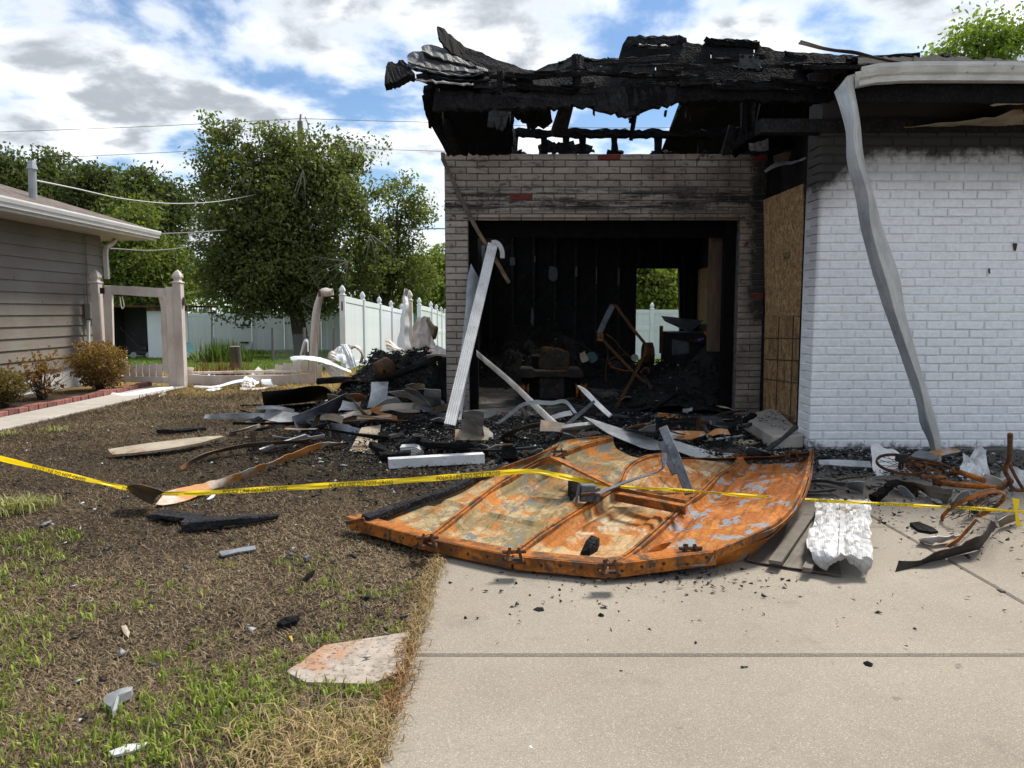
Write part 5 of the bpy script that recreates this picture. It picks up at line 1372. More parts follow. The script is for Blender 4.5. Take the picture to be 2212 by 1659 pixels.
# front end stiles
fe = [g('C', 182, 905, .055), g('C', 752, 1062, .055), g('C', 1388, 1195, .055)] + [g('D', 245, 1170, .055), g('D', 1042, 1068, .085)]
for i in range(4):
    a, b_ = fe[i].copy(), fe[i + 1].copy(); d = (b_ - a).normalized()
    st_ = put(MB().bar(a + d * .006 - Vector((0, 0, .0)), b_ - d * .006, .024, .064, ref=(0, 0, 1)), 'end_stile', 'rust_edge', door)
    put(MB().bar(a + d * .008 + Vector((0, .045, .031)), b_ - d * .008 + Vector((0, .045, .031)), .085, .006, ref=(0, 0, 1)), 'stile_flange', 'rust_edge', st_)
    for f in (.12, .3, .5, .72, .9):
        q = a.lerp(b_, f) + Vector((.0, -.0165, RND.uniform(-.01, .015)))
        put(MB().prism([q + Vector((.008 * math.cos(t * math.pi / 4), -.0006, .008 * math.sin(t * math.pi / 4))) for t in range(8)], (0, 0, 0), (0, .003, 0)), 'bolt_hole', 'tape_print', st_)
put(between([g('D', 1042, 1068, .085), g('D', 1290, 975, .10), g('D', 1500, 870, .14), g('D', 1650, 680, .18), g('D', 1728, 500, .22), g('D', 1757, 298, .2)], [g('D', 1042, 1125, .01), g('D', 1280, 1062, .015), g('D', 1510, 850, .09), g('D', 1660, 700, .13), g('D', 1738, 520, .17), g('D', 1762, 320, .17)], 26, 4, .006), 'side_lip', 'rust_flaking', door, th=.004, smooth=True)
put(between([g('D', 640, 328, .26), g('D', 900, 335, .2), g('D', 1190, 330, .16), g('D', 1450, 322, .18), g('D', 1757, 292, .24)], [g('D', 640, 345, .20), g('D', 900, 352, .14), g('D', 1190, 352, .10), g('D', 1450, 345, .12), g('D', 1757, 318, .17)], 20, 3, .004), 'back_lip', 'rust_edge', door, th=.004)
for (k, x, y, h) in (('C', 755, 1025, .12), ('C', 1395, 1130, .13), ('D', 262, 1130, .13), ('D', 855, 1010, .12), ('D', 1215, 320, .16), ('D', 1605, 300, .22), ('C', 1722, 385, .3)):
    q = g(k, x, y, h); hg = put(MB().box(q.x - .045, q.x + .045, q.y - .01, q.y + .05, q.z - .05, q.z - .035).bar(q + Vector((-.035, 0, -.036)), q + Vector((-.02, .02, .02)), .012, .045).bar(q + Vector((.035, 0, -.036)), q + Vector((.02, .02, .02)), .012, .045), 'hinge', 'rust_dark', door)
    put(MB().tube([q + Vector((-.055, 0, .005)), q + Vector((.055, .01, .005))], .009, 8), 'roller_pin', 'rust_dark', hg)
put(MB().bar(g('C', 155, 905, .10), g('C', 290, 880, .12), .02, .02, ref=(0, 0, 1)), 'roller_stem', 'rust_dark', door)
put(MB().bar(g('C', 650, 1090, .05), g('C', 800, 1015, .12), .018, .018, ref=(0, 0, 1)), 'roller_stem', 'rust_dark', door)
# rust strut across the sections, and cross braces
put(MB().bar(g('C', 1690, 425, .32), g('C', 2140, 640, .22), .10, .012, ref=(0, .3, 1)), 'strut', 'rust_edge', door)
put(MB().bar(g('D', 298, 600, .16), g('D', 815, 700, .15), .012, .085, ref=(0, 0, 1)), 'strut', 'rust_edge', door)
put(MB().bar(g('D', 298, 590, .20), g('D', 815, 688, .19), .05, .006, ref=(0, 0, 1)), 'strut_flange', 'rust_edge', door)
# rain water in the warped section
pud = [g('D', x, y, .040) for x, y in ((480, 1120), (520, 1060), (640, 1010), (760, 985), (800, 1000), (900, 965), (1000, 970), (1030, 1000), (990, 1030), (900, 1050), (780, 1080), (640, 1105))]
put(MB().prism(pud, (0, 0, -.03), (0, 0, .0)), 'rain_puddle', 'rusty_water', None, 'shallow rusty puddle standing in the orange flaking door section', 'puddle')

# steel parts on the door
def steel(label, k, L, w, d, mat='steel_bluegrey', cat='steel bar', n=8, ref=(0, 0, 1), name='steel_bar', **kw):
    return stick(name, label, cat, k, L, w, d, mat, 'steel pieces of the door gear', n, None, ref, rough=.0015, **kw)
steel('broad blue-grey steel bracket with rust flecks standing up from the door', 'D', [(650, 110, .52), (740, 330, .36), (845, 600, .16)], .058, .022, ref=(0, 1, .3))
steel('narrow blue-grey steel strip beside the broad bracket', 'D', [(635, 215, .40), (690, 340, .30), (740, 450, .22)], .05, .012, ref=(0, 1, .3))
steel('curved dark steel arm with holes lying across the door', 'D', [(165, 600, .24), (380, 510, .25), (570, 450, .28), (650, 410, .32), (660, 300, .4)], .03, .006, 'steel_bluegrey', n=16)
blk = thing('opener_bracket', 'blocky dark steel bracket at the left end of the curved arm', 'bracket', g('D', 110, 640, .1), 'steel pieces of the door gear')
q = g('D', 100, 590, .2)
put(MB().box(q.x - .05, q.x + .04, q.y - .03, q.y + .03, q.z - .05, q.z + .05).rough(.004), 'body', 'steel_bluegrey', blk, bev=.006)
put(MB().bar(q + Vector((-.075, -.03, -.05)), q + Vector((-.055, -.01, .06)), .008, .06), 'side_plate', 'steel_bluegrey', blk)
put(MB().bar(q + Vector((.045, -.04, -.05)), q + Vector((.055, -.02, .03)), .02, .04).rough(.003), 'lug', 'steel_bluegrey', blk)
put(MB().tube([q + Vector((-.05, -.06, 0)), q + Vector((.06, -.06, .01))], .012, 8), 'pin', 'rust_dark', blk)

# ================================================================== police tape
tape = thing('police_tape', 'yellow barrier tape printed with black POLICE LINE DO NOT CROSS', 'tape', G(1000, 1100))
T1 = [P(-60, 974, 4.0), P(0, 990, 4.1), P(130, 1022, 4.45), P(250, 1050, 4.68), P(330, 1064, 4.72), P(380, 1066, 4.7), P(470, 1063, 4.68), P(650, 1052, 4.65), P(850, 1040, 4.6), P(1000, 1028, 4.55), P(1140, 1018, 4.5), P(1200, 1026, 4.5), P(1285, 1044, 4.5)]
T2 = [P(1285, 1044, 4.5), P(1350, 1052, 4.42), P(1480, 1060, 4.38), P(1700, 1077, 4.34), P(1900, 1088, 4.31), P(2100, 1098, 4.29), P(2200, 1105, 4.28), P(2290, 1110, 4.2)]
def tape_strip(T, n, wf, name):
    path = cr(T, n); rows = []
    for i, q in enumerate(path):
        w, tw = wf(i / (n - 1)); up = Vector((0, math.sin(tw), math.cos(tw)))
        rows.append([q + up * (w * f) + Vector((0, .004 * math.sin(f * 9 + i * .7), 0)) for f in (-.5, -.2, .1, .5)])
    put(MB().grid(rows), name, 'tape_yellow', tape, th=.0008, smooth=True)
    return path
w1 = lambda t: ((.028 if t < .28 else .026 + .009 * min(1, (t - .28) * 4)) * (1 if t < .85 else .9), .5)
w2 = lambda t: (.017 + .003 * math.sin(t * 40), .3)
pa = tape_strip(T1, 90, w1, 'strip'); pb = tape_strip(T2, 70, w2, 'strip')
def print_on(path, wf, s0, length, body):
    L = [0.]
    for a, b in zip(path, path[1:]): L.append(L[-1] + (b - a).length)
    V, Fc = text_mesh(body, 1.); W = max(v.x for v in V)
    vs = []
    for v in V:
        d = min(s0 + v.x / W * length, L[-1] - 1e-4); i = 0
        while i < len(L) - 2 and L[i + 1] < d: i += 1
        f = (d - L[i]) / (L[i + 1] - L[i]); c = path[i].lerp(path[i + 1], f)
        w, tw = wf((i + f) / (len(path) - 1)); up = Vector((0, math.sin(tw), math.cos(tw)))
        vs.append(c + up * ((v.y / .72 - .5) * w * .82) + Vector((0, -.006, .0)))
    put(MB().add(vs, Fc), 'print', 'tape_print', tape)
tot = sum((b - a).length for a, b in zip(pa, pa[1:]))
def s_at(path, u):
    s = 0.
    for a, b in zip(path, path[1:]):
        ua, ub = CX + a.x / a.y * F, CX + b.x / b.y * F
        if ub >= u: return s + (b - a).length * (u - ua) / (ub - ua)
        s += (b - a).length
    return s
for (u0, u1) in ((55, 170), (250, 335), (470, 612), (703, 845), (940, 1080)):
    a, b_ = s_at(pa, u0), s_at(pa, u1); print_on(pa, w1, a, b_ - a, 'POLICE LINE DO NOT CROSS')
for (u0, u1) in ((1460, 1565), (1690, 1800), (1880, 1990), (2050, 2150)):
    a, b_ = s_at(pb, u0), s_at(pb, u1); print_on(pb, w2, a, b_ - a, 'POLICE LINE DO NOT CROSS')
kn = p('E', 2040, 940, 4.28)
put(between([kn + Vector((-.006, -.006, 0)), kn + Vector((-.02, -.008, .05)), kn + Vector((-.03, -.01, .085))], [kn + Vector((.006, -.006, 0)), kn + Vector((.015, -.008, .05)), kn + Vector((.012, -.01, .075))], 7, 3, .003), 'knot_tail', 'tape_yellow', tape, th=.0008)
put(between([kn + Vector((-.006, -.006, 0)), kn + Vector((.0, -.008, -.05)), kn + Vector((.006, -.01, -.09))], [kn + Vector((.006, -.006, 0)), kn + Vector((.025, -.008, -.05)), kn + Vector((.045, -.01, -.085))], 7, 3, .003), 'knot_tail', 'tape_yellow', tape, th=.0008)

# ================================================================== siding and metal scraps (left pile)
SG = 'burnt siding and metal scraps'
def sc(label, k, e1, e2, mat, name='siding_scrap', cat='siding', **kw):
    kw['amp'] = kw.get('amp', .012) * .5; kw.setdefault('freq', 3.5)
    return scrap(name, label, cat, k, e1, e2, mat, SG, **kw)
sc('wide black siding sheet standing on edge at the left of the pile', 'B', [(758, 455, .34), (950, 440, .36), (1120, 412, .36), (1200, 425, .32), (1262, 480, .24)], [(775, 560, .0), (950, 540, .0), (1120, 520, .02), (1190, 510, .05), (1225, 525, .05)], 'siding_dark', amp=.012)
sc('long slate-blue siding plank slanting up across the pile', 'B', [(962, 625, .16), (1150, 550, .26), (1340, 462, .36)], [(1012, 735, .0), (1220, 650, .04), (1420, 572, .12)], 'siding_slate', amp=.008)
sc('dark pointed siding fin falling from the end of the slate-blue plank', 'B', [(1340, 462, .36), (1460, 590, .22), (1580, 690, .08)], [(1345, 475, .34), (1450, 620, .16), (1560, 695, .06)], 'siding_brown', amp=.006, m=3)
sc('pale grey siding piece standing upright at the middle of the pile', 'B', [(1505, 390, .46), (1500, 470, .34), (1475, 565, .2)], [(1622, 385, .46), (1618, 470, .34), (1612, 548, .22)], 'siding_steel', amp=.008)
sc('orange-rusted folded siding ribbon on top right of the pile', 'B', [(1480, 575, .22), (1620, 540, .28), (1760, 530, .3), (1885, 538, .3), (1955, 610, .16)], [(1490, 600, .18), (1640, 580, .22), (1780, 570, .24), (1860, 565, .24), (1900, 625, .1)], 'siding_rusty', amp=.012)
sc('corrugated grey sheet arched behind the orange ribbon', 'B', [(1618, 455, .42), (1760, 447, .46), (1850, 490, .38), (1908, 538, .3)], [(1690, 490, .34), (1760, 500, .34), (1800, 530, .3), (1830, 545, .26)], 'siding_steel', amp=.01)
sc('small wavy grey siding offcut beside the brick pier', 'B', [(1868, 432, .5), (1870, 500, .36), (1940, 590, .14)], [(1978, 440, .5), (1982, 510, .34), (1985, 590, .14)], 'siding_steel', amp=.012)
sc('short light siding piece lying flat at the left of the pile', 'B', [(795, 570, .10), (880, 582, .11), (985, 600, .12)], [(765, 640, .03), (860, 660, .03), (965, 664, .03)], 'siding_steel', amp=.008)
sc('low dark siding strip far left of the pile', 'B', [(378, 608, .05), (580, 600, .08), (790, 600, .08)], [(368, 640, .0), (580, 640, .01), (770, 632, .03)], 'siding_steel', amp=.012)
sc('black strip under the short light siding piece', 'B', [(630, 668, .02), (760, 615, .05), (850, 600, .06)], [(640, 680, .0), (770, 630, .03), (860, 615, .03)], 'siding_dark', amp=.006, m=3)
sc('charred strip with bright orange edge pointing left from the pile', 'B', [(545, 728, .04), (640, 705, .07), (800, 655, .10), (860, 658, .1)], [(545, 742, .0), (650, 718, .04), (820, 680, .06), (870, 668, .08)], 'siding_rusty', amp=.006)
sc('dark strip running beside the orange-edged one', 'B', [(700, 715, .03), (850, 680, .06), (985, 660, .08)], [(705, 728, .0), (860, 700, .03), (990, 680, .05)], 'siding_dark', amp=.006, m=3)
sc('curled brown siding tongue bent upright before the slate-blue plank', 'B', [(1095, 705, .06), (1135, 610, .2), (1165, 602, .22), (1200, 660, .14), (1240, 780, .02)], [(1140, 715, .04), (1160, 640, .14), (1180, 625, .18), (1210, 690, .1), (1225, 790, .0)], 'siding_brown', amp=.006)
sc('tan scorched siding sheet sloping to the ground at the front of the pile', 'B', [(1440, 700, .12), (1400, 780, .06), (1358, 862, .0)], [(1570, 680, .12), (1555, 780, .06), (1525, 885, .0)], 'siding_burnt_tan', amp=.012)
sc('dark bent sheet between the slate-blue plank and the tan sheet', 'B', [(1230, 665, .14), (1340, 680, .12), (1470, 720, .08)], [(1260, 735, .03), (1360, 760, .03), (1440, 745, .04)], 'siding_slate', amp=.02)
sc('long brown ribbon of siding curling to the left over the lawn', 'B', [(200, 968, .03), (300, 908, .06), (430, 855, .08), (700, 800, .1), (1000, 785, .12), (1110, 765, .12)], [(215, 992, .0), (320, 925, .02), (440, 875, .03), (710, 828, .05), (1000, 805, .07), (1050, 815, .04)], 'siding_brown', n=26, amp=.008)
sc('very long rust and white siding ribbon stretching towards the tape', 'B', [(100, 1130, .08), (300, 1090, .06), (560, 1020, .08), (800, 935, .08), (1000, 860, .07), (1140, 805, .08), (1330, 795, .06)], [(30, 1240, .0), (200, 1215, .0), (400, 1135, .01), (640, 1040, .02), (900, 940, .01), (1100, 870, .0), (1310, 812, .02)], 'siding_rusty', n=40, m=6, amp=.02)
sc('grey curled flap at the tape end of the long rusty ribbon', 'Q', [(862, 415, .16), (960, 405, .18), (1060, 430, .16), (1122, 458, .13)], [(868, 450, .10), (950, 505, .05), (1040, 540, .02), (1060, 480, .1)], 'siding_brown', amp=.012)
sc('pale worn plank of siding lying alone on the lawn', 'Q', [(735, 172, .05), (950, 138, .07), (1250, 100, .08), (1500, 78, .05)], [(765, 210, .02), (970, 190, .04), (1280, 145, .05), (1520, 85, .04)], 'siding_burnt_tan', amp=.008, th=.02, name='lone_plank', cat='plank')
sc('upright dark siding stub before the pile', 'Q', [(1700, 38, .2), (1735, 42, .2)], [(1715, 180, .0), (1758, 178, .0)], 'siding_brown', amp=.006, n=6)
sc('white grooved board lying under the brown ribbon', 'Q', [(1765, 165, .05), (1930, 110, .08), (2080, 62, .1)], [(1800, 185, .0), (1960, 130, .03), (2120, 80, .05)], 'siding_white', amp=.006, th=.012)
sc('second white board end beside the white grooved one', 'Q', [(2050, 90, .05), (2130, 75, .07), (2210, 62, .08)], [(2070, 110, .01), (2140, 98, .03), (2212, 85, .04)], 'siding_white', amp=.008)
sc('torn white foil strip below the slate-blue plank', 'B', [(828, 752, .06), (880, 762, .05), (960, 768, .05)], [(835, 775, .02), (890, 782, .01), (958, 780, .02)], 'aluminium_white', amp=.02)
sc('orange rust blade poking right out of the pile', 'B', [(1270, 662, .1), (1400, 650, .14), (1560, 640, .16), (1760, 650, .14)], [(1290, 680, .06), (1420, 678, .08), (1560, 662, .1), (1740, 670, .1)], 'siding_rusty', amp=.015)
sc('white sheet corner pushed up under the orange ribbon', 'B', [(1510, 570, .2), (1600, 510, .3), (1680, 490, .34)], [(1560, 590, .14), (1640, 570, .18), (1720, 530, .26)], 'siding_white', amp=.015)
sc('dark sheet lying beneath the upright grey piece', 'B', [(1360, 570, .2), (1480, 585, .2), (1600, 620, .16)], [(1350, 640, .08), (1480, 650, .06), (1600, 660, .06)], 'siding_slate', amp=.03)
sc('rust-brown scrap propped behind the slate-blue plank', 'B', [(1205, 470, .3), (1290, 480, .32), (1385, 505, .3)], [(1210, 500, .24), (1300, 520, .22), (1400, 545, .2)], 'siding_burnt_tan', amp=.015)
sc('amber scorched flap above the slate-blue plank end', 'B', [(1345, 470, .36), (1420, 468, .38), (1475, 490, .34)], [(1430, 545, .2), (1440, 530, .24), (1465, 510, .28)], 'siding_rusty', amp=.01)
sc('tan wrinkled sheet near the top right of the pile', 'B', [(1740, 410, .52), (1790, 390, .56), (1870, 410, .5)], [(1760, 440, .44), (1800, 440, .44), (1880, 440, .44)], 'siding_burnt_tan', amp=.03)
sc('dark sheet leaning behind the arched corrugated one', 'B', [(1720, 430, .5), (1800, 440, .5), (1870, 500, .4)], [(1760, 470, .4), (1810, 480, .4), (1870, 520, .34)], 'siding_slate', amp=.02)
sc('rusty brown curl under the black panel of the heap', 'B', [(1290, 430, .32), (1310, 390, .4), (1370, 378, .42), (1520, 400, .38)], [(1310, 445, .28), (1340, 420, .32), (1400, 415, .32), (1520, 430, .3)], 'rust_dark', amp=.015)
sc('black siding band standing against the foot of the brick pier', 'A', [(1660, 925, .78), (1665, 1180, .42), (1640, 1430, .05)], [(1735, 920, .78), (1738, 1180, .42), (1730, 1460, .02)], 'charred_wood', amp=.012, name='black_sheet', cat='sheet')
# charred planks on and in the left pile
CG = 'charred timber pieces'
def tim(label, k, L, w, d, mat='charred_wood', name='charred_timber', cat='timber', n=9, taper=.8, **kw):
    return stick(name, label, cat, k, L, w, d, mat, CG, n, None, (0, 0, 1), taper, .006, **kw)
tim('charred two-tone stick lying on the lawn above the pale plank', 'Q', [(1080, 45, .02), (1200, 42, .025), (1395, 25, .02)], .07, .04)
tim('blackened flat board under the tape flap', 'Q', [(1060, 605, .02), (1220, 622, .03), (1385, 628, .03)], .12, .025)
tim('long charred beam tapering right below the tape', 'Q', [(1250, 680, .03), (1450, 662, .035), (1700, 640, .03), (1880, 622, .02)], .11, .06, taper=.55)
tim('charred sliver under the long charred beam', 'Q', [(1330, 702, .01), (1410, 692, .015)], .05, .015)
tim('charred beam slanting across the black heap', 'A', [(1120, 1130, .5), (1400, 1060, .62), (1680, 950, .78)], .07, .06)
tim('second charred beam across the top of the heap', 'A', [(1160, 1160, .42), (1330, 1100, .52), (1560, 1030, .66)], .05, .05)
tim('charred log end at the left of the heap', 'A', [(620, 1160, .2), (750, 1150, .24), (900, 1145, .28), (1080, 1120, .32)], .14, .10)
tim('thin rusty rod lying across the heap', 'A', [(1010, 1120, .4), (1160, 1080, .5), (1320, 1015, .62)], .02, .02, 'rust_dark', 'rusty_rod', 'rod')
tim('upright charred splinter in front of the heap', 'A', [(1180, 1065, .58), (1240, 1150, .45)], .02, .02)
tim('charred board end at the foot of the brick pier', 'A', [(1650, 1230, .3), (1700, 1170, .4)], .05, .012, 'grey_metal', 'perforated_strap', 'strap')
tank = put(MB().tube(cr([p('A', 1110, 1095, 8.9), p('A', 1170, 1060, 8.95), p('A', 1270, 1005, 9.0)], 9), .125, 16, [.35, .85, 1, 1, 1, 1, 1, .85, .35]), 'rusty_tank', 'rust_dark', None, 'small rounded rusty tank half buried in the black heap', 'tank', smooth=True)
sc('thin white and red sheet leaning on the heap beside the brick pier', 'A', [(1560, 930, .8), (1640, 915, .84), (1735, 920, .84)], [(1565, 965, .72), (1640, 955, .74), (1735, 945, .78)], 'cream_vinyl', amp=.01)

# ================================================================== downspouts and metal in front of the opening
def ribbed(w, d, n=5):
    out = []
    for i in range(n * 2 + 1):
        x = -w / 2 + w * i / (n * 2); out.append((x, -d / 2 + (.006 if i % 2 else 0)))
    for i in range(n * 2 + 1):
        x = w / 2 - w * i / (n * 2); out.append((x, d / 2 - (.006 if i % 2 else 0)))
    return out
DG = 'white downspout pieces'
ds = thing('leaning_downspout', 'long ribbed white downspout with hooked elbow leaning on the garage jamb', 'downspout', g('d', 975, 945), DG)
t0, t1 = p('A', 1765, 1560, 7.25), p('I', 748, 1195, YG - .12)
put(MB().sweep([t0, t0.lerp(t1, .35), t0.lerp(t1, .62), t1], ribbed(.112, .085), (0, 1, 0)), 'pipe', 'siding_white', ds)
el = [p('I', *q, YG - .14) for q in ((740, 1168), (775, 1160), (812, 1180), (842, 1225), (855, 1280), (856, 1335))]
put(MB().sweep(cr(el, 14), [(-.026, -.035), (.026, -.035), (.026, .035), (-.026, .035)], (0, 1, 0), cap=False), 'elbow', 'siding_white', ds)
sc('tall blue-grey bent corner trim behind the leaning downspout', 'A', [(1955, 120, None, YG - .06), (1920, 300, None, YG - .12), (1900, 600, None, YG - .25), (1850, 1000, None, YG - .6), (1780, 1350, None, YG - 1.1), (1715, 1640, None, YG - 1.5)], [(2030, 260, None, YG - .04), (2010, 400, None, YG - .1), (1985, 650, None, YG - .2), (1950, 1000, None, YG - .55), (1890, 1350, None, YG - 1.0), (1850, 1640, None, YG - 1.45)], 'gutter_back', n=30, amp=.008, bow=(0, -.03, 0), name='corner_trim', cat='trim')
lds = put(MB().sweep([g('C', 468, 465, .04), g('C', 800, 445, .045), g('C', 1170, 425, .05)], ribbed(.095, .075), (0, 0, 1)), 'lying_downspout', 'siding_white', None, 'straight ribbed white downspout length lying before the debris', 'downspout', DG)
le = put(MB().sweep(cr([g('C', 565, 375, .06), g('C', 620, 372, .065), g('C', 672, 372, .065), g('C', 682, 395, .03), g('C', 684, 412, .0)], 10), ribbed(.09, .07, 4), (0, 1, .2)), 'downspout_elbow', 'siding_white', None, 'short white downspout elbow above the lying downspout', 'downspout', DG)
DR = 'metal debris before the garage opening'
def dr(label, k, e1, e2, mat, name='metal_scrap', cat='metal scrap', **kw):
    return scrap(name, label, cat, k, e1, e2, mat, DR, **kw)
dr('long pinkish-white grooved trim slanting down from the left jamb', 'U', [(485, 0, None, 8.7), (700, 180, None, 8.2), (860, 330, None, 7.7), (1028, 486, None, 7.2)], [(488, 40, None, 8.72), (690, 215, None, 8.22), (840, 362, None, 7.75), (985, 505, None, 7.25)], 'cream_vinyl', n=20, amp=.002, bow=(0, -.02, .01), name='fallen_trim', cat='trim')
dr('thin grey strap looping through the air before the tractor', 'U', [(380, 538, None, 7.5), (540, 502, None, 7.45), (660, 425, None, 7.4), (760, 345, None, 7.35), (850, 318, None, 7.3), (960, 325, None, 7.3), (1050, 315, None, 7.25), (1125, 400, None, 7.2)], [(380, 545, None, 7.5), (545, 514, None, 7.45), (675, 438, None, 7.4), (775, 362, None, 7.35), (855, 345, None, 7.3), (960, 350, None, 7.3), (1045, 338, None, 7.25), (1105, 402, None, 7.2)], 'siding_steel', n=34, amp=.002, m=3, name='metal_strap', cat='strap')
dr('narrow slate bar leaning up to the right above the door', 'U', [(868, 606, None, 7.0), (1050, 465, None, 6.95), (1230, 318, None, 6.9)], [(882, 622, None, 7.0), (1065, 483, None, 6.95), (1240, 330, None, 6.9)], 'siding_slate', n=10, amp=.003, m=3, th=.02, name='slate_bar', cat='bar')
dr('bright white tapered trim end pointing at the tractor', 'U', [(1128, 224, None, 7.4), (1190, 258, None, 7.3), (1300, 368, None, 7.1), (1345, 410, None, 7.0)], [(1134, 234, None, 7.4), (1178, 285, None, 7.3), (1270, 380, None, 7.1), (1325, 428, None, 7.0)], 'siding_white', n=10, amp=.004, th=.02, name='white_trim_end', cat='trim')
dr('short pinkish grooved rail lying right of the slanting trim', 'U', [(1030, 488, .2), (1130, 472, .22), (1240, 462, .22)], [(1035, 508, .14), (1135, 498, .16), (1245, 478, .18)], 'cream_vinyl', n=8, amp=.004, th=.03, name='short_rail', cat='trim')
dr('long bent wood-grained siding lying behind the door', 'D', [(60, 28, None, 7.0), (200, 72, None, 6.95), (400, 138, None, 6.9), (520, 175, None, 6.85), (630, 215, None, 6.8)], [(150, 92, None, 6.75), (260, 160, None, 6.65), (430, 235, None, 6.5), (540, 272, None, 6.4), (635, 275, None, 6.4)], 'siding_steel', n=26, m=6, amp=.004, name='long_siding', cat='siding')
dr('second length of bright siding behind the steel bracket', 'D', [(720, 205, None, 6.75), (900, 258, None, 6.65), (1185, 328, None, 6.5)], [(742, 280, None, 6.35), (900, 330, None, 6.25), (1120, 340, None, 6.3)], 'siding_white', n=14, amp=.006)
dr('shiny grey sheet folded to a cone above the door corner', 'U', [(1040, 530, .2), (1090, 540, .18), (1138, 578, .1)], [(985, 610, .02), (1040, 600, .03), (1100, 590, .05)], 'aluminium', n=8, amp=.01)
dr('crumpled silver sheet at the foot of the leaning downspout', 'U', [(385, 435, .3), (430, 425, .34), (480, 445, .3), (540, 545, .1)], [(390, 520, .12), (430, 530, .1), (470, 545, .1), (520, 560, .06)], 'aluminium', n=10, amp=.04)
dr('grey siding square standing behind the silver sheet', 'U', [(400, 390, .42), (470, 382, .44), (538, 390, .44)], [(405, 440, .3), (470, 470, .25), (525, 495, .2)], 'siding_steel', n=8, amp=.008)
dr('dull grey gutter lying across the foot of the trim', 'U', [(640, 545, .1), (760, 490, .2), (885, 460, .24)], [(650, 562, .04), (770, 515, .13), (888, 478, .2)], 'siding_brown', n=10, amp=.01)
dr('pale crumpled sheet left of the leaning downspout', 'U', [(200, 445, .2), (240, 432, .22), (290, 430, .24)], [(205, 470, .12), (245, 465, .14), (285, 462, .16)], 'aluminium_white', n=7, amp=.02)
dr('long dark flat bar running behind the lying downspout', 'U', [(160, 610, .08), (400, 622, .08), (640, 630, .09), (870, 608, .1)], [(165, 625, .03), (400, 640, .03), (640, 646, .04), (870, 628, .06)], 'siding_slate', n=16, amp=.006)
dr('grey bent flashing in front of the dark flat bar', 'U', [(455, 598, .06), (540, 600, .08), (600, 640, .05), (650, 680, .02)], [(470, 612, .02), (545, 625, .03), (590, 660, .02), (640, 690, .0)], 'siding_steel', n=10, amp=.015)
dr('rusty strip beside the bent flashing', 'U', [(525, 645, .05), (600, 605, .1), (712, 595, .1)], [(530, 660, .01), (610, 622, .06), (700, 606, .08)], 'siding_rusty', n=10, amp=.01)
dr('pale crumpled metal wedge near the left door corner', 'U', [(820, 660, .06), (870, 635, .1), (905, 630, .1)], [(815, 680, .0), (860, 670, .02), (880, 655, .04)], 'aluminium', n=6, amp=.015)
dr('rust-edged tan panel end behind the long siding', 'F', [(590, 1130, .2), (720, 1095, .26), (850, 1088, .28)], [(620, 1150, .14), (740, 1140, .16), (860, 1130, .18)], 'rust_tan', n=8, amp=.008)
dr('wood-grained siding corner standing behind the bracket', 'F', [(700, 1160, .2), (790, 1125, .28), (895, 1092, .34)], [(710, 1185, .14), (800, 1200, .12), (890, 1215, .1)], 'siding_steel', n=8, amp=.006)
dr('thin tan rail ending in a small rusty claw', 'F', [(1030, 1150, .2), (1120, 1185, .16), (1220, 1205, .12)], [(1040, 1170, .16), (1120, 1205, .11), (1220, 1220, .1)], 'rust_tan', n=8, amp=.006)
dr('long thin white flat bar lying by the stoop', 'F', [(1425, 1280, .04), (1640, 1250, .05), (1850, 1215, .05)], [(1440, 1310, .0), (1650, 1280, .01), (1850, 1255, .01)], 'aluminium_white', n=8, amp=.004, th=.02)
dr('tan scorched board lying flat before the stoop', 'F', [(1730, 1300, .03), (1850, 1265, .04), (1960, 1280, .04)], [(1890, 1340, .0), (1960, 1320, .01), (2040, 1300, .02)], 'siding_burnt_tan', n=7, amp=.006, th=.015)
dr('folded grey sheet corner standing by the door hinge', 'F', [(1880, 1400, .1), (1930, 1350, .18), (2050, 1380, .12), (2170, 1430, .05)], [(1885, 1460, .0), (1960, 1465, .0), (2060, 1455, .0), (2150, 1450, .0)], 'grey_metal', n=9, amp=.01)
dr('small white strip at the foot of the right pier', 'F', [(1560, 1045, .05), (1660, 1042, .06), (1765, 1040, .06)], [(1565, 1060, .02), (1665, 1058, .03), (1765, 1052, .03)], 'aluminium_white', n=6, amp=.003, m=3)
put(MB().tube(cr([g('F', 1375, 1090, .06), g('F', 1445, 1085, .06), g('F', 1518, 1080, .06)], 6), .055, 12).jit(.008, 12), 'rusty_can', 'rust_dark', None, 'rusty brown can lying on the rubble left of the stoop', 'can', DR, bev=0)
# black charred panel scraps around the tan sheet
tim('split charred timber beside the tan sloping sheet', 'B', [(1515, 815, .06), (1560, 840, .05), (1640, 880, .04)], .08, .06)
tim('charred block left of the downspout elbow', 'B', [(1560, 895, .04), (1650, 890, .04), (1770, 882, .05)], .10, .07)
tim('wedge of charred plywood before the leaning downspout', 'B', [(1720, 820, .06), (1790, 780, .14), (1830, 750, .2)], .12, .03, 'charred_plywood')
tim('charred rafter running behind the downspout elbow', 'B', [(1830, 800, .12), (2000, 815, .12), (2212, 820, .12)], .09, .05)
tim('crackled charred stump by the left door edge', 'U', [(690, 650, .1), (705, 690, .0)], .12, .09, taper=1.1)
tim('charred rafter lying from the rubble to the stoop', 'F', [(1320, 1290, .05), (1560, 1200, .1), (1770, 1130, .14)], .06, .04)
tim('charred plank on the stoop edge', 'F', [(1870, 1060, .2), (1930, 1020, .24), (1980, 990, .26)], .07, .05)
tim('pale split lath sticking out of the right rubble slope', 'F', [(900, 660, .2), (1000, 610, .28), (1160, 545, .36)], .05, .02, 'brown_wood')
tim('short brown lath on the right rubble slope', 'F', [(975, 590, .3), (1060, 592, .3)], .035, .03, 'brown_wood')
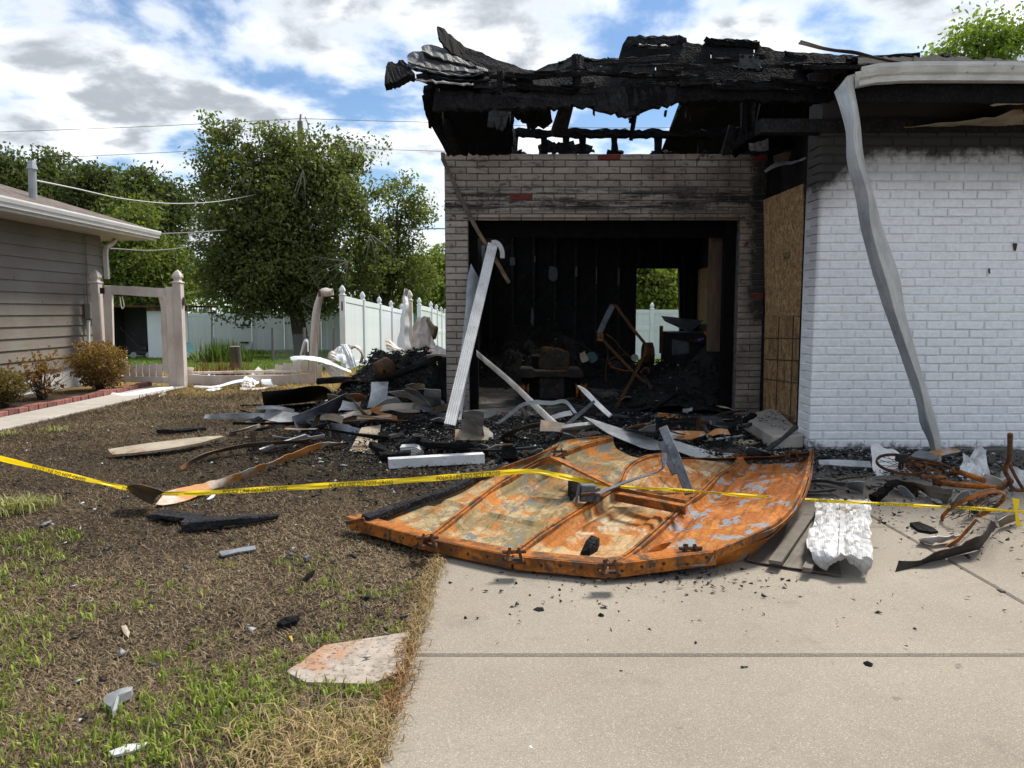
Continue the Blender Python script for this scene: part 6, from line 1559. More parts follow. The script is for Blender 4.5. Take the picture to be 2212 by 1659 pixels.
tim('thin black furring strip on the lawn left of the pile', 'B', [(615, 548, .02), (760, 543, .02)], .03, .015)
tim('thin charred stick crossing the small strip on the lawn', 'B', [(615, 580, .02), (690, 598, .02)], .02, .015)

# foreground bits on lawn and drive
def chip(label, k, poly, h, mat, name='char_shard', cat='shard', grp='loose shards on the ground'):
    q = [g(k, x, y, .0) for x, y in poly]; c = sum(q, Vector()) / len(q)
    m = MB(); n = len(q); up = [Vector((v.x, v.y, v.z + h * RND.uniform(.5, 1.1))) for v in q]
    top = c + Vector((0, 0, h * 1.2))
    m.add([v + Vector((0, 0, .004)) for v in q] + up + [top], [tuple(range(n))[::-1]] + [(i, (i + 1) % n, n + (i + 1) % n, n + i) for i in range(n)] + [(n + i, n + (i + 1) % n, 2 * n) for i in range(n)])
    return put(m, name, mat, None, label, cat, grp)
chip('bluish charred stick shard among the green sprouts', 'Q', [(1490, 885), (1510, 905), (1620, 880), (1745, 858), (1735, 845), (1640, 850), (1560, 870)], .02, 'siding_slate')
chip('small grey shard right of the bluish stick', 'Q', [(2065, 920), (2095, 905), (2115, 912), (2085, 935)], .02, 'siding_slate')
chip('thin black splinter above the concrete pad', 'Q', [(2040, 1075), (2120, 1010), (2145, 1005), (2130, 1030), (2060, 1080)], .015, 'charred_wood')
chip('dark charred bark piece at the corner of the concrete pad', 'Q', [(1885, 1385), (1930, 1345), (2040, 1335), (2020, 1365), (1930, 1390)], .03, 'charred_wood')
chip('grey folded shingle scrap near the bottom left', 'X', [(640, 1290), (655, 1245), (760, 1215), (825, 1205), (815, 1235), (740, 1270), (725, 1330), (700, 1365), (690, 1320)], .03, 'siding_steel')
chip('bright foil sliver at the bottom left', 'X', [(675, 1575), (780, 1545), (920, 1515), (880, 1550), (790, 1585), (700, 1605)], .015, 'aluminium_white')
chip('pale torn paper scrap in the middle of the lawn', 'X', [(750, 790), (780, 785), (805, 830), (795, 860), (765, 830)], .01, 'siding_burnt_tan')
chip('dark shard left of the tape flap', 'Q', [(275, 690), (300, 672), (355, 655), (340, 672), (290, 695)], .012, 'siding_slate')
chip('white paper fleck below the tape print', 'Q', [(1405, 512), (1440, 480), (1470, 474), (1455, 498), (1420, 515)], .008, 'aluminium_white')
chip('yellow fallen leaf beside the concrete pad', 'X', [(1788, 850), (1805, 848), (1815, 875), (1810, 890)], .006, 'yellow_leaf', 'fallen_leaf', 'leaf', None)
chip('white paper scrap on the right of the driveway', 'R', [(872, 443), (890, 442), (912, 450), (885, 456)], .003, 'aluminium_white', 'paper_scrap', 'paper')
chip('black curled shard below the driveway joint', 'R', [(788, 342), (800, 341), (817, 350), (812, 354), (795, 350)], .012, 'charred_wood')
chip('green bottle glass stain below the driveway joint', 'R', [(1060, 345), (1080, 342), (1087, 355), (1068, 360)], .001, 'green_glass', 'green_mark', 'mark', None)
chip('small white triangle chip on the driveway', 'Y', [(1008, 718), (1020, 710), (1026, 724)], .004, 'aluminium_white')
chip('black flake lying in the tan door section', 'D', [(40, 1105), (80, 1060), (150, 1030), (180, 1045), (165, 1085), (110, 1115)], .10, 'charred_wood', 'char_flake', 'flake')
chip('charcoal lump cluster by the opener bracket', 'C', [(1790, 790), (1830, 750), (1880, 760), (1860, 810), (1810, 840)], .17, 'charred_wood', 'charcoal_lump', 'charcoal')
chip('black charred shingle slab on the right concrete', 'E', [(1040, 1080), (1120, 1065), (1260, 1110), (1310, 1150), (1240, 1160), (1120, 1140)], .02, 'charred_wood')
for i, (x, y, s) in enumerate(((1575, 1555, 40), (2035, 1600, 22), (1035, 1618, 12), (1730, 1410, 10), (1410, 1362, 9), (1510, 1450, 8))):
    chip(['largest charcoal crumb on the driveway below the door', 'charcoal crumb right of the largest one', 'charcoal crumb near the left driveway edge', 'tiny charcoal crumb under the door edge', 'tiny charcoal crumb close under the second door section', 'tiny charcoal crumb between the others'][i], 'C', [(x - s, y), (x - s * .3, y - s * .4), (x + s * .8, y - s * .2), (x + s, y + s * .2), (x, y + s * .35)], .012, 'charred_wood', 'charcoal_crumb', 'charcoal')

# sheets right of the door
RG = 'sheet metal right of the door'
scrap('brown_metal_sheet', 'flat brown ribbed metal sheet beneath the white crumpled sheet', 'sheet', 'D', [(1265, 1085, .02), (1450, 900, .03), (1612, 725, .04)], [(1970, 1205, .02), (1900, 960, .03), (1790, 735, .04)], 'brown_metal', RG, n=10, m=14, amp=.006)
bm = put(MB().bar(g('D', 1475, 1105, .05), g('D', 1735, 740, .06), .06, .016, ref=(0, 0, 1)), 'sheet_rib', 'brown_metal', bpy.data.objects['brown_metal_sheet'])
put(MB().bar(g('D', 1710, 1160, .05), g('D', 1840, 900, .06), .04, .02, ref=(0, 0, 1)), 'sheet_rib', 'brown_metal', bpy.data.objects['brown_metal_sheet'])
ws = thing('white_crumpled_sheet', 'crumpled white aluminium sheet with a torn curled lower edge', 'sheet', g('D', 1950, 950), RG)
eL = pts('D', [(1770, 655, .08), (1765, 780, .09), (1710, 960, .10), (1735, 1040, .10), (1760, 1130, .05), (1850, 1165, .03)])
eM = pts('D', [(1965, 655, .09), (1970, 780, .09), (1965, 960, .11), (1962, 1040, .12), (1958, 1060, .12), (1962, 1085, .10)])
eR = pts('D', [(2180, 655, .08), (2182, 780, .09), (2185, 960, .10), (2192, 1040, .12), (2196, 1120, .08), (2150, 1190, .02)])
put(between(eL, eM, 46, 18, .014, (0, 0, .01), 9), 'left_half', 'dirty_foil', ws, th=.003)
put(between(eM, eR, 46, 18, .014, (0, 0, .01), 9), 'right_half', 'dirty_foil', ws, th=.003)
put(MB().sweep(cr([q + Vector((0, 0, .008)) for q in eM], 14), [(-.012, -.008), (.012, -.008), (.012, .008), (-.012, .008)], (0, 0, 1)), 'seam', 'dirty_foil', ws)
scrap('curled_strip', 'dark rust-edged metal strip twisting towards the camera below the bicycle', 'strip', 'E', [(948, 1415, .05), (1090, 1410, .04), (1280, 1340, .07), (1620, 1220, .10), (1700, 1170, .12), (1830, 1020, .14)], [(915, 1522, .0), (1060, 1490, .0), (1300, 1410, .0), (1640, 1310, .01), (1760, 1230, .02), (1880, 1090, .03)], 'rust_black', RG, n=24, amp=.014)
scrap('rusty_strip', 'short orange strip crossing under the dark twisting one', 'strip', 'E', [(1380, 1270, .04), (1500, 1180, .05), (1660, 1010, .08)], [(1420, 1285, .01), (1540, 1190, .02), (1690, 1020, .05)], 'rust_edge', RG, n=10, amp=.004, m=3)
scrap('grey_strip_end', 'grey flat strip at the right end below the tape knot', 'strip', 'E', [(1880, 1040, .06), (1960, 985, .08), (2060, 950, .08)], [(1890, 1090, .01), (1980, 1045, .02), (2080, 1010, .03)], 'siding_brown', RG, n=8, amp=.008)
scrap('white_foil', 'crumpled white foil in front of the dark slab on the concrete', 'foil', 'E', [(1115, 1190, .05), (1200, 1165, .07), (1330, 1185, .06), (1520, 1180, .05)], [(1130, 1235, .0), (1240, 1265, .0), (1330, 1225, .02), (1500, 1205, .02)], 'aluminium_white', RG, n=12, amp=.02)
scrap('pale_sheet', 'pale bent metal panel standing behind the bicycle wheel', 'sheet', 'E', [(660, 330, None, 6.0), (750, 310, None, 6.05), (870, 340, None, 6.05), (940, 355, None, 6.0)], [(700, 690, None, 5.62), (800, 680, None, 5.65), (950, 655, None, 5.7), (1090, 715, None, 5.6)], 'aluminium_white', RG, n=12, m=8, amp=.03)
scrap('grey_sheet', 'dull grey crumpled sheet under the bicycle frame', 'sheet', 'E', [(790, 640, .1), (1000, 640, .12), (1300, 700, .12), (1440, 720, .12)], [(900, 690, .03), (1080, 760, .01), (1250, 850, .0), (1390, 870, .0)], 'brown_metal', RG, n=14, m=7, amp=.04)
scrap('silver_sheet', 'shiny silver sheet crumpled behind the bicycle frame', 'sheet', 'E', [(1510, 500, None, 5.6), (1560, 390, None, 5.7), (1640, 380, None, 5.7), (1700, 330, None, 5.75), (1790, 370, None, 5.7)], [(1500, 580, None, 5.5), (1600, 600, None, 5.5), (1700, 620, None, 5.5), (1780, 600, None, 5.5), (1830, 590, None, 5.5)], 'aluminium', RG, n=16, m=9, amp=.06)
scrap('silver_sheet', 'silver foil lump beside the bicycle head tube', 'sheet', 'E', [(1680, 700, .12), (1760, 650, .16), (1850, 610, .18), (1950, 640, .16)], [(1720, 740, .06), (1800, 715, .08), (1880, 690, .1), (1940, 670, .12)], 'aluminium', RG, n=10, m=6, amp=.05)
scrap('silver_sheet', 'silver folded sheet left of the front wheel', 'sheet', 'E', [(1410, 840, .06), (1480, 760, .12), (1580, 740, .14)], [(1420, 880, .0), (1520, 850, .02), (1620, 820, .04)], 'aluminium', RG, n=8, m=5, amp=.03)
scrap('grey_leaf_sheet', 'pointed grey sheet scrap left of the bicycle pedal', 'sheet', 'E', [(920, 690, .08), (1000, 700, .08), (1090, 800, .03)], [(940, 760, .02), (1010, 800, .0), (1085, 830, .0)], 'siding_steel', RG, n=8, amp=.01)
scrap('low_sheet', 'dark sheet lying at the far right behind the handlebar', 'sheet', 'E', [(1900, 560, .12), (2000, 520, .16), (2124, 540, .14), (2300, 540, .12)], [(1940, 700, .02), (2030, 720, .0), (2124, 760, .0), (2300, 780, .0)], 'aluminium', RG, n=10, m=7, amp=.04)
scrap('grey_strip', 'grey ribbed strip between the door and the pale sheet', 'strip', 'E', [(80, 640, .05), (250, 635, .06), (380, 660, .06), (440, 660, .06)], [(85, 665, .02), (250, 668, .02), (390, 690, .03), (440, 690, .02)], 'siding_slate', RG, n=10, amp=.006)
scrap('grey_strip', 'silver plate at the end of the grey ribbed strip', 'strip', 'E', [(440, 665, .08), (520, 655, .1), (612, 655, .1)], [(455, 720, .02), (520, 745, .01), (600, 780, .0)], 'aluminium', RG, n=7, amp=.008)
scrap('grey_strip', 'dark strip just right of the door lip', 'strip', 'E', [(10, 735, .05), (150, 740, .05), (345, 725, .06)], [(15, 765, .01), (160, 765, .01), (350, 745, .03)], 'siding_slate', RG, n=8, amp=.006)
scrap('grey_strip', 'thin bent strip above the grey ribbed strip', 'strip', 'E', [(340, 635, .06), (480, 615, .08), (635, 600, .08)], [(345, 645, .04), (480, 630, .05), (635, 615, .06)], 'siding_brown', RG, n=8, amp=.006, m=3)
tim('charred rafter piece under the pale sheet', 'E', [(690, 820, .03), (780, 760, .06), (860, 690, .1)], .06, .05)
tim('pale thin lath left of the front wheel', 'E', [(1130, 745, .06), (1230, 800, .03), (1330, 860, .02)], .035, .012, 'aluminium', 'metal_lath', 'lath')

# ================================================================== burnt bicycle lying on its side
bk = thing('burnt_bicycle', 'rusted burnt bicycle lying on its side before the white brick wall', 'bicycle', g('E', 1500, 800), None)
def E(x, y, h): return g('E', x, y, h)
def tb(name, L, r, mat='rust_dark', parent=bk, n=12, seg=8):
    return put(MB().tube(cr(pts('E', L), n) if len(L) > 2 else pts('E', L), r, seg), name, mat, parent, smooth=True)
def wheel(c, ax, ay, rim_mat, r_rim, cx_, spokes=18, rim=.0065):
    """ax, ay: two picture-space half axes turned into vectors in the place."""
    path = [c + ax * math.cos(2 * math.pi * i / 40) + ay * math.sin(2 * math.pi * i / 40) for i in range(41)]
    nrm = ax.cross(ay).normalized()
    o = put(MB().sweep(path, [(-rim, -rim * 1.4), (rim, -rim * 1.4), (rim * .7, rim * 1.4), (-rim * .7, rim * 1.4)], tuple(nrm), cap=False), 'wheel_rim', rim_mat, bk, smooth=False)
    m = MB()
    for i in range(spokes):
        t = 2 * math.pi * i / spokes + .1
        m.tube([c + nrm * (.02 if i % 2 else -.02), c + ax * math.cos(t) + ay * math.sin(t)], .0022, 4)
    put(m, 'spokes', 'rust_dark', o)
    put(MB().tube([c - nrm * .035, c + nrm * .035], .018, 10), 'hub', 'rust_black', o)
    return o
c1 = E(960, 490, .19); ax1 = E(1200, 520, .18) - c1; ay1 = E(965, 372, .242) - c1
ay1 = ay1 - ax1 * (ay1.dot(ax1) / ax1.length_squared); ay1 = ay1.normalized() * ax1.length
wheel(c1, ax1, ay1, 'rust_dark', .2, 0)
c2 = E(1640, 905, .09); ax2 = E(1905, 850, .12) - c2; ay2 = E(1650, 830, .16) - c2
ay2 = ay2 - ax2 * (ay2.dot(ax2) / ax2.length_squared); ay2 = ay2.normalized() * ax2.length
wheel(c2, ax2, ay2, 'rust_edge', .2, 0)
tb('chain_stay', [(960, 440, .22), (1060, 470, .2), (1180, 560, .16), (1290, 640, .12)], .010)
tb('seat_stay', [(950, 420, .24), (1150, 445, .22), (1330, 480, .21), (1480, 550, .19)], .010)
tb('seat_stay', [(1030, 460, .2), (1200, 480, .2), (1400, 520, .19)], .008)
tb('seat_tube', [(1290, 650, .12), (1400, 590, .15), (1500, 570, .18)], .015)
tb('top_tube', [(1450, 545, .19), (1600, 595, .18), (1750, 645, .17)], .019, 'rust_edge')
tb('down_tube', [(1290, 660, .11), (1500, 685, .12), (1700, 700, .13), (1860, 720, .14)], .019, 'rust_edge')
tb('head_tube', [(1830, 765, .12), (1910, 705, .16), (2000, 640, .2)], .022)
tb('fork_blade', [(1860, 735, .14), (1740, 750, .14), (1660, 800, .13), (1610, 850, .11)], .014)
tb('fork_blade', [(1850, 750, .12), (1760, 790, .1), (1690, 850, .08), (1650, 900, .08)], .012)
tb('handlebar', [(1993, 210, .62), (1990, 330, .5), (1985, 440, .4), (1950, 510, .34), (1950, 570, .29), (1985, 630, .23), (2000, 700, .16), (2050, 735, .12), (2140, 735, .12)], .013, n=26)
tb('handlebar_brace', [(1985, 485, .36), (2040, 600, .25), (2110, 720, .14)], .010)
tb('crank_arm', [(1300, 640, .13), (1275, 690, .09), (1260, 735, .06), (1110, 735, .06)], .010)
tb('pedal_spindle', [(1110, 730, .06), (1105, 800, .0)], .009)
tb('bottom_bracket', [(1290, 620, .15), (1300, 700, .09)], .026, n=4)
tb('seat_clamp', [(1495, 520, .22), (1490, 580, .16)], .014)
tb('reflector_stem', [(1335, 480, .24), (1335, 545, .19)], .012, 'rust_dark')
cc = E(1290, 615, .15); ca = E(1390, 620, .15) - cc; cb = E(1290, 590, .19) - cc; cb = cb.normalized() * ca.length
put(MB().sweep([cc + ca * math.cos(i * math.pi / 12) + cb * math.sin(i * math.pi / 12) for i in range(25)], [(-.004, -.006), (.004, -.006), (.004, .006), (-.004, .006)], tuple(ca.cross(cb).normalized()), cap=False), 'chain_ring', 'rust_edge', bk)
m = MB()
for L in ([(1000, 500, .17), (1080, 570, .14), (1200, 640, .11)], [(1050, 470, .2), (1180, 510, .18), (1330, 560, .16)]):
    pth = cr(pts('E', L), 22)
    for q in pth: m.box(q.x - .006, q.x + .006, q.y - .004, q.y + .004, q.z - .005, q.z + .005)
put(m, 'chain', 'rust_edge', bk)
put(MB().box(c1.x - .03, c1.x + .03, c1.y - .03, c1.y + .03, c1.z + .02, c1.z + .07).rough(.008), 'rear_hub_body', 'rust_black', bk)

# ================================================================== inside the garage
# lawn tractor, seen from behind
TY = 10.1
tr = thing('lawn_tractor', 'burnt riding lawn tractor seen from behind with rusted seat back', 'tractor', (P(1192, 870, TY).x, TY, 0))
def tp(zx, zy, dy=0.): return p('H', zx, zy, TY + dy)
sx_ = tp(1425, 1200).x
seat = [tp(1250, 1290), tp(1262, 1180), tp(1290, 1075), tp(1330, 1065), tp(1480, 1085), tp(1575, 1115), tp(1605, 1150), tp(1600, 1250), tp(1585, 1325), tp(1420, 1330), tp(1270, 1320)]
put(MB().prism(seat, (0, 0, 0), (0, .06, 0)), 'seat_back', 'rust_dark', tr, bev=.02)
put(MB().prism([tp(1300, 1120, -.012), tp(1480, 1105, -.012), tp(1570, 1150, -.012), tp(1570, 1290, -.012), tp(1290, 1290, -.012)], (0, 0, 0), (0, .008, 0)), 'seat_panel', 'rust_black', tr, bev=.003)
put(MB().prism([tp(1050, 1330), tp(1075, 1318), tp(1190, 1318), tp(1225, 1350), tp(1570, 1350), tp(1610, 1320), tp(1730, 1322), tp(1757, 1345), tp(1757, 1418), tp(1600, 1420), tp(1580, 1408), tp(1225, 1408), tp(1205, 1418), tp(1050, 1415)], (0, 0, 0), (0, .6, 0)), 'fender', 'rust_black', tr, bev=.012)
put(MB().box(tp(1268, 1420).x, tp(1548, 1420).x, TY + .1, TY + .5, tp(1400, 1660).z, tp(1400, 1408).z).rough(.004), 'rear_plate', 'rust_black', tr, bev=.008)
put(MB().box(tp(1200, 1420).x, tp(1640, 1420).x, TY + .55, TY + 1.3, .2, .62).rough(.01), 'frame', 'charred_wood', tr)
put(MB().box(tp(1270, 1420).x, tp(1600, 1420).x, TY + 1.1, TY + 1.7, .3, .6).rough(.015), 'hood', 'charred_wood', tr, bev=.04)
put(MB().box(tp(1075, 1420).x, tp(1262, 1420).x, TY + .12, TY + .5, .08, tp(1400, 1412).z).rough(.02), 'wheel_well', 'charred_wood', tr)
put(MB().box(tp(1556, 1420).x, tp(1735, 1420).x, TY + .12, TY + .5, .08, tp(1400, 1412).z).rough(.02), 'wheel_well', 'charred_wood', tr)
for xx in (tp(1100, 1500).x, tp(1715, 1500).x):
    wd = .14; s = 1 if xx > sx_ else -1; x0 = xx - s * .06
    ring = lambda r, x: [Vector((x, TY + .02 + r * math.cos(t * math.pi / 10), .17 + r * math.sin(t * math.pi / 10))) for t in range(20)]
    w_ = put(MB().prism(ring(.085, x0), (0, 0, 0), (s * wd, 0, 0)), 'wheel_rim', 'rust_edge', tr)
    for f in (.0, .5, .93): put(MB().prism(ring(.11, x0 + s * wd * f), (0, 0, 0), (s * .012, 0, 0)), 'rim_flange', 'rust_edge', w_)
    put(MB().prism(ring(.10, x0 + s * wd * .2), (0, 0, 0), (s * wd * .2, 0, 0)).rough(.012), 'burnt_tyre', 'charred_wood', w_)
put(MB().tube([tp(1430, 1330, .9), tp(1440, 1230, 1.1)], .02, 8), 'steering_column', 'rust_dark', tr)
# bent steel frame sticking up
fr_ = thing('bent_steel_frame', 'tall bent rusty steel frame sticking up from the rubble inside the garage', 'frame', g('F', 420, 985), None)
def ff(k, L, Y): return [p(k, x, y, Y + d) for x, y, d in L]
put(MB().sweep(cr(ff('O', [(265, 1205, 0), (330, 1060, .05), (400, 920, .1), (415, 890, .1)], 9.7), 8), [(-.034, -.02), (.034, -.02), (.034, .02), (-.034, .02)], (0, 1, 0)), 'channel', 'steel_bluegrey', fr_)
put(MB().sweep(cr(ff('O', [(405, 885, .1), (450, 890, .1), (520, 990, .1), (640, 1150, .08), (740, 1270, .05), (782, 1330, .05), (770, 1420, .02), (710, 1545, 0)], 9.7) + ff('F', [(650, 560, -.1), (560, 720, -.3), (480, 870, -.5), (410, 985, -.6)], 9.7), 34), [(-.018, -.018), (.018, -.018), (.018, .018), (-.018, .018)], (0, 1, 0)), 'bent_tube', 'rust_dark', fr_)
put(MB().sweep(cr(ff('F', [(262, 115, 0), (330, 190, -.02), (500, 370, -.05), (700, 570, -.1), (870, 690, -.15)], 9.7), 14), [(-.018, -.018), (.018, -.018), (.018, .018), (-.018, .018)], (0, 1, 0)), 'diagonal_tube', 'rust_dark', fr_)
put(MB().box(*(lambda q: (q.x - .03, q.x + .035, q.y - .03, q.y + .02, q.z - .045, q.z + .035))(p('F', 275, 130, 9.68))).rough(.012), 'joint_plate', 'rust_edge', fr_)
for L in ([(340, 100, 0), (430, 160, 0), (520, 270, 0), (620, 365, 0)], [(330, 190, 0), (365, 300, 0), (345, 450, 0), (340, 620, 0)], [(370, 390, 0), (460, 350, 0), (575, 320, 0)], [(380, 400, -.1), (400, 460, -.1), (480, 490, -.1), (580, 510, -.1), (640, 500, -.1)], [(720, 530, -.1), (770, 480, -.1), (810, 480, -.1), (820, 530, -.1)]):
    put(MB().tube(cr(ff('F', L, 9.6), 14), .006 if L[0][0] != 380 and L[0][0] != 720 else .012, 5), 'wire', 'rust_dark', fr_)
put(MB().tube(cr(ff('F', [(770, 570, -.2), (810, 640, -.2), (845, 740, -.25), (850, 860, -.3)], 9.6), 16), .018, 6), 'spring', 'rust_black', fr_)
# workbench / chest on the right with its load
wb = thing('burnt_workbench', 'black burnt workbench chest on the right inside the garage', 'workbench', (P(1500, 780, 12.4).x, 12.4, 0))
WYb = 12.4
x0, x1 = p('O', 960, 1200, WYb).x, p('O', 1600, 1200, WYb).x; zt = p('O', 1200, 1190, WYb).z
put(MB().box(x0 + .15, x1, WYb, WYb + .8, 0, zt).rough(.008), 'body', 'charred_wall', wb)
put(MB().prism([p('O', 1080, 1260, WYb - .02), p('O', 1260, 1300, WYb - .02), p('O', 1265, 1420, WYb - .02), p('O', 1075, 1440, WYb - .02)], (0, 0, 0), (0, .015, 0)), 'front_panel', 'siding_slate', wb)
put(MB().bar(p('O', 955, 1115, WYb), p('O', 950, 1420, WYb), .05, .05), 'leg', 'rust_dark', wb)
put(MB().bar(p('O', 1265, 1280, WYb - .05), p('O', 1565, 1290, WYb - .05), .05, .05, ref=(0, 0, 1)), 'front_edge', 'rust_dark', wb)
sc('blackened metal lid tilted on the burnt workbench', 'O', [(955, 1005, None, 12.8), (1420, 1058, None, 13.)], [(985, 1060, None, 12.3), (1270, 1195, None, 12.3)], 'siding_slate', amp=.01, name='blackened_sheet', cat='sheet')
scrap('orange_rag', 'bright orange rag lying on the workbench rubble', 'rag', 'O', [(1420, 1185, None, 12.3), (1470, 1180, None, 12.3), (1500, 1210, None, 12.3), (1545, 1222, None, 12.3)], [(1430, 1210, None, 12.25), (1460, 1228, None, 12.25), (1500, 1235, None, 12.25), (1535, 1232, None, 12.25)], 'orange_cloth', None, amp=.015)
scrap('purple_rag', 'small purple rag left of the orange one', 'rag', 'O', [(1345, 1265, None, 12.3), (1380, 1245, None, 12.3), (1425, 1240, None, 12.3)], [(1350, 1278, None, 12.25), (1385, 1275, None, 12.25), (1420, 1262, None, 12.25)], 'purple_cloth', None, amp=.02)
scrap('teal_rag', 'faded teal cloth lying in the rubble behind the tractor', 'rag', 'O', [(125, 1440, None, 12.), (190, 1405, None, 12.), (240, 1440, None, 12.)], [(150, 1510, None, 11.8), (200, 1530, None, 11.8), (255, 1480, None, 11.8)], 'teal_cloth', None, amp=.02)
scrap('wrinkled_paper', 'tan wrinkled cardboard beside the teal cloth', 'cardboard', 'O', [(60, 1420, None, 12.), (110, 1400, None, 12.)], [(75, 1530, None, 11.8), (150, 1500, None, 11.8)], 'siding_burnt_tan', None, amp=.03, n=6)
scrap('plastic_bag', 'grey crumpled plastic bag at the foot of the bent frame', 'bag', 'F', [(480, 880, .08), (530, 800, .2), (590, 780, .22), (630, 800, .2)], [(490, 910, .02), (540, 910, .02), (590, 890, .04), (610, 850, .1)], 'plastic_bag', None, amp=.04, n=9, m=6)
scrap('rusty_sheet', 'wide rusty sheet lying on the floor behind the bent frame', 'sheet', 'F', [(110, 560, .1), (350, 520, .14), (560, 490, .2), (870, 560, .16)], [(180, 600, .03), (400, 600, .05), (620, 600, .06), (880, 600, .1)], 'rust_dark', None, amp=.02)
put(MB().tube([p('F', 750, 330, 13.), p('F', 860, 330, 13.)], .22, 12).jit(.02, 5), 'rusty_drum', 'rust_dark', None, 'rusty drum in the back doorway behind the bent frame', 'drum')
put(MB().tube(cr([p('F', 660, 360, 11.5), p('F', 660, 361, 11.45)], 3), .055, 16, ref=(0, 0, 1)), 'burnt_fan_wheel', 'grey_metal', None, 'small grey round fan wheel hanging by the doorway', 'fan wheel')

# charred weather strip along the left edge of the door
tim('long charred strip along the left edge of the fallen door', 'C', [(300, 885, .09), (560, 785, .10), (900, 670, .13), (1110, 575, .16), (1330, 490, .2)], .06, .05, n=24)
# light panels crumpled: sharper folds on the white sheet
for o_ in ws.children:
    if o_.name.startswith(('left_half', 'right_half')):
        for v in o_.data.vertices:
            w_ = o_.location + v.co
            v.co.z += .005 * (1 - 3 * abs(noise.noise(Vector((w_.x * 9, w_.y * 22, 0))))) + .0025 * noise.noise(w_ * 50)
        o_.data.update()

# small offcuts tangled in and around the pile, alike enough to share one description
OM = {'siding_steel': 'grey', 'siding_white': 'white', 'siding_slate': 'slate-blue', 'siding_rusty': 'rust-stained', 'siding_burnt_tan': 'tan scorched', 'siding_dark': 'black', 'siding_brown': 'brown'}
for i in range(58):
    if i < 34: x, y = RND.gauss(-1.35, .55), RND.gauss(7.75, .45)
    elif i < 54: x, y = RND.uniform(-.6, 2.5), RND.uniform(6.7, 8.6)
    else: x, y = RND.uniform(2.6, 3.6), RND.uniform(5.4, 6.2)
    h = RND.uniform(.02, .22) if i < 34 else RND.uniform(.01, .12)
    a_ = RND.uniform(-.7, .7) + (math.pi if RND.random() < .5 else 0); L_o, w_o, tl = RND.uniform(.14, .46), RND.uniform(.05, .13), RND.uniform(-.3, .3)
    d_ = Vector((math.cos(a_), math.sin(a_) * .7, tl)) * L_o; s_ = Vector((-math.sin(a_) * .4, .8, RND.uniform(-.4, .9))).normalized() * w_o
    c_ = Vector((x, y, h + .03)); bn = Vector((0, 0, RND.uniform(-.02, .025)))
    mb = between([c_ - d_ / 2, c_ + bn, c_ + d_ / 2], [c_ - d_ / 2 + s_, c_ + bn + s_, c_ + d_ / 2 + s_ * RND.uniform(.5, 1.2)], 9, 4, .004)
    mo = ['siding_steel', 'siding_white', 'siding_slate', 'siding_rusty', 'siding_burnt_tan', 'siding_dark', 'siding_brown'][RND.choice((0, 1, 2, 2, 3, 3, 4, 5, 6, 6))]
    where = 'in the debris left of the brick pier' if i < 34 else ('in the debris right before the garage opening' if i < 54 else 'on the concrete by the bicycle')
    put(mb, 'siding_offcut', mo, None, 'small %s siding offcut %s' % (OM[mo], where), 'offcut', 'small %s siding offcuts %s' % (OM[mo], where), smooth=True, th=.004)
for i in range(40):
    x, y = (RND.gauss(-1.3, .6), RND.gauss(7.9, .6)) if i < 14 else (RND.uniform(-.5, 2.6), RND.uniform(6.6, 10.5))
    a_ = RND.uniform(0, math.pi); L_o = RND.uniform(.2, .7); c_ = Vector((x, y, RND.uniform(.03, .16))); d_ = Vector((math.cos(a_), math.sin(a_), RND.uniform(-.2, .35))) * L_o / 2
    mb = MB().sweep(cr([c_ - d_, c_ + Vector((0, 0, RND.uniform(-.02, .02))), c_ + d_], 5), [(-.02, -.014), (.02, -.014), (.02, .014), (-.02, .014)], (0, 0, 1), rad=[RND.uniform(.6, 1.2) for _ in range(5)]).rough(.004)
    for q in mb.v: q.z = max(q.z, .004)
    put(mb, 'charred_stick', 'charred_stud' if i % 3 else 'charred_wood', None, 'short charred stick in the debris left of the brick pier' if i < 14 else ('short charred stick on the rubble inside the garage' if y > YG else 'short charred stick lying before the garage opening'), 'stick', 'short charred sticks left of the pier' if i < 14 else ('short charred sticks inside' if y > YG else 'short charred sticks at the opening'))

# ================================================================== rubble, ash and grass
def fbm(x, y, s=1., o=4):
    r, a = 0., .5
    for _ in range(o):
        r += a * noise.noise(Vector((x * s, y * s, 3.7))); s *= 2.1; a *= .55
    return r
def hmap(L):
    def f(x, y):
        z = 0.
        for cx, cy, h, rx, ry in L: z += h * math.exp(-((x - cx) / rx) ** 2 - ((y - cy) / ry) ** 2)
        return z
    return f
def mound(name, label, x0, x1, y0, y1, hf, st=.06, mat='charcoal_rubble', nz=.09, off=-.03):
    nx, ny = int((x1 - x0) / st), int((y1 - y0) / st); rows = []
    for j in range(ny + 1):
        y = y0 + (y1 - y0) * j / ny
        r = []
        for i in range(nx + 1):
            x = x0 + (x1 - x0) * i / nx; b = hf(x, y)
            r.append(Vector((x, y, off + b * (1 + .55 * fbm(x, y, 1.9)) + (nz * (.35 + min(1.2, b * 1.6))) * fbm(x, y, 4.5))))
        rows.append(r)
    return put(MB().grid(rows), name, mat, None, label, 'rubble', None, 'stuff')
q1 = P(1535, 762, 11.2); q2 = P(1450, 800, 10.5); q3 = P(1130, 706, 14.4); q4 = P(1240, 735, 13.8)
h_in = hmap([(P(1535, 762, 10.4).x + .15, 10.5, .66, .62, .75), (q2.x + .1, 9.9, .34, .7, .6), (1.75, 9.5, .20, .7, .5), (q3.x, 14.7, .70, 1.3, .8), (q4.x, 14.2, .42, .8, .8), (.0, 13.6, .45, .7, .9), (2.3, 13.2, .28, .8, 1.), (2.6, 12.4, .3, .6, .6), (1.9, 9.1, .06, 1.2, .4)])
mound('garage_rubble', 'black charcoal rubble heaped over the garage floor', GX0 + .2, 3.7, YG + .05, YB - .15, h_in)
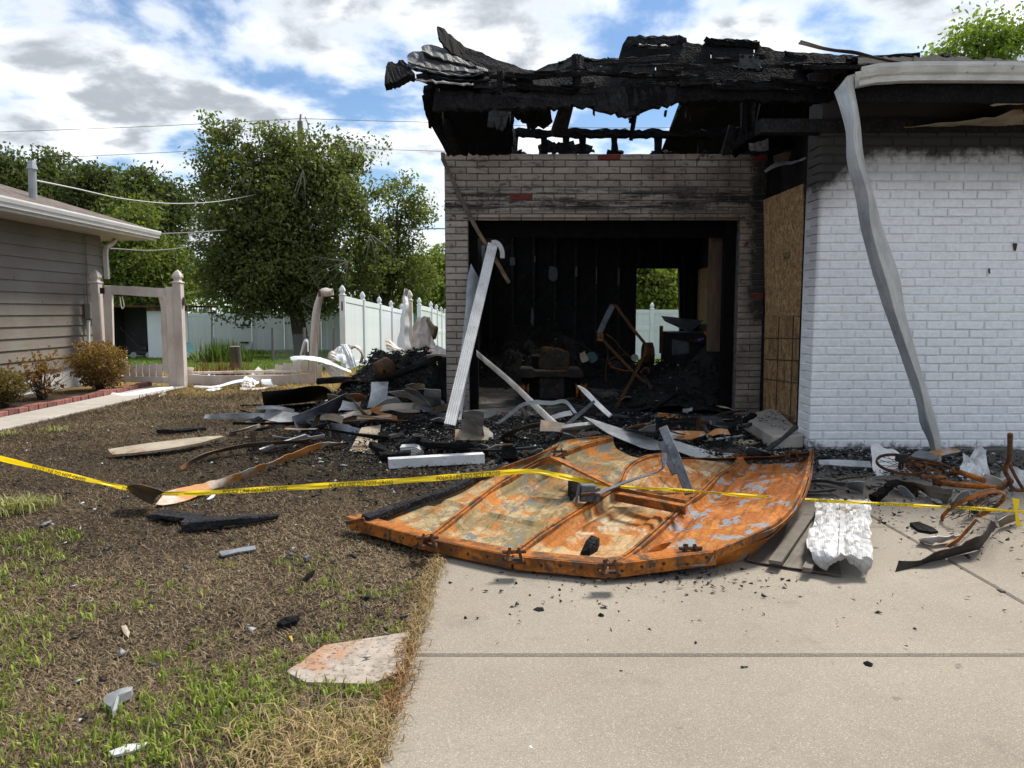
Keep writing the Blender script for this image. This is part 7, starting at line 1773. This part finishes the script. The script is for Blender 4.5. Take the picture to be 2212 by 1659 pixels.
hq = P(872, 760, 9.5)
h_left = hmap([(hq.x - .05, 9.5, .60, .50, .55), (hq.x - .5, 9.3, .28, .5, .45), (-1.0, 9.2, .36, .25, .6), (hq.x - .2, 8.6, .2, .8, .5)])
mound('outer_rubble', 'black charcoal heap outside against the left of the brick pier', -2.75, GX0 - .03, 8.2, 10.6, h_left, .05)
h_front = hmap([(1.6, 8.4, .10, 1.3, .4), (.2, 7.6, .10, 1.0, .7), (-.9, 7.4, .12, .8, .7), (1.6, 7.0, .06, .8, .4)])
mound('front_rubble', 'thin black rubble layer before the garage opening', -2.1, 2.9, 6.2, YG + .1, h_front, .06, nz=.12, off=-.045)
# chips: charcoal and ash
def chips(name, label, X, Y, hf, size, ash=.07, lift=.008, cat='charcoal'):
    n = len(X); Z = np.array([hf(x, y) for x, y in zip(X, Y)]) + lift + NP.uniform(-.01, .012, n)
    k = NP.random((n, 1)); tint = np.where(k < ash, .22 + .34 * NP.random((n, 1)), np.where(k < ash * 2.4, .06 + .08 * NP.random((n, 1)), .006 + .022 * NP.random((n, 1)))) * np.array([[1., 1., 1.02]])
    V, Fc, cc = flakes_mesh(np.stack([X, Y, Z], 1), size, tint)
    np_mesh(name, V, Fc, 'flake', cc, label=label, cat=cat, kind='stuff')
n = 15000
X = NP.uniform(GX0 + .2, 3.65, n); Y = NP.uniform(YG, YB - .2, n); k = np.array([h_in(x, y) for x, y in zip(X, Y)]) > NP.random(n) * .25
chips('garage_charcoal', 'charcoal chips strewn over the garage rubble', X[k], Y[k], lambda x, y: h_in(x, y) * (1 + .55 * fbm(x, y, 1.9)) + .0, .030, .02)
n = 7000
X = NP.uniform(-2.7, GX0 - .03, n); Y = NP.uniform(8.2, 10.4, n); k = np.array([h_left(x, y) for x, y in zip(X, Y)]) > NP.random(n) * .3
chips('heap_charcoal', 'charcoal chips on the heap outside the brick pier', X[k], Y[k], lambda x, y: h_left(x, y) * (1 + .55 * fbm(x, y, 1.9)) + .0, .026, .02)
n = 24000
X = NP.normal(.3, 1.35, n); Y = NP.normal(7.3, .95, n); k = (Y < YG + .3) & (Y > 4.8) & (X < 2.62) & (X > -3.4)
chips('front_charcoal', 'charcoal chips and ash strewn before the garage opening', X[k], Y[k], lambda x, y: h_front(x, y) * .9 + .0, .021, .06)
n = 5000
X = NP.normal(3.1, .5, n); Y = NP.normal(6.25, .35, n); k = (Y < YW - .05) & (X > 2.0)
chips('wall_charcoal', 'charcoal chips and ash along the foot of the white brick wall', X[k], Y[k], lambda x, y: .004, .022, .18)
n = 900
X = NP.normal(3.1, .8, n); Y = NP.normal(4.6, .55, n); k = (Y < YW - .05) & (X > 2.0)
chips('walk_charcoal', 'charcoal flakes on the concrete around the bicycle', X[k], Y[k], lambda x, y: .002, .017, .14)
n = 700
X = np.concatenate([NP.normal(.75, .26, n // 2), NP.normal(.6, .7, n - n // 2)]); Y = np.concatenate([NP.normal(3.42, .10, n // 2), NP.normal(3.4, .35, n - n // 2)])
chips('drive_charcoal', 'charcoal crumbs on the driveway in front of the door', X, Y, lambda x, y: .001, .011, .02, .004)
n = 900
X = NP.uniform(-.3, 2.2, n); Y = NP.uniform(3.5, 6.4, n)
chips('stoop_ash', 'ash and charcoal on the stoop', NP.uniform(2.5, 3.0, 260), NP.uniform(7.0, 8.3, 260), lambda x, y: .128, .016, .5)
n = 2400
X = NP.uniform(-4.6, -.4, n); Y = 2.1 + 6.0 * NP.random(n)
chips('lawn_charcoal', 'charcoal flakes strewn over the burnt lawn', X, Y, lambda x, y: .0, .017, .09, .006)

# grass
def blades(name, label, X, Y, hgt, wid, lean, cols, seg=1, base=0., mat='blade'):
    n = len(X); Z = np.array([gz(y) for y in Y]) + base
    th = NP.uniform(0, 2 * np.pi, n); w = (wid * NP.uniform(.6, 1.4, n))
    d = np.stack([np.cos(th), np.sin(th), np.zeros(n)], 1); s = np.stack([-np.sin(th), np.cos(th), np.zeros(n)], 1)
    ln = hgt * NP.uniform(.5, 1.5, n); le = np.clip(NP.normal(lean, .25, n), -.1, 1.55)
    B = np.stack([X, Y, Z], 1)
    tip = B + d * (ln * np.sin(le))[:, None] + np.array([0, 0, 1.]) * (ln * np.cos(le))[:, None]
    if seg == 1:
        V = np.stack([B - s * w[:, None], B + s * w[:, None], tip], 1).reshape(-1, 3); Fc = np.arange(3 * n).reshape(-1, 3); cc = np.repeat(cols, 3, 0)
    else:
        le2 = le * .45; mid = B + d * (ln * .55 * np.sin(le2))[:, None] + np.array([0, 0, 1.]) * (ln * .6 * np.cos(le2))[:, None]
        V = np.stack([B - s * w[:, None] * .7, B + s * w[:, None] * .7, mid + s * w[:, None], mid - s * w[:, None], tip + s * w[:, None] * .12, tip - s * w[:, None] * .12], 1).reshape(-1, 3)
        k = np.arange(n)[:, None] * 6; Fc = np.concatenate([k + np.array([0, 1, 2, 3]), k + np.array([3, 2, 4, 5])]); cc = np.repeat(cols, 6, 0)
    return np_mesh(name, V, Fc, mat, cc, label=label, cat='grass', kind='stuff')
def lawn_pts(n, y0, y1, x1=-.37, pw=1.):
    Y = y0 + (y1 - y0) * NP.random(n) ** pw
    xl = np.maximum(-5.40, -.72 * Y - .35)
    X = xl + (x1 - xl) * NP.random(n)
    return X, Y
padp = [(q.x, q.y) for q in [g('d', 618, 1455), g('d', 700, 1398), g('d', 885, 1368), g('d', 868, 1455), g('d', 800, 1482), g('d', 660, 1478)]]
def in_pad(X, Y):
    r = np.zeros(len(X), bool); n = len(padp)
    for i in range(n):
        (ax, ay), (bx_, by_) = padp[i], padp[(i + 1) % n]
        c = ((ay > Y) != (by_ > Y)) & (X < (bx_ - ax) * (Y - ay) / (by_ - ay + 1e-12) + ax); r ^= c
    return r
# dead, burnt grass
X, Y = lawn_pts(190000, 1.9, 11.4, pw=1.75)
k = ~in_pad(X, Y); X, Y = X[k], Y[k]
lum = np.array([fbm(x, y, .9, 3) for x, y in zip(X, Y)])[:, None]
burn = np.clip((Y[:, None] - 3.2) / 3.4, 0, 1) * np.clip((12.5 - Y[:, None]) / 4., .3, 1)
t = np.clip(NP.random((len(X), 1)) ** 1.3 * (1 - .50 * burn) + lum * .6, 0, 1)
cols = np.array([.036, .027, .019]) + (np.array([.40, .30, .185]) - np.array([.036, .027, .019])) * t
straw = ((X + 1.5 * lum[:, 0] + NP.normal(0, .08, len(X)) > -.60) & (Y + .8 * lum[:, 0] < 2.24))[:, None]
edge = (X > -.47)[:, None] & (NP.random((len(X), 1)) < .5)
cols = np.where(straw, np.array([.46, .34, .18]) * NP.uniform(.45, 1.15, (len(X), 1)), cols)
cols = np.where(edge & ~straw, np.array([.34, .24, .12]) * NP.uniform(.3, 1.1, (len(X), 1)), cols)
blades('burnt_grass', 'matted burnt brown grass of the front lawn', X, Y, .029 * (1 + np.clip(Y - 5, 0, 6) * .12), .0019 * (1 + np.clip(Y - 4, 0, 8) * .3), 1.28, cols, 1, -.006)
X, Y = lawn_pts(9000, 1.9, 2.45); k = (X + NP.normal(0, .12, len(X)) > -.72) & (Y + NP.normal(0, .05, len(X)) < 2.2) & ~in_pad(X, Y)
blades('dry_straw', 'pale dry straw by the lower driveway edge', X[k], Y[k], .06, .0017, 1.05, np.array([.48, .36, .19]) * NP.uniform(.4, 1.1, (k.sum(), 1)), 2, -.004)
n = 1500; Y = NP.uniform(1.95, 3.9, n); X = NP.normal(-.372, .022, n)
blades('edge_grass', 'dry grass fringe hanging over the driveway edge', X, Y, .05, .0016, 1.2, np.where((Y[:, None] > 2.2) & (Y[:, None] < 2.7) & (NP.random((n, 1)) < .7), np.array([.34, .17, .06]), np.array([.40, .29, .15])) * NP.uniform(.3, 1.05, (n, 1)), 2, .0)
# fresh green sprouts in tufts
TX, TY = lawn_pts(6600, 1.95, 4.2, pw=1.4)
dens = np.array([fbm(x + 3, y, 1.2, 3) for x, y in zip(TX, TY)])
k = (NP.random(len(TX)) < np.clip(.20 + dens * 1.9 + np.clip((3.0 - TY) * .32, -.36, .4) + np.clip((-TX - .9) * .12, -.2, .25), 0, 1)) & ~in_pad(TX, TY) & ~((TX > -.7) & (TY < 2.35) & (NP.random(len(TX)) < .8))
TX, TY = TX[k], TY[k]
per = NP.integers(2, 7, len(TX)); X = np.repeat(TX, per) + NP.normal(0, .014, per.sum()); Y = np.repeat(TY, per) + NP.normal(0, .014, per.sum())
gc = np.array([.10, .17, .022]) + (np.array([.36, .42, .085]) - np.array([.10, .17, .022])) * NP.random((len(X), 1))
k = X < -.385
blades('green_sprouts', 'fresh green grass sprouts on the burnt lawn', X[k], Y[k], .029, .0026, .5, gc[k], 2, -.004)
# pale tufts at the left
for nm, lab, (u, v), sp, n, hh in (('grass_tuft', 'pale bushy grass tuft at the left edge', (35, 1103), .075, 420, .085), ('grass_tuft', 'smaller pale grass tuft right of the bushy one', (85, 1092), .05, 200, .06), ('grass_tuft', 'thin pale tuft near the side walk', (120, 930), .07, 140, .05), ('grass_tuft', 'thin pale tuft left of the side walk one', (20, 938), .09, 140, .04)):
    c = G(u, v); X, Y = NP.normal(c.x, sp, n), NP.normal(c.y, sp * .8, n)
    blades(nm, lab, X, Y, hh, .0028, .75, np.array([.40, .40, .17]) * NP.uniform(.45, 1.1, (n, 1)), 2)
# straw around the gate and green grass behind
n = 26000; Y = NP.uniform(10.6, 17.5, n); X = NP.uniform(-7.0, -1.2, n); k = (X > -5.4) | (Y > 12.6); X, Y = X[k], Y[k]; n = len(X)
far = np.array([fbm(x, y, .6, 3) for x, y in zip(X, Y)])[:, None]
w = np.clip((Y[:, None] - 11.3) * .9 + far * 2., 0, 1); gr = np.clip((Y[:, None] - 15.2) * .6 + far * 2., 0, 1)
cols = np.array([.09, .06, .035]) * (1 - w) + np.array([.42, .30, .13]) * w; cols = cols * (1 - gr) + np.array([.14, .20, .04]) * gr
blades('dry_grass', 'dry yellow grass around the melted fence', X, Y, .07, .007, .95, cols * NP.uniform(.55, 1.2, (n, 1)), 1)
n = 42000; Y = NP.uniform(16.5, 29.2, n); X = NP.uniform(-13.5, -3.2, n)
blades('green_grass', 'green grass of the back yard', X, Y, .06, .010, .8, (np.array([.07, .13, .02]) + np.array([.10, .12, .02]) * NP.random((n, 1))), 1)
n = 5000; Y = NP.normal(28.6, .5, n); X = NP.uniform(-11.5, -5.2, n)
blades('fence_weeds', 'tall dark weeds along the back fence', X, Y, .17, .018, .35, (np.array([.03, .06, .015]) + np.array([.05, .07, .015]) * NP.random((n, 1))), 1)
c = G(615, 770); X, Y = NP.normal(c.x, .3, 500), NP.normal(20.8, .2, 500)
blades('link_weeds', 'leafy weeds climbing the chain-link fence', X, Y, .5, .03, .35, (np.array([.05, .09, .02]) + np.array([.09, .11, .03]) * NP.random((500, 1))), 1)
c = G(490, 812); X, Y = NP.normal(c.x, .35, 260), NP.normal(c.y - .3, .1, 260)
blades('brown_stalks', 'upright reddish brown weed stalks before the stump', X, Y, .30, .008, .15, np.array([.22, .10, .04]) * NP.uniform(.5, 1.1, (260, 1)), 1)
